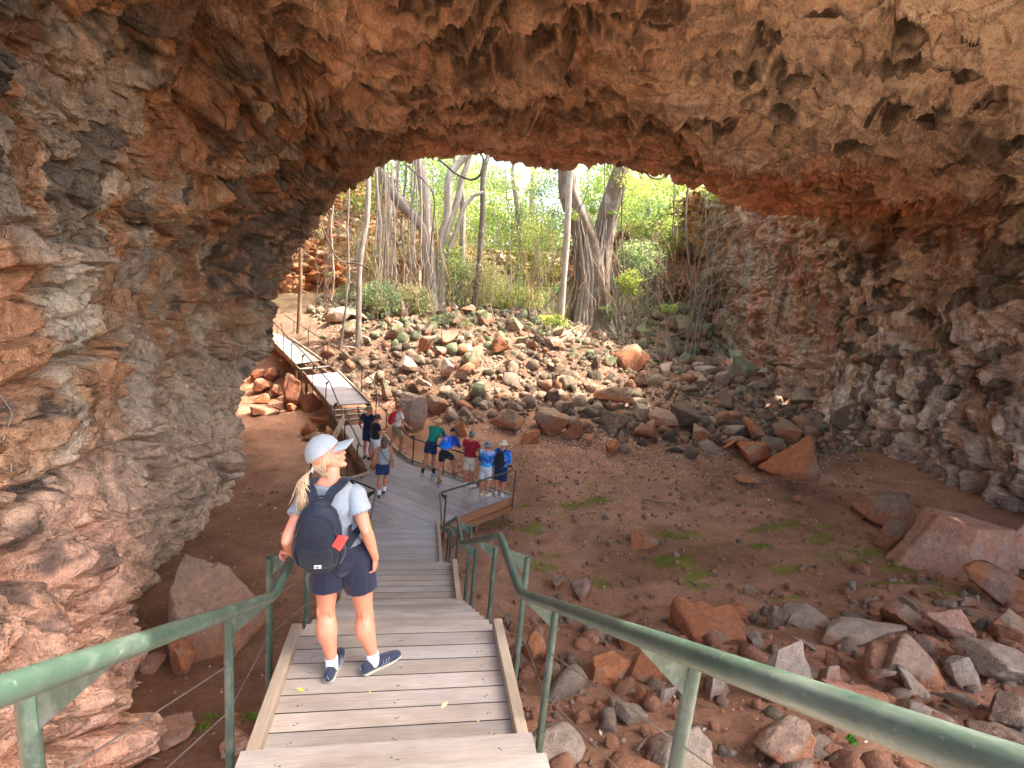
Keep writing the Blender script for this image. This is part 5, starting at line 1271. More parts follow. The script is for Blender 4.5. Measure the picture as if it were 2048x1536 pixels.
o = leaves('undergrowth', None, [(pxp(x, 590 + (x % 37), 35), (3.4, 2, 1.5), 1500) for x in range(760, 1260, 62)], 310, .07, GP + GB, clump=.4); tag(o, 'low leafy undergrowth behind the crest of boulders', 'undergrowth', kind='stuff')
# two pale roots hanging on the near left wall
RT_ = [([(0, 790), (22, 830), (12, 880), (18, 940), (14, 975), (12, 1000)], 6), ([(12, 975), (28, 985), (44, 1010)], 3), ([(18, 840), (32, 862), (50, 885)], 2), ([(12, 985), (4, 1004), (-10, 1015)], 3)]
P_ = []
def on_rock(x, y, off=.05):
    d = Vector(ray(x, y)).normalized(); ok, loc, n_, _ = cw.ray_cast(Vector(CAM_POS), d)
    return tuple(np.array(loc) - np.array(d) * off) if ok else tuple(CAM_POS + ray(x, y) * 4)
for path, w in RT_: P_.append(([on_rock(x, y) for x, y in path], [w * .45 / 2 / CAM_F * 4.4] * 3))
o = limb(P_, 'hanging_root', M_BARK, None, BKW * .8, 24, 7, 0, 3, .02); tag(o, 'pale branching root hanging against the near left wall', 'root')
# small green plant below the right handrail
o = leaves('seedling', None, [(tuple(on_ground(1715, 1520) + [0, 0, .18]), (.26, .2, .12), 60)], 320, .06, [srgb3(90, 150, 50), srgb3(120, 180, 70)], clump=.08); tag(o, 'small bright green leafy seedling under the near right handrail', 'plant')

# fallen leaves on the stair boards, sticks on the dirt
LV = [(601, 1381, 3.365, 'oval yellow green leaf lying left of the woman on the landing', srgb3(200, 204, 96), .032), (889, 1411, 3.365, 'curled cream leaf lying right of centre on the landing', srgb3(226, 214, 160), .036), (740, 1385, 3.365, 'tiny yellow leaf near the woman\'s right shoe', srgb3(214, 206, 110), .014), (956, 1442, 3.365, 'tiny tan leaf near the right kerb of the landing', srgb3(214, 180, 130), .014)]
rg = np.random.default_rng(9)
for x, y, z, lb, c, s_ in LV:
    p = at_z(x, y, z); a = rg.uniform(0, 3); V = []; n = 9
    for k in range(n):
        t = k / (n - 1); w_ = math.sin(PI * t) ** .7 * .42
        for q in (-1, 0, 1): V.append([p[0] + s_ * ((t - .5) * 2 * math.cos(a) - q * w_ * math.sin(a)), p[1] + s_ * ((t - .5) * 2 * math.sin(a) + q * w_ * math.cos(a)), p[2] + s_ * (.10 + .25 * abs(q) * w_ + .25 * (t - .5) ** 2)])
    F = [(k * 3 + q, k * 3 + 3 + q, k * 3 + 4 + q, k * 3 + 1 + q) for k in range(n - 1) for q in (0, 1)]
    me = mesh_np('fallen_leaf', np.array(V), np.array(F), True); vcol(me, np.tile(c, (len(V), 1))); tag(link('fallen_leaf', me, M_LITTER), lb, 'leaf')
STK = [([(1265, 905), (1300, 935), (1345, 965)], 'long thin stick on the litter in front of the slope'), ([(1245, 920), (1258, 932)], 'short stick beside the long thin stick'), ([(1175, 978), (1230, 985), (1290, 960)], 'curved root lying on the dirt below the slope'), ([(1105, 1045), (1112, 1062)], 'short upright stick near the moss patch'),
       ([(1285, 1000), (1330, 1010), (1400, 1018)], 'pale stick on the dirt in the middle of the floor'), ([(1080, 1060), (1110, 1066)], 'small twig lying near the platform corner'), ([(1550, 1035), (1580, 1030), (1600, 1036)], 'bent pale root near the big slab'), ([(240, 1505), (270, 1530), (330, 1528)], 'dry branch on the dirt at the bottom left')]
for i, (pt_, lb) in enumerate(STK):
    P = [tuple(on_ground(x, y) + [0, 0, .03]) for x, y in pt_]; P = [P[0], tuple((np.array(P[0]) + P[1]) / 2 + [0, 0, .02]), P[1]] if len(P) == 2 else P
    tag(limb([(P, [.022, .018, .008])], 'stick', M_BARK, None, BKB, 14, 6, 0, i, .06), lb, 'stick')

# ------------------------------------------------------------------ people
def cloth_mat(name, col, col2=None, pattern=None, rough=.85, sheen=.2):
    t = NT(name); o = t.geo.outputs['Object']; n = t.noise(o, 5, 4, .6); n2 = t.noise(o, 420, 2, .5); n3 = t.noise(o, 9, 5, .6, .6)
    a = tuple(col[:3]); c = t.mix(t.rng(n, .3, .7), tuple(v * .88 for v in a), tuple(min(1, v * 1.1) for v in a))
    if pattern == 'cloud':
        z = t.n('SeparateXYZ'); t.l(o, z.inputs[0]); q = t.math('ADD', t.math('MULTIPLY', z.outputs[2], 1.0), t.math('MULTIPLY', n3, .35))
        c = t.ramp(t.rng(q, col2[0], col2[1]), col2[2])
        c = t.mix(t.rng(t.noise(o, 13, 5, .7, 1.0), .56, .64, 0, .75), c, (.75, .82, .88))
    if pattern == 'fade':
        z = t.n('SeparateXYZ'); t.l(o, z.inputs[0]); c = t.ramp(t.rng(z.outputs[2], col2[0], col2[1]), col2[2])
    t.base(c); t.rough(rough); t.b.inputs['Sheen Weight'].default_value = sheen; t.b.inputs['Specular IOR Level'].default_value = .25
    t.nor(t.bump(t.math('ADD', t.math('MULTIPLY', n3, 1.0), t.math('MULTIPLY', n2, .25)), .35, .008)); return t.m
def skin_mat(name, col):
    t = NT(name); o = t.geo.outputs['Object']; n = t.noise(o, 7, 6, .65); n2 = t.noise(o, 160, 3, .6)
    a = tuple(col[:3]); c = t.mix(t.rng(n, .32, .68), (a[0] * .88, a[1] * .78, a[2] * .74), (min(1, a[0] * 1.05), a[1] * 1.06, a[2] * 1.06))
    t.base(c); t.rough(.5); t.b.inputs['Subsurface Weight'].default_value = .12; t.b.inputs['Subsurface Radius'].default_value = (.01, .004, .002)
    t.nor(t.bump(n2, .12, .002)); return t.m
def hair_mat(name, c1, c2):
    t = NT(name); o = t.geo.outputs['Object']; n = t.noise(t.map((40, 40, 4)), 3, 5, .6)
    t.base(t.mix(t.rng(n, .3, .7), tuple(c1[:3]), tuple(c2[:3]))); t.rough(.5); t.nor(t.bump(n, .6, .006)); return t.m
M_SKIN = skin_mat('skin_fair', srgb(208, 144, 112)); M_SKIN2 = skin_mat('skin_tan', srgb(186, 124, 94))
V3 = lambda *a: np.array(a, float)
def nrm(v): v = np.asarray(v, float); return v / (np.linalg.norm(v) + 1e-12)
def chain(pts, rads, ref=(1, 0, 0), n=18, caps=('r', 'r'), sub=5):
    """closed tapering tube; rads: (side, depth) radii or single numbers"""
    P = np.array(pts, float); Rd = np.array([(r, r) if not hasattr(r, '__len__') else r for r in rads], float)
    k = (len(P) - 1) * sub + 1
    C = crom(P, k) if len(P) > 2 else np.linspace(P[0], P[1], k); Rr = crom(Rd, k) if len(P) > 2 else np.linspace(Rd[0], Rd[1], k)
    Rr = np.maximum(Rr, .002)
    T = np.gradient(C, axis=0); T /= np.linalg.norm(T, axis=1)[:, None]
    cs, rs = list(C), list(Rr); ts = list(T)
    def cap(c, t, r, sgn):
        out = []; m_ = float(r.min())
        for a in (25, 50, 72, 88): out.append((c + t * sgn * m_ * math.sin(R_(a)), t, r * math.cos(R_(a))))
        return out
    pre = cap(C[0], T[0], Rr[0], -1)[::-1] if caps[0] == 'r' else []
    post = cap(C[-1], T[-1], Rr[-1], 1) if caps[1] == 'r' else []
    rings = pre + list(zip(C, T, Rr)) + post
    a = np.linspace(0, 2 * PI, n, endpoint=False); V = []; ref = np.array(ref, float); pu = None
    for c, t, r in rings:
        rf = ref if abs(nrm(ref) @ t) < .92 else (pu if pu is not None else np.array([0, 1., 0]))
        u = nrm(rf - t * (rf @ t)); pu = u; w = np.cross(t, u)
        V.append(c + u * (np.cos(a) * r[0])[:, None] + w * (np.sin(a) * r[1])[:, None])
    V = np.concatenate(V); m_ = len(rings)
    F = [(i * n + j, i * n + (j + 1) % n, (i + 1) * n + (j + 1) % n, (i + 1) * n + j) for i in range(m_ - 1) for j in range(n)]
    F += [tuple(range(n))[::-1], tuple(range((m_ - 1) * n, m_ * n))]
    return V, F
def ell(c, r, ax=None, n=16):
    """ellipsoid with radii r along the rows of ax"""
    U, F = ICO[3]; V = U * np.array(r); 
    if ax is not None: V = V @ np.array(ax)
    return V + np.array(c), [tuple(f) for f in F]
def organic(name, pieces, voxel, mat, parent=None, smooth=4, fold=0.0, seed=0, fs=(1, 1, 1), post=None):
    Vs, Fs, b = [], [], 0
    for V, F in pieces:
        Vs.append(V); Fs += [tuple(int(i) + b for i in f) for f in F]; b += len(V)
    me = bpy.data.meshes.new('tmp'); me.from_pydata(np.concatenate(Vs).tolist(), [], Fs); me.update()
    bm = bmesh.new(); bm.from_mesh(me); bmesh.ops.recalc_face_normals(bm, faces=bm.faces); bm.to_mesh(me); bm.free()
    o = bpy.data.objects.new('tmp', me); COL.objects.link(o)
    m1 = o.modifiers.new('r', 'REMESH'); m1.mode = 'VOXEL'; m1.voxel_size = voxel
    if smooth: m2 = o.modifiers.new('s', 'SMOOTH'); m2.factor = .5; m2.iterations = smooth
    dg = bpy.context.evaluated_depsgraph_get(); ev = o.evaluated_get(dg)
    m_ = bpy.data.meshes.new_from_object(ev); bpy.data.objects.remove(o); bpy.data.meshes.remove(me); m_.name = name
    if fold:
        n = len(m_.vertices); co = np.zeros(n * 3, np.float32); no = np.zeros(n * 3, np.float32)
        m_.vertices.foreach_get('co', co); m_.vertex_normals.foreach_get('vector', no); co = co.reshape(-1, 3); no = no.reshape(-1, 3)
        P = co * np.array(fs) + seed; d = fbm(P * 6, 3, 1000 + seed, ridged=True) * fold + fbm(P * 17, 2, 1010) * fold * .3
        co = co + no * d[:, None]
        if post is not None: co = post(co)
        m_.vertices.foreach_set('co', co.astype(np.float32).ravel())
    m_.polygons.foreach_set('use_smooth', [True] * len(m_.polygons)); m_.update()
    m_.materials.clear()
    o = link(name, m_, mat, None)
    if parent is not None: o.parent = parent; o.matrix_parent_inverse = Matrix.Translation(parent.location).inverted()
    return o
def hand(w, d, nml, side, s=1.0, curl=(20, 30, 20), spread=.12, thumb=.6, stretch=1.0):
    """w wrist, d direction of the hand, nml palm normal (fingers curl that way), side = direction of the thumb"""
    d = nrm(d); nml = nrm(nml - d * (nml @ d)); sd_ = nrm(side - d * (side @ d) - nml * (side @ nml)); P = []
    kn = w + d * .088 * s
    P.append(chain([w - d * .02, w + d * .02 * s, w + d * .055 * s, kn], [(.024 * s, .019 * s), (.030 * s, .018 * s), (.040 * s, .016 * s), (.038 * s, .012 * s)], sd_, 14))
    for i, (off, L) in enumerate(((.029, .072), (.010, .082), (-.009, .077), (-.027, .060))):
        b = w + d * (.080 - abs(i - 1.3) * .004) * s + sd_ * off * s; dd = nrm(d + sd_ * (1.3 - i) * spread * .5); pts = [b - dd * .012, b]; a = 0
        for q, c_ in enumerate(curl):
            a += R_(c_ + i * 3); v = dd * math.cos(a) + nml * math.sin(a); pts.append(pts[-1] + v * L * s * (.45, .30, .25)[q])
        P.append(chain(pts, [.0095 * s, .0095 * s, .0085 * s, .0080 * s, .0065 * s], sd_, 8, sub=3))
    b = w + d * .022 * s + sd_ * .026 * s; v = nrm(d * .6 + sd_ * .75 + nml * thumb)
    P.append(chain([b - sd_ * .012, b + v * .028 * s, b + v * .052 * s + nml * .006, b + nrm(v + d * .5 + nml * .3) * .082 * s], [.014 * s, .0125 * s, .0105 * s, .008 * s], nml, 8, sub=3))
    return P
def head_pieces(c, f, u, s=1.0, fem=False):
    f = nrm(f); u = nrm(u - f * (u @ f)); r = np.cross(f, u); L = lambda a, b, e: c + f * a * s + r * b * s + u * e * s
    ax = [f, r, u]; P = [ell(L(-.008, 0, .025), (.096 * s, .074 * s, .100 * s), ax), ell(L(.028, 0, -.035), (.064 * s, .060 * s, .072 * s), ax)]
    P.append(chain([L(.02, 0, -.05), L(.055, 0, -.088), L(.072, 0, -.103)], [(.050 * s, .040 * s), (.036 * s, .026 * s), (.022 * s, .018 * s)], r, 14))
    P.append(chain([L(.084, 0, .012), L(.096, 0, -.012), L(.108, 0, -.032), L(.098, 0, -.042)], [.009 * s, .0105 * s, .013 * s, .009 * s], r, 8))
    for b in (-1, 1):
        P.append(ell(L(.101, b * .009, -.040), (.008 * s, .007 * s, .006 * s), ax))
        P.append(ell(L(-.002, b * .073, -.020), (.018 * s, .009 * s, .030 * s), ax)); P.append(ell(L(.004, b * .079, -.016), (.010 * s, .006 * s, .020 * s), ax))
        P.append(ell(L(.064, b * .036, -.030), (.026 * s, .024 * s, .024 * s), ax))
    P.append(ell(L(.074, 0, .030), (.020 * s, .048 * s, .018 * s), ax))
    P.append(ell(L(.093, 0, -.060), (.009 * s, .021 * s, .0055 * s), ax)); P.append(ell(L(.090, 0, -.070), (.010 * s, .018 * s, .0065 * s), ax))
    return P, L, ax
def body(J, spec, parent):
    """continuous skin figure from joints J"""
    S = spec; lat = nrm(J['shR'] - J['shL']); fem = S.get('fem', False); k = S.get('bulk', 1.0); P = []
    fwd = nrm(np.cross([0, 0, 1.], lat)); 
    hipw = np.linalg.norm(J['hipR'] - J['hipL']) / 2
    P.append(chain([J['pelvis'] - [0, 0, .07], J['pelvis'], J['waist'], J['chest'], J['neck'] - (J['neck'] - J['chest']) * .22],
                   [(.13 * k, .09 * k), (.155 * k, .105 * k), (.125 * k, .088 * k), (.155 * k, .105 * k), (.115 * k, .07 * k)], lat, 22))
    P.append(chain([J['shL'], (J['shL'] + J['shR']) / 2 + [0, 0, .012], J['shR']], [.052 * k, (.07, .06), .052 * k], (0, 0, 1), 14))
    P.append(chain([J['neck'] - [0, 0, .05], J['neck'], J['headb']], [.062, .050 if fem else .058, .048 if fem else .056], lat, 14))
    tk, ck = S.get('thigh', .085), S.get('calf', .056)
    for s in 'LR':
        h, kn, an = J['hip' + s], J['knee' + s], J['ankle' + s]; bk = -nrm(J['toe' + s] - an) * [1, 1, 0]
        P.append(chain([h, h * .55 + kn * .45, h * .18 + kn * .82, kn, kn * .72 + an * .28 + bk * .022, kn * .42 + an * .58 + bk * .010, an * .9 + kn * .1, an - [0, 0, .03]],
                       [tk, tk * .88, tk * .68, ck * .96, ck * 1.14, ck * .84, .036, .036], np.cross(bk + [1e-4, 0, 0], [0, 0, 1.]), 16))
        P.append(chain([an - nrm(J['toe' + s] - an) * .04 * [1, 1, 0] - [0, 0, .03], J['ankle' + s] * .35 + J['toe' + s] * .65], [(.030, .028), (.030, .016)], np.cross(J['toe' + s] - an, [0, 0, 1.]), 12))
        ua, fa = S.get('arm', .046), S.get('fore', .038); sh, el, wr = J['sh' + s], J['el' + s], J['wr' + s]
        P.append(chain([sh, sh * .5 + el * .5, el * .94 + sh * .06, el * .75 + wr * .25, el * .3 + wr * .7, wr], [ua, ua * .95, ua * .80, fa, fa * .75, .024], fwd, 14))
        hd = J.get('hand' + s)
        P += hand(wr, *hd) if hd else hand(wr, nrm(wr - el), nrm(-lat if s == 'R' else lat), fwd, S.get('hs', 1.0), (18, 22, 16))
    hp, L, ax = head_pieces(J['head'], J['look'], J['up'], S.get('head', 1.0), fem); P += hp
    for s in 'LR':      # kneecap, calf halves, elbow and shoulder blade give the limbs relief
        kn, an, h = J['knee' + s], J['ankle' + s], J['hip' + s]; f_ = nrm((J['toe' + s] - an) * [1, 1, 0]); sd_ = np.cross(f_, [0, 0, 1.])
        P.append(ell(kn + f_ * ck * .55 + [0, 0, .01], (.030, .026, .034)))
        for q in (-1, 1): P.append(ell(kn * .70 + an * .30 - f_ * ck * .62 + sd_ * q * ck * .42 + [0, 0, .01 * q], (ck * .55, ck * .55, .085)))
        for q in (-1, 1): P.append(ell(kn - f_ * ck * .62 + sd_ * q * ck * .62 + [0, 0, .045], (.014, .016, .06)))
        P.append(ell(J['el' + s] - fwd * .018, (.026, .026, .030)))
    if 'tweak' in S: P += S['tweak'](J)
    b = organic('body', P, S.get('voxel', .008), S['skin'], parent, 3)
    return b, L, ax
def shoe(J, s, mat, sole, parent, sock=None, sockh=.06, voxel=.006, boot=0.0):
    an, toe = J['ankle' + s], J['toe' + s]; d = nrm((toe - an) * [1, 1, 0]); sd_ = np.cross(d, [0, 0, 1.]); z = min(an[2] - .085, toe[2] - .02)
    b = np.array([an[0], an[1], z]); h = b - d * .065; Lh = .27
    up = [chain([h + [0, 0, .05], b + [0, 0, .055] + d * .02, b + d * .10 + [0, 0, .045], b + d * .165 + [0, 0, .038], b + d * .205 + [0, 0, .032]], [(.036, .046), (.040, .048), (.046, .038), (.046, .030), (.036, .024)], sd_, 14),
          chain([b + [0, 0, .05], b + [0, 0, .10 + boot]], [(.038, .042), (.034, .038) if not boot else (.045, .048)], sd_, 12, ('r', 'f'))]
    o = organic('shoe', up, voxel, mat, parent, 2)
    so = organic('sole', [chain([h - d * .004 + [0, 0, .016], b + d * .03 + [0, 0, .014], b + d * .12 + [0, 0, .014], b + d * .215 + [0, 0, .020]], [(.042, .020), (.043, .018), (.053, .018), (.040, .016)], sd_, 14)], voxel, sole, None, 2)
    so.parent = o
    if sock: organic('sock', [chain([an - [0, 0, .02], an + nrm(J['knee' + s] - an) * sockh], [.043, .044 if sockh < .1 else .054], sd_, 12, ('r', 'f'))], voxel, sock, parent, 1, .002)
def shirt(J, S, mat, parent, hem=None, sleeve=.5, k=1.0, loose=.012, long=False, voxel=.008, tank=False, fold=.010):
    lat = nrm(J['shR'] - J['shL']); hem = J['pelvis'] + (J['waist'] - J['pelvis']) * .25 if hem is None else hem; k = S.get('bulk', 1.0) * k; g = loose
    w = (.158 * k + g, .108 * k + g); P = [chain([hem, J['waist'], J['chest'] * .6 + J['waist'] * .4, J['chest'], J['neck'] - (J['neck'] - J['chest']) * .20, J['neck'] - (J['neck'] - J['chest']) * .04],
        [w, (.135 * k + g, .096 * k + g), (.150 * k + g, .108 * k + g), (.160 * k + g, .112 * k + g), (.122 * k + g, .078 * k + g), (.062 + g * .5, .055 + g * .5)], lat, 24, ('f', 'f'))]
    if not tank:
        P.append(chain([J['shL'], (J['shL'] + J['shR']) / 2 + [0, 0, .014], J['shR']], [.060 * k, (.066, .076), .060 * k], (0, 0, 1), 14))
        for s in 'LR':
            sh, el, wr = J['sh' + s], J['el' + s], J['wr' + s]; ua = S.get('arm', .046) + g * .8
            if long: P.append(chain([sh, sh * .5 + el * .5, el, el * .4 + wr * .6, wr * .96 + el * .04], [ua + .006, ua, ua * .9, ua * .8, .034], (0, 1, 0), 14, ('r', 'f')))
            else: P.append(chain([sh, sh * (1 - sleeve * .5) + el * sleeve * .5, sh * (1 - sleeve) + el * sleeve], [ua + .008, ua + .006, ua + .014], (0, 1, 0), 14, ('r', 'f')))
    return organic('shirt', P, voxel, mat, parent, 2, fold, int(abs(J['pelvis'][0] * 100)) % 90, (1, 1, .6))
def shorts(J, S, mat, parent, hemk=.62, voxel=.008, flare=1.0, fold=.008, loose=.012):
    lat = nrm(J['hipR'] - J['hipL']); k = S.get('bulk', 1.0); tk = S.get('thigh', .085)
    P = [chain([J['pelvis'] - [0, 0, .09], J['pelvis'] - [0, 0, .02], J['pelvis'] * .45 + J['waist'] * .55], [(.145 * k + loose, .105 * k + loose), (.165 * k + loose, .118 * k + loose), (.138 * k, .098 * k)], lat, 22, ('r', 'f'))]
    for s in 'LR':
        h, kn = J['hip' + s], J['knee' + s]; e = h * (1 - hemk) + kn * hemk
        P.append(chain([h + [0, 0, .02], h * .5 + e * .5, e], [tk * 1.06 + loose, tk * 1.04 + loose, tk * .98 * flare + loose], lat, 16, ('r', 'f')))
    return organic('shorts', P, voxel, mat, parent, 2, fold, 7 + int(abs(J['pelvis'][1] * 100)) % 90, (1, 1, .5))
def hat_brim(J, L, ax, mat, parent, rad=.155, crown=.085, droop=.02, band=None, name='hat', s=1.0):
    f, r, u = ax; m_ = MB(); n = 32; prof = [(.0, .125), (.045, .128), (.075, .118), (.088, .085), (.092, .045), (.115, .036), (rad, .036 - droop), (rad, .030 - droop), (.112, .028), (.086, .034)]
    V = []
    for a in np.linspace(0, 2 * PI, n, endpoint=False):
        for (q, h) in prof:
            cur = .025 * math.cos(2 * a) * (q / rad) ** 2 if q > .1 else 0
            V.append(L(math.cos(a) * q * 1.08 * s - .005, math.sin(a) * q * (.93 if q < .1 else 1.0) * s, (h - crown * 0 + cur * -1) * s + .0))
    k = len(prof); F = [(i * k + j, i * k + j + 1, ((i + 1) % n) * k + j + 1, ((i + 1) % n) * k + j) for i in range(n) for j in range(k - 1)]
    m_.add(V, F); o = m_.build(name, mat, None, smooth=True); o.parent = parent; o.matrix_parent_inverse = Matrix.Translation(parent.location).inverted()
    if band:
        m_ = MB(); m_.tube([L(math.cos(a) * .0935 * 1.08 * s - .005, math.sin(a) * .0935 * .93 * s, .050 * s) for a in np.linspace(0, 2 * PI, 26)], .010 * s, 6, False)
        b = m_.build('band', band, None, smooth=True); b.parent = o
    return o
def cap_hat(L, ax, mat, parent, s=1.0, brim=.085, name='cap'):
    V = []; n = 36; rows = 10; m_ = MB()
    for i in range(rows + 1):
        e = i / rows * PI / 2
        for a in np.linspace(0, 2 * PI, n, endpoint=False):
            ca, sa = math.cos(a), math.sin(a); low = .018 - .030 * (.5 - .5 * ca) * 1.0 + .004
            x, y, z = ca * .108 * math.cos(e), sa * .086 * math.cos(e), low * (1 - i / rows) + .115 * math.sin(e) + .010
            V.append(L(x - .006, y, z + .012))
    F = [(i * n + j, i * n + (j + 1) % n, (i + 1) * n + (j + 1) % n, (i + 1) * n + j) for i in range(rows) for j in range(n)]
    m_.add(V, F); o = m_.build(name, mat, None, smooth=True); o.parent = parent; o.matrix_parent_inverse = Matrix.Translation(parent.location).inverted()
    m2 = MB(); V = []; nu, nv = 14, 8
    for j in range(nv + 1):
        t = j / nv
        for i in range(nu + 1):
            b = (i / nu - .5) * 2; out = .098 + t * brim * (1 - .42 * b * b) ; y = b * (.074 - .012 * t)
            z = .040 - .030 * t * .6 - .022 * b * b * (1 + .2 * t); base = math.sqrt(max(0, 1 - (y / .090) ** 2)) * .104
            V.append(L(base - .008 + t * brim * (1 - .35 * b * b), y, z))
    top = [(j * (nu + 1) + i, j * (nu + 1) + i + 1, (j + 1) * (nu + 1) + i + 1, (j + 1) * (nu + 1) + i) for j in range(nv) for i in range(nu)]
    n0 = len(V); V2 = [tuple(np.array(q) - ax[2] * .004) for q in V]; F = top + [tuple(x + n0 for x in f[::-1]) for f in top]
    rim = [nv * (nu + 1) + i for i in range(nu + 1)]; F += [(rim[i], rim[i + 1], rim[i + 1] + n0, rim[i] + n0) for i in range(nu)]
    m2.add(list(V) + V2, F); b = m2.build('brim', mat, None, smooth=True); b.parent = o
    m3 = MB(); v, f_ = ell(L(-.006, 0, .137), (.008, .008, .004), ax); m3.add(v, f_); b = m3.build('button', mat, None, smooth=True); b.parent = o
    m4 = MB()
    for a0 in (0, 60, 120):   # seams over the crown
        pts = []
        for t in np.linspace(0, PI, 20):
            a = R_(a0 + 0) if t < PI / 2 else R_(a0 + 180); e = t if t < PI / 2 else PI - t
            pts.append(L(math.cos(a) * .109 * math.cos(e) - .006, math.sin(a) * .087 * math.cos(e), .022 + (.018 - .030 * (.5 - .5 * math.cos(a))) * (1 - e / (PI / 2)) + .1155 * math.sin(e)))
        m4.tube(pts, .0012, 5)
    b = m4.build('seam', mat, None, smooth=True); b.parent = o
    return o
def eyes(L, ax, parent):
    for b in (-1, 1):
        m_ = MB(); v, f = ell(L(.078, b * .031, .004), (.0125, .0135, .0125), ax); m_.add(v, f); o = m_.build('eye', M_EYE, None, smooth=True); o.parent = parent; o.matrix_parent_inverse = Matrix.Translation(parent.location).inverted()
        m_ = MB(); v, f = ell(L(.089, b * .0315, .006), (.003, .006, .006), ax); m_.add(v, f); i_ = m_.build('iris', M_DARKC, None, smooth=True); i_.parent = o
M_EYE = paint_mat('eye_white', (.8, .78, .75, 1), .3); M_DARKC = cloth_mat('dark_trim', srgb(30, 32, 36), rough=.6)
def px2(b, o): b.parent = o; b.matrix_parent_inverse = Matrix.Translation(o.location).inverted(); return b
M_SOLE = cloth_mat('shoe_sole', srgb(170, 160, 140), rough=.7); M_SOLEB = cloth_mat('boot_sole', srgb(90, 66, 48), rough=.7)
def hair_tube(name, strands, mat, parent):
    m_ = MB()
    for pts, rad in strands:
        c = crom(pts, 14); m_.tube([tuple(q) for q in c], list(np.interp(np.linspace(0, 1, 14), np.linspace(0, 1, len(rad)), rad)), 7)
    o = m_.build(name, mat, None, smooth=True); o.parent = parent; o.matrix_parent_inverse = Matrix.Translation(parent.location).inverted(); return o
def strap(pts, w, th, mat, parent, name='strap', ref=(1, 0, 0), loose=None):
    C = crom(pts, 28); T = np.gradient(C, axis=0); T /= np.linalg.norm(T, axis=1)[:, None]; V = []
    for i, (c, t) in enumerate(zip(C, T)):
        rf = np.array(ref[i] if hasattr(ref[0], '__len__') else ref, float); u = nrm(rf - t * (rf @ t)); n_ = np.cross(t, u)
        V += [c - u * w / 2 - n_ * th / 2, c + u * w / 2 - n_ * th / 2, c + u * w / 2 + n_ * th / 2, c - u * w / 2 + n_ * th / 2]
    F = [(i * 4 + j, i * 4 + (j + 1) % 4, i * 4 + 4 + (j + 1) % 4, i * 4 + 4 + j) for i in range(27) for j in range(4)] + [(3, 2, 1, 0), (108, 109, 110, 111)]
    m_ = MB(); m_.add(V, F); o = m_.build(name, mat, None); 
    if parent is not None: o.parent = parent; o.matrix_parent_inverse = Matrix.Translation(parent.location).inverted()
    return o

# --- the woman on the landing
J = dict(ankleL=V3(-.452, 3.375, 3.450), toeL=V3(-.425, 3.56, 3.385), ankleR=V3(-.172, 3.405, 3.450), toeR=V3(-.010, 3.525, 3.385),
         kneeL=at_y(652, 1226, 3.42), kneeR=at_y(730, 1230, 3.45), hipL=at_y(656, 1112, 3.42), hipR=at_y(713, 1108, 3.43), pelvis=at_y(684, 1092, 3.42), waist=at_y(677, 1050, 3.41), chest=at_y(664, 1004, 3.38),
         neck=at_y(664, 962, 3.36), headb=at_y(664, 938, 3.38), head=at_y(652, 912, 3.39), shL=at_y(616, 994, 3.38), shR=at_y(710, 990, 3.36),
         elR=at_y(732, 1060, 3.30), wrR=at_y(751, 1116, 3.36), elL=V3(-.715, 3.18, 4.50), wrL=V3(-.715, 3.335, 4.325))
J['look'] = V3(.90, .12, .52); J['up'] = V3(-.5, .05, .85)
J['handR'] = (V3(.0, .22, -1), V3(-.9, .2, .1), V3(-.1, 1, .1), 1.0, (22, 26, 20), .2, .5)
J['handL'] = (V3(-.62, .62, -.22), V3(-.2, -.1, -1), V3(.7, .7, 0), 1.0, (38, 45, 35), .15, .7)
lady = empty('person', 'woman in pale cap and light blue shirt looking up from the stairs, hand on rail', 'person', (-.31, 3.42, 3.36))
SP = dict(fem=True, skin=M_SKIN, thigh=.094, calf=.063, arm=.049, fore=.040, voxel=.005, bulk=1.0)
bd_, L, ax = body(J, SP, lady)
eyes(L, ax, lady)
M_TEE = cloth_mat('pale_blue_jersey', srgb(142, 149, 153)); M_NAVY = cloth_mat('navy_fabric', srgb(26, 32, 52), rough=.6); M_CAP = cloth_mat('pale_cap_cotton', srgb(146, 151, 151)); M_WHITE = cloth_mat('white_cotton', srgb(226, 230, 236))
sh_ = shirt(J, dict(SP, bulk=.92), M_TEE, lady, hem=at_y(682, 1082, 3.42), sleeve=.46, loose=.012, voxel=.006, fold=.011)
shorts(J, dict(SP, bulk=.98), M_NAVY, lady, hemk=.52, voxel=.006, flare=1.10, fold=.010)
M_SHOE = cloth_mat('navy_mesh_shoe', srgb(44, 50, 64), rough=.75)
M_LACE = cloth_mat('grey_trim', srgb(128, 136, 148), rough=.6)
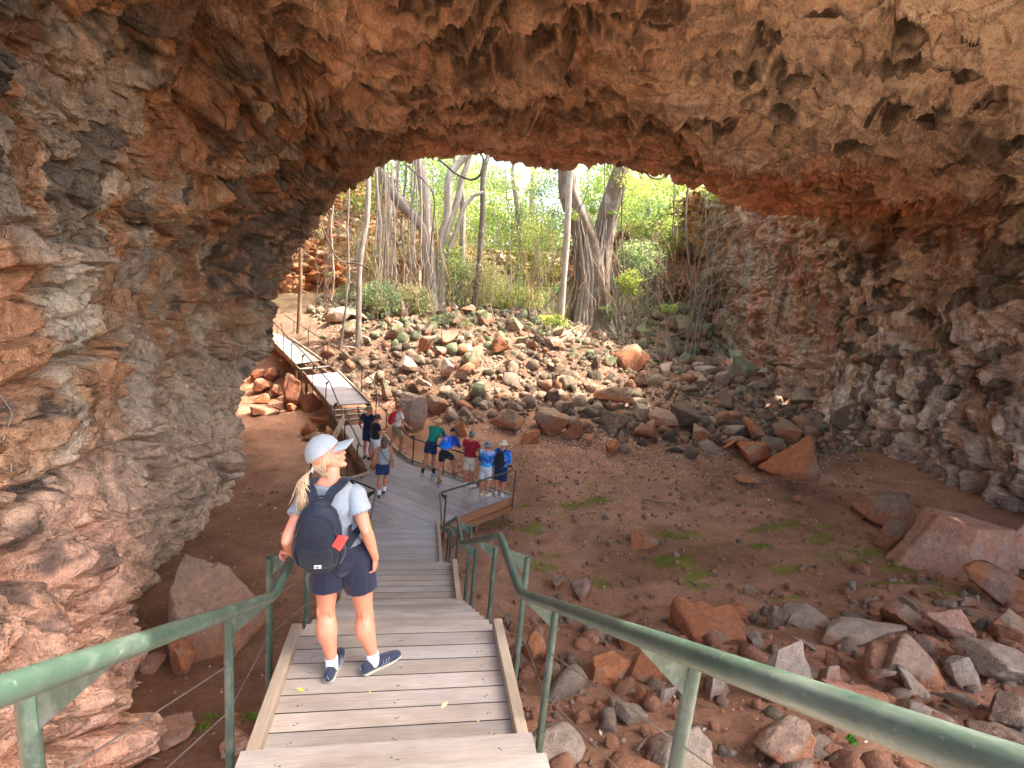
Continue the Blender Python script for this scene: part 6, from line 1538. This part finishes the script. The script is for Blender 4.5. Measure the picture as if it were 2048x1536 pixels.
for s in 'LR':
    shoe(J, s, M_SHOE, M_SOLE, lady, M_WHITE, .055, .005); an, toe = J['ankle' + s], J['toe' + s]; d_ = nrm((toe - an) * [1, 1, 0]); q_ = np.cross(d_, [0, 0, 1.]); b_ = np.array([an[0], an[1], 3.362])
    m_ = MB()
    for i in range(5): c_ = b_ + d_ * (.055 + i * .022); z_ = .098 - i * .009; m_.tube([c_ - q_ * .024 + [0, 0, z_ - .012], c_ + [0, 0, z_], c_ + q_ * .024 + [0, 0, z_ - .012]], .0032, 5)
    px2(m_.build('laces', M_DARKC, None, smooth=True), lady); m_ = MB()
    for k in (-1, 1):
        for i in range(3): c_ = b_ + d_ * (.035 + i * .022) + q_ * k * .0465; m_.tube([c_ + [0, 0, .038], c_ + d_ * .02 - q_ * k * .002 + [0, 0, .062], c_ + d_ * .028 - q_ * k * .010 + [0, 0, .080]], .0028, 5)
    h_ = b_ - d_ * .104; m_.tube([h_ - q_ * .010 + [0, 0, .055], h_ + [0, 0, .082], h_ + q_ * .010 + [0, 0, .055]], .003, 5); px2(m_.build('trim', M_LACE, None, smooth=True), lady)
cap_hat(lambda a, b, e: L(a * 1.06, b * 1.06, e * 1.04), ax, M_CAP, lady, brim=.10)
M_BLOND = hair_mat('blond_hair', srgb(172, 138, 98), srgb(226, 200, 158)); M_BRHAIR = hair_mat('brown_hair', srgb(58, 42, 34), srgb(92, 70, 54))
rs_ = random.Random(2); hs = []
root = L(-.105, -.0, -.035)
for i in range(150):
    a = rs_.uniform(0, 6.28); q = rs_.uniform(0, 1) ** .5; off = ax[1] * math.cos(a) * .032 * q + V3(0, math.sin(a) * .026 * q, 0)
    e = at_y(606 + rs_.gauss(0, 8), 1008 + rs_.uniform(-40, 24), 3.24 + rs_.uniform(-.02, .03))
    hs.append(([root + off * .3, root + off + V3(-.025, -.03, -.02), root * .6 + e * .4 + off * 1.5 + V3(-.03, -.035, .0), root * .25 + e * .75 + off * 1.3 + V3(-.01, -.03, 0), e + off * .5], [.002, .0034, .0032, .0026, .0008]))
hair_tube('ponytail', hs, M_BLOND, lady)
m_ = MB(); m_.tube([root + V3(-.004, -.012, -.004) + ax[1] * math.cos(a) * .017 + V3(0, 0, math.sin(a) * .017) for a in np.linspace(0, 6.28, 14)], .005, 6, False); o = m_.build('hair_tie', M_WHITE, None, smooth=True); o.parent = lady; o.matrix_parent_inverse = Matrix.Translation(lady.location).inverted()
hs = []
for i in range(170):
    t = rs_.uniform(0, 1); sd_ = rs_.choice([-1, 1]); b_ = sd_ * (.02 + .058 * t); st = L(-.085 + .080 * t, b_ * 1.06, .012)
    hs.append(([st, L(-.100 + .085 * t, b_ * 1.05, -.035), L(-.088 + .045 * t, b_ * .75, -.072), L(-.100, b_ * .1, -.045) if rs_.random() < .5 else L(-.075 + .04 * t, b_ * .6 + .006, -.105 - rs_.uniform(0, .02))], [.0032, .0032, .0028, .001]))
hair_tube('hair', hs, M_BLOND, lady)
# little printed word on the back of the shirt
fc = bpy.data.curves.new('t', 'FONT'); fc.body = 'SIGHT'; fc.size = .020; fc.align_x = 'CENTER'; fc.extrude = .0006; fc.shear = .2; fc.offset = .0004
fo = bpy.data.objects.new('t', fc); COL.objects.link(fo); tm = bpy.data.meshes.new_from_object(fo.evaluated_get(bpy.context.evaluated_depsgraph_get())); bpy.data.objects.remove(fo)
bk_ = -nrm(np.cross([0, 0, 1.], nrm(J['shR'] - J['shL'])))
def on_back(px, py, off=.002):
    """point of the shirt seen at this pixel"""
    d = Vector(ray(px, py)); iv = sh_.matrix_world.inverted() if False else Matrix.Identity(4)
    ok, loc, nr, _ = sh_.ray_cast(Vector(CAM_POS), d.normalized())
    return (np.array(loc) if ok else at_y(px, py, 3.26)), (np.array(nr) if ok else np.array([0, -1, .2]))
pt, nr = on_back(651, 969)
z_ = nrm(nr); x_ = nrm(np.array([1, .0, -.08]) - z_ * (np.array([1, 0, -.08]) @ z_)); y_ = np.cross(z_, x_)
tv = np.array([v.co[:] for v in tm.vertices]); tv = pt + z_ * .003 + x_ * tv[:, :1] + y_ * (tv[:, 1:2] - .007) + z_ * tv[:, 2:3]
tm.vertices.foreach_set('co', tv.astype(np.float32).ravel()); tm.materials.clear(); tx = link('lettering', tm, M_DARKC); tx.parent = sh_

# --- her backpack, a thing of its own
M_PACK = cloth_mat('black_nylon', srgb(24, 30, 42), rough=.6, sheen=.1); M_PACK2 = cloth_mat('black_nylon_pocket', srgb(20, 25, 34), rough=.65); M_RED = paint_mat('red_case', srgb(236, 70, 62), .35)
def backpack(name, label, top, bot, w, d, out, lat, mat, mat2, voxel=.006, group=None, pocket=True):
    """top/bot: centre line ends; out: direction away from the back"""
    o = empty(name, label, 'backpack', tuple(bot), group); out = nrm(out); ax_ = nrm(bot - top); Ln = np.linalg.norm(bot - top)
    pt_ = lambda t, k: top + (bot - top) * t + out * d * k
    P = [chain([pt_(0, .25), pt_(.10, .36), pt_(.32, .50), pt_(.6, .56), pt_(.86, .56), pt_(1.0, .50)], [(w * .22, d * .28), (w * .36, d * .42), (w * .46, d * .52), (w * .50, d * .56), (w * .49, d * .55), (w * .40, d * .46)], lat, 24, ('r', 'r'))]
    organic('main_body', P, voxel, mat, o, 3, .006, 5)
    if pocket:
        organic('front_pocket', [chain([pt_(.62, 1.0), pt_(.72, 1.06), pt_(.95, 1.0)], [(w * .30, d * .10), (w * .36, d * .14), (w * .33, d * .10)], lat, 18)], voxel, mat2, o, 3, .003, 9)
        for s in (-1, 1): organic('side_pocket', [chain([pt_(.58, .5) + lat * s * w * .44, pt_(.78, .52) + lat * s * w * .47, pt_(.95, .5) + lat * s * w * .42], [(.02, d * .34), (.028, d * .36), (.02, d * .30)], lat, 14)], voxel, mat2, o, 2, .002, 3)
        m_ = MB(); m_.tube(bend([tuple(pt_(.42, .93) - lat * w * .42), tuple(pt_(.16, .86) - lat * w * .30), tuple(pt_(.08, .80)), tuple(pt_(.16, .86) + lat * w * .30), tuple(pt_(.42, .93) + lat * w * .42)], .06), .004, 6); b = m_.build('zip', mat2, None, smooth=True); px2(b, o)
        m_ = MB(); m_.tube(bend([tuple(top + out * d * .1 - lat * .035), tuple(top + out * d * .05 - lat * .03 - ax_ * .045), tuple(top + out * d * .05 + lat * .03 - ax_ * .045), tuple(top + out * d * .1 + lat * .035)], .02), .007, 6); b = m_.build('grab_handle', mat2, None, smooth=True); px2(b, o)
    return o, pt_
def px2(b, o): b.parent = o; b.matrix_parent_inverse = Matrix.Translation(o.location).inverted(); return b
latL = nrm(V3(1, .06, .02)); outL = nrm(V3(-.10, -1, -.05))
bt, bb = at_y(643, 1004, 3.225), at_y(646, 1112, 3.27)
bp, ptf = backpack('backpack', 'black backpack worn low on the back of the woman in the pale cap', bt, bb, .285, .145, outL, latL, M_PACK, M_PACK2, .006)
strap([bt + outL * .02 + latL * .035, at_y(664, 984, 3.225), at_y(680, 970, 3.25), J['shR'] * .62 + J['neck'] * .38 + [0, -.01, .085], J['shR'] * .68 + J['neck'] * .32 + [0, .10, .03], J['shR'] * .72 + J['chest'] * .28 + [0, .155, -.06], J['shR'] * .55 + J['waist'] * .45 + [.05, .12, -.06], J['waist'] + [.165, .03, .05], ptf(.8, .15) + latL * .15], .058, .012, M_PACK, bp, ref=(1, .0, -.1))
strap([bt + outL * .02 - latL * .035, at_y(624, 984, 3.225), at_y(617, 968, 3.28), J['shL'] * .66 + J['neck'] * .34 + [0, .02, .085], J['shL'] * .70 + J['neck'] * .30 + [0, .11, .02], J['shL'] * .72 + J['chest'] * .28 + [0, .155, -.06], J['shL'] * .55 + J['waist'] * .45 + [-.05, .12, -.06], J['waist'] + [-.165, .03, .05], ptf(.8, .15) - latL * .15], .058, .012, M_PACK, bp, ref=(1, .0, .1))
strap([ptf(.82, .25) + latL * .150, at_y(697, 1088, 3.25), at_y(700, 1060, 3.30), at_y(703, 1030, 3.38)], .022, .004, M_PACK2, bp, ref=(1, 0, 0))
pc = ptf(.92, 1.17) + latL * .015
m_ = MB(); m_.prism(pc - latL * .021, pc + latL * .021, .003, .022, up=nrm(bt - bb)); px2(m_.build('label_patch', M_WHITE, None), bp)
m_ = MB()
for k in range(3): a = pc + outL * .003 + nrm(bt - bb) * (.005 - k * .005); m_.prism(a - latL * .014, a + latL * (.014 - k * .004), .0015, .0022, up=nrm(bt - bb))
px2(m_.build('label_print', M_DARKC, None), bp)
ph = ptf(.56, .90) + latL * .135; pu = nrm(nrm(bt - bb) * .8 + latL * .42)
ps = nrm(np.cross(outL, pu)); m_ = MB(); m_.prism(ph - pu * .055, ph + pu * .052, .070, .010, up=nrm(outL + latL * .55), bev=.003); o = m_.build('phone', M_RED, None); tag(o, 'red phone sticking out of the side pocket of the black backpack', 'phone')

# --- the tourists on the platform
def pose(x, y, z, az, H=1.74, **k):
    """standing figure; local frame: x to the person's right, y forward"""
    s = H / 1.75; a = R_(az); Rm = np.array([[math.cos(a), math.sin(a), 0], [-math.sin(a), math.cos(a), 0], [0, 0, 1]])
    D = dict(ankleL=(-.10, 0, .085), ankleR=(.10, 0, .085), toeL=(-.14, .15, .03), toeR=(.14, .15, .03), kneeL=(-.105, .02, .50), kneeR=(.105, .02, .50), hipL=(-.092, 0, .90), hipR=(.092, 0, .90),
             pelvis=(0, 0, .96), waist=(0, 0, 1.10), chest=(0, .0, 1.31), neck=(0, -.015, 1.475), headb=(0, .0, 1.545), head=(0, .025, 1.625), shL=(-.182, -.005, 1.425), shR=(.182, -.005, 1.425),
             elL=(-.235, -.03, 1.13), elR=(.235, -.03, 1.13), wrL=(-.235, .07, .89), wrR=(.235, .07, .89), look=(0, 1, -.1), up=(0, 0, 1))
    D.update(k); out = {}
    for n_, v in D.items():
        if n_.startswith('hand'): out[n_] = tuple(Rm @ np.array(q, float) if i < 3 else q for i, q in enumerate(v)); continue
        v = Rm @ np.array(v, float); out[n_] = v if n_ in ('look', 'up') else v * s + [x, y, z]
    return out
def lean(k, deg, bend_=0):
    """tilt the upper body forward about the hips"""
    D = dict(waist=(0, 0, 1.10), chest=(0, .0, 1.31), neck=(0, -.015, 1.475), headb=(0, .0, 1.545), head=(0, .025, 1.625), shL=(-.182, -.005, 1.425), shR=(.182, -.005, 1.425)); a = R_(deg); out = {}
    for n_, (x, y, z) in D.items():
        y2, z2 = y * math.cos(a) + (z - .94) * math.sin(a), -y * math.sin(a) + (z - .94) * math.cos(a); out[n_] = (x, y2, z2 + .94)
    out.update(k); return out
TG = 'tourists on the viewing platform'
def tourist(label, J, tee, bot, skin=M_SKIN2, shoes=None, sole=M_SOLE, sock=None, sockh=.06, long=False, tank=False, hemk=.68, hat=None, cap=None, hair=None, bulk=1.0, fem=False, boot=0.0, band=None, hatr=.155, hem=None, loose=.016):
    base = (J['ankleL'] + J['ankleR']) / 2; p = empty('person', label, 'person', (base[0], base[1], min(J['ankleL'][2], J['ankleR'][2]) - .085), TG)
    S_ = dict(skin=skin, bulk=bulk, fem=fem, voxel=.0085)
    b, L, ax = body(J, S_, p); shirt(J, S_, tee, p, long=long, tank=tank, voxel=.010, loose=loose, hem=hem, fold=.012); shorts(J, S_, bot, p, hemk=hemk, voxel=.010, flare=1.12, fold=.010)
    for s in 'LR': shoe(J, s, shoes or M_DARKC, sole, p, sock, sockh, .008, boot)
    if hair: organic('hair', [ell(L(-.022, 0, .030), (.088, .082, .098), ax)] + ([chain([L(-.06, 0, .02), L(-.085, 0, -.08), L(-.075, 0, -.19)], [(.075, .045), (.078, .04), (.055, .02)], ax[1], 16)] if hair[1] else []), .008, hair[0], p, 2, .006, 3, (3, 3, .5))
    if hat: hat_brim(J, L, ax, hat, p, rad=hatr, band=band)
    if cap: cap_hat(L, ax, cap, p)
    return p
C = cloth_mat
M_STRAW = C('straw_hat', srgb(214, 176, 116)); M_FELT = C('brown_felt_hat', srgb(140, 116, 92)); M_CREAM = C('cream_hat', srgb(226, 212, 180)); M_BUCK = C('grey_blue_bucket_hat', srgb(120, 140, 162)); M_DCAP = C('dark_cap', srgb(34, 42, 52)); M_GCAP = C('grey_cap', srgb(110, 124, 130))
M_KHAKI = C('khaki_cotton', srgb(150, 134, 100)); M_SAND = C('beige_cotton', srgb(206, 192, 164)); M_NAVY2 = C('navy_shorts', srgb(34, 48, 84)); M_BLACK = C('black_cotton', srgb(30, 30, 34)); M_LGREY = C('light_grey_cotton', srgb(200, 202, 206))
M_TEAL = C('teal_green_shirt', srgb(20, 132, 108)); M_MAROON = C('dark_red_shirt', srgb(150, 26, 46)); M_DNAVY = C('dark_navy_polo', srgb(22, 34, 62)); M_BTEE = C('black_printed_tee', srgb(22, 26, 34)); M_SINGLET = C('grey_singlet', srgb(150, 156, 152)); M_BONE = C('bone_shirt', srgb(216, 208, 194))
bl_ = [(0.0, srgb(120, 220, 220)), (.25, srgb(40, 150, 210)), (.45, srgb(20, 60, 150)), (.62, srgb(30, 130, 200)), (.8, srgb(190, 190, 215)), (1, srgb(220, 180, 190))]
M_CLOUD = C('blue_ocean_print', (.1, .3, .6), (.95, 1.75, bl_), 'cloud'); M_BLUEP = C('bright_blue_print', (.1, .3, .6), (.95, 1.75, [(0, srgb(40, 150, 230)), (.5, srgb(30, 120, 215)), (1, srgb(20, 60, 150))]), 'cloud')
M_BLUEL = C('blue_lime_print', (.1, .3, .6), (.95, 1.5, [(0, srgb(150, 220, 40)), (.10, srgb(150, 220, 40)), (.2, srgb(190, 110, 60)), (.32, srgb(30, 80, 190)), (1, srgb(24, 40, 120))]), 'fade')
M_BPACK = C('blue_fade_nylon', (.1, .3, .8), (1.0, 1.5, [(0, srgb(20, 170, 240)), (.5, srgb(20, 110, 230)), (1, srgb(24, 50, 150))]), 'fade', .5); M_RPACK = C('red_nylon', srgb(178, 26, 32), rough=.55)
M_BOOT = C('brown_leather_boot', srgb(140, 88, 48), rough=.6); M_GSHOE = C('grey_running_shoe', srgb(150, 156, 160)); M_TAN = C('tan_shoe', srgb(196, 182, 150)); M_DSHOE = C('dark_sneaker', srgb(64, 56, 48)); M_BAG = C('tan_canvas_bag', srgb(140, 116, 72))
def G0(x, y): p = at_z(x, y, 0); return p[0], p[1]
# woman in the grey singlet walking away
x, y = G0(763, 992); JW = pose(x, y, 0, -4, 1.68, ankleR=(.07, .16, .10), toeR=(.08, .30, .045), kneeR=(.09, .14, .50), ankleL=(-.07, -.10, .085), toeL=(-.08, .05, .03), kneeL=(-.09, .0, .50), elL=(-.26, .02, 1.13), elR=(.26, .02, 1.13), wrL=(-.29, .12, .90), wrR=(.28, .13, .90))
lw = tourist('long-haired woman in grey singlet and navy shorts walking across the platform', JW, M_SINGLET, M_NAVY2, M_SKIN2, M_DSHOE, M_SOLE, M_WHITE, .22, tank=True, hair=(M_BRHAIR, True), fem=True, hemk=.55, bulk=.95)
bx = JW['hipR'] + V3(.10, -.02, .08); bag = empty('sling_bag', 'small tan shoulder bag on the right hip of the woman in the singlet', 'bag', tuple(bx - [0, 0, .1]))
organic('pouch', [chain([bx + [0, 0, .09], bx + [0, 0, .02], bx - [0, 0, .08]], [(.03, .06), (.045, .085), (.035, .075)], (1, 0, 0), 14)], .008, M_BAG, bag, 2, .003)
lat = nrm(JW['shR'] - JW['shL']); strap([bx + [0, -.01, .10], JW['waist'] + lat * .12 + [0, -.125, .02], JW['chest'] + [0, -.145, 0], JW['chest'] * .4 + JW['neck'] * .6 - lat * .07 + [0, -.11, .03], JW['shL'] * .5 + JW['neck'] * .5 + [0, 0, .055], JW['chest'] - lat * .08 + [0, .13, .06], JW['waist'] + lat * .12 + [0, .12, 0], bx + [0, .03, .10]], .035, .006, M_BAG, bag, ref=(1, 0, 0))
# the five along the far rail
def rail_man(px, py, az, **k):
    x, y = G0(px, py); return x, y
x, y = G0(858, 950); q = lean(dict(elL=(-.22, .46, 1.05), elR=(.22, .46, 1.05), wrL=(-.10, .58, 1.02), wrR=(.14, .60, 1.02), ankleL=(-.14, -.16, .085), toeL=(-.17, -.01, .03), kneeL=(-.12, -.02, .50), ankleR=(.14, .02, .085), toeR=(.18, .17, .03), look=(.05, 1, -.35), up=(0, .35, 1)), 32)
JG = pose(x, y, 0, 30, 1.86, **q); tourist('man in teal green long-sleeved shirt and straw hat leaning forward on the rail', JG, M_TEAL, M_NAVY2, M_SKIN2, M_GSHOE, M_SOLE, M_BLACK, .16, long=True, hat=M_STRAW, band=None, bulk=1.05, hemk=.55)
x, y = G0(886, 966); q = lean(dict(elL=(-.22, .44, 1.04), elR=(.24, .46, 1.06), wrL=(-.10, .56, 1.04), wrR=(.10, .58, 1.04), ankleL=(-.10, -.10, .085), toeL=(-.12, .05, .03), kneeL=(-.10, .0, .50), ankleR=(.16, .34, .26), toeR=(.18, .49, .20), kneeR=(.15, .34, .68), look=(.4, 1, -.3), up=(0, .35, 1)), 36)
JB = pose(x, y, 0, 30, 1.76, **q); tourist('man in black shorts with one brown boot up, leaning on the rail', JB, M_BLUEL, M_BLACK, M_SKIN2, M_BOOT, M_SOLEB, None, .06, long=True, cap=M_DCAP, boot=.08, hemk=.55)
la = nrm(JB['shR'] - JB['shL']); bk = nrm(np.cross(la, JB['neck'] - JB['pelvis'])); bk = bk if bk[2] > 0 or bk @ nrm(CAM_POS - JB['chest']) > 0 else -bk
b_, p_ = backpack('backpack', 'bright blue backpack with a white drawing, on the man leaning beside the green shirt', JB['neck'] * .86 + JB['pelvis'] * .14 + bk * .09, JB['pelvis'] * .80 + JB['neck'] * .2 + bk * .10, .33, .16, bk, la, M_BPACK, M_BPACK, .010, 'backpacks of the tourists')
m_ = MB(); up_ = nrm(JB['neck'] - JB['pelvis'])
for pts in ([(-.05, -.06), (-.06, .05), (0, .11), (.06, .05), (.05, -.06)], [(-.03, .02), (0, .06), (.03, .02)], [(0, .06), (.0, -.04)]): m_.tube([p_(.45, 1.09) + la * a + up_ * c for a, c in pts], .005, 5)
px2(m_.build('drawing', M_WHITE, None), b_)
for s in (-1, 1): strap([p_(0, .2) + la * s * .06, JB['neck'] + la * s * .10 + [0, 0, .02] + bk * .05, JB['shR' if s > 0 else 'shL'] * .6 + JB['neck'] * .4 - bk * .10, JB['chest'] + la * s * .14 - bk * .12, p_(.85, .1) + la * s * .15], .05, .01, M_BPACK, b_, ref=tuple(la))
x, y = G0(935, 975); JR = pose(x, y, 0, 26, 1.74, elL=(-.22, .03, 1.13), elR=(.27, .10, 1.16), wrL=(-.08, .20, 1.06), wrR=(.10, .24, 1.14), look=(.5, 1, -.05), toeR=(.20, .12, .03))
tourist('man in dark red T-shirt and beige shorts with grey cap at the rail', JR, M_MAROON, M_SAND, M_SKIN2, M_TAN, M_SOLE, M_WHITE, .07, cap=M_GCAP, hair=(M_BRHAIR, False), bulk=1.08, hemk=.82)
la = nrm(JR['shR'] - JR['shL']); fw_ = nrm(np.cross([0, 0, 1.], la)); cs = empty('shoulder_strap', 'thin dark strap slung across the back of the red T-shirt', 'strap', tuple(JR['waist']))
strap([JR['shR'] * .5 + JR['neck'] * .5 + [0, 0, .06], JR['chest'] * .4 + JR['neck'] * .6 + la * .05 - fw_ * .125, JR['chest'] - la * .02 - fw_ * .15, JR['waist'] - la * .10 - fw_ * .13, JR['waist'] - la * .17 - [0, 0, .04]], .016, .004, M_DARKC, cs, ref=tuple(la))
x, y = G0(967, 992); JC = pose(x, y, 0, 24, 1.62, elL=(-.22, .08, 1.13), elR=(.24, .02, 1.13), wrL=(-.12, .24, 1.05), wrR=(.20, .12, .93), toeL=(-.13, .15, .03), look=(.1, 1, -.15))
tourist('person in blue ocean-print shirt, white shorts and grey-blue bucket hat', JC, M_CLOUD, M_LGREY, M_SKIN2, M_TAN, M_TAN, None, long=True, hat=M_BUCK, hatr=.135, hemk=.80, bulk=1.04, hair=(M_BRHAIR, False))
x, y = G0(997, 994); JD = pose(x, y, 0, 30, 1.70, elL=(-.22, .06, 1.13), elR=(.24, .06, 1.13), wrL=(-.20, .16, .95), wrR=(.14, .24, 1.05), toeL=(-.18, .14, .03), look=(.1, 1, -.2))
tourist('man in bright blue shirt, navy shorts and cream hat at the platform corner', JD, M_BLUEP, M_NAVY2, M_SKIN2, M_GSHOE, M_SOLE, M_LGREY, .07, long=True, hat=M_CREAM, hemk=.88, bulk=1.04)
la = nrm(JD['shR'] - JD['shL']); bk = -nrm(np.cross([0, 0, 1.], la))
b_, p_ = backpack('backpack', 'black backpack on the man in the bright blue shirt at the platform corner', JD['neck'] * .9 + JD['pelvis'] * .1 + bk * .10, JD['pelvis'] * .85 + JD['neck'] * .15 + bk * .12, .30, .17, bk, la, M_BLACK, M_DARKC, .010, 'backpacks of the tourists')
for s in (-1, 1): strap([p_(0, .2) + la * s * .06, JD['neck'] + la * s * .11 + [0, 0, .03] + bk * .03, JD['shR' if s > 0 else 'shL'] * .6 + JD['neck'] * .4 - bk * .10 + [0, 0, -.02], JD['chest'] + la * s * .15 - bk * .12, p_(.85, .1) + la * s * .15], .05, .012, M_BLACK, b_, ref=tuple(la))
# the two men by the left rail of the walkway
x, y = G0(734, 918); JH = pose(x, y, 0, 28, 1.78, wrL=(-.38, .16, .97), elL=(-.33, -.02, 1.15), look=(.6, 1, -.1))
tourist('man in navy polo and brown felt hat holding the left rail of the boardwalk', JH, M_DNAVY, M_NAVY2, M_SKIN2, M_DSHOE, M_SOLEB, None, hat=M_FELT, hatr=.165, band=M_DARKC, bulk=1.1)
x, y = G0(748, 936); JP = pose(x, y, 0, 62, 1.74, elL=(-.24, .06, 1.15), elR=(.24, .06, 1.15), wrL=(-.10, .30, 1.20), wrR=(.10, .32, 1.24), look=(0, 1, -.35), up=(0, .3, 1))
tourist('man in black T-shirt and dark cap bending his head over a phone', JP, M_BTEE, M_LGREY, M_SKIN2, M_BOOT, M_SOLEB, None, .06, cap=M_DCAP, hair=(M_BRHAIR, False), bulk=1.1, boot=.04, hemk=.8)
ph = (JP['wrL'] + JP['wrR']) / 2 + V3(.07, .04, .06); m_ = MB(); m_.prism(ph - V3(0, 0, .07), ph + V3(.02, .01, .07), .07, .009, up=(.88, .47, 0), bev=.002); o = m_.build('phone', M_DARKC, None); tag(o, 'dark phone held up by the man in the black T-shirt', 'phone')
# the guide on the right of the walkway
x, y = G0(790, 908); q = lean(dict(elR=(.24, .16, 1.12), wrR=(.30, .34, .98), elL=(-.23, .10, 1.13), wrL=(-.18, .28, 1.0), ankleL=(-.10, -.22, .085), toeL=(-.12, -.07, .03), kneeL=(-.10, -.06, .50), ankleR=(.10, .14, .11), toeR=(.14, .29, .055), kneeR=(.10, .20, .52), look=(0, 1, -.45), up=(0, .4, 1)), 10)
JQ = pose(x, y, 0, 72, 1.80, **q); tourist('guide in bone shirt, khaki shorts and wide-brimmed hat standing sideways at the right rail', JQ, M_BONE, M_KHAKI, M_SKIN2, M_BOOT, M_SOLEB, M_KHAKI, .1, hat=M_FELT, hatr=.175, band=M_DARKC, hemk=.72, boot=.05)
la = nrm(JQ['shR'] - JQ['shL']); bk = -nrm(np.cross([0, 0, 1.], la))
b_, p_ = backpack('backpack', 'red backpack worn by the guide in the bone shirt', JQ['neck'] * .92 + JQ['pelvis'] * .08 + bk * .10, JQ['pelvis'] * .72 + JQ['neck'] * .28 + bk * .14, .30, .18, bk, la, M_RPACK, M_RPACK, .010, 'backpacks of the tourists')
for s in (-1, 1): strap([p_(0, .2) + la * s * .06, JQ['neck'] + la * s * .11 + [0, 0, .03] + bk * .03, JQ['shR' if s > 0 else 'shL'] * .6 + JQ['neck'] * .4 - bk * .10 + [0, 0, -.02], JQ['chest'] + la * s * .15 - bk * .12, p_(.85, .1) + la * s * .15], .05, .012, M_RPACK, b_, ref=tuple(la))
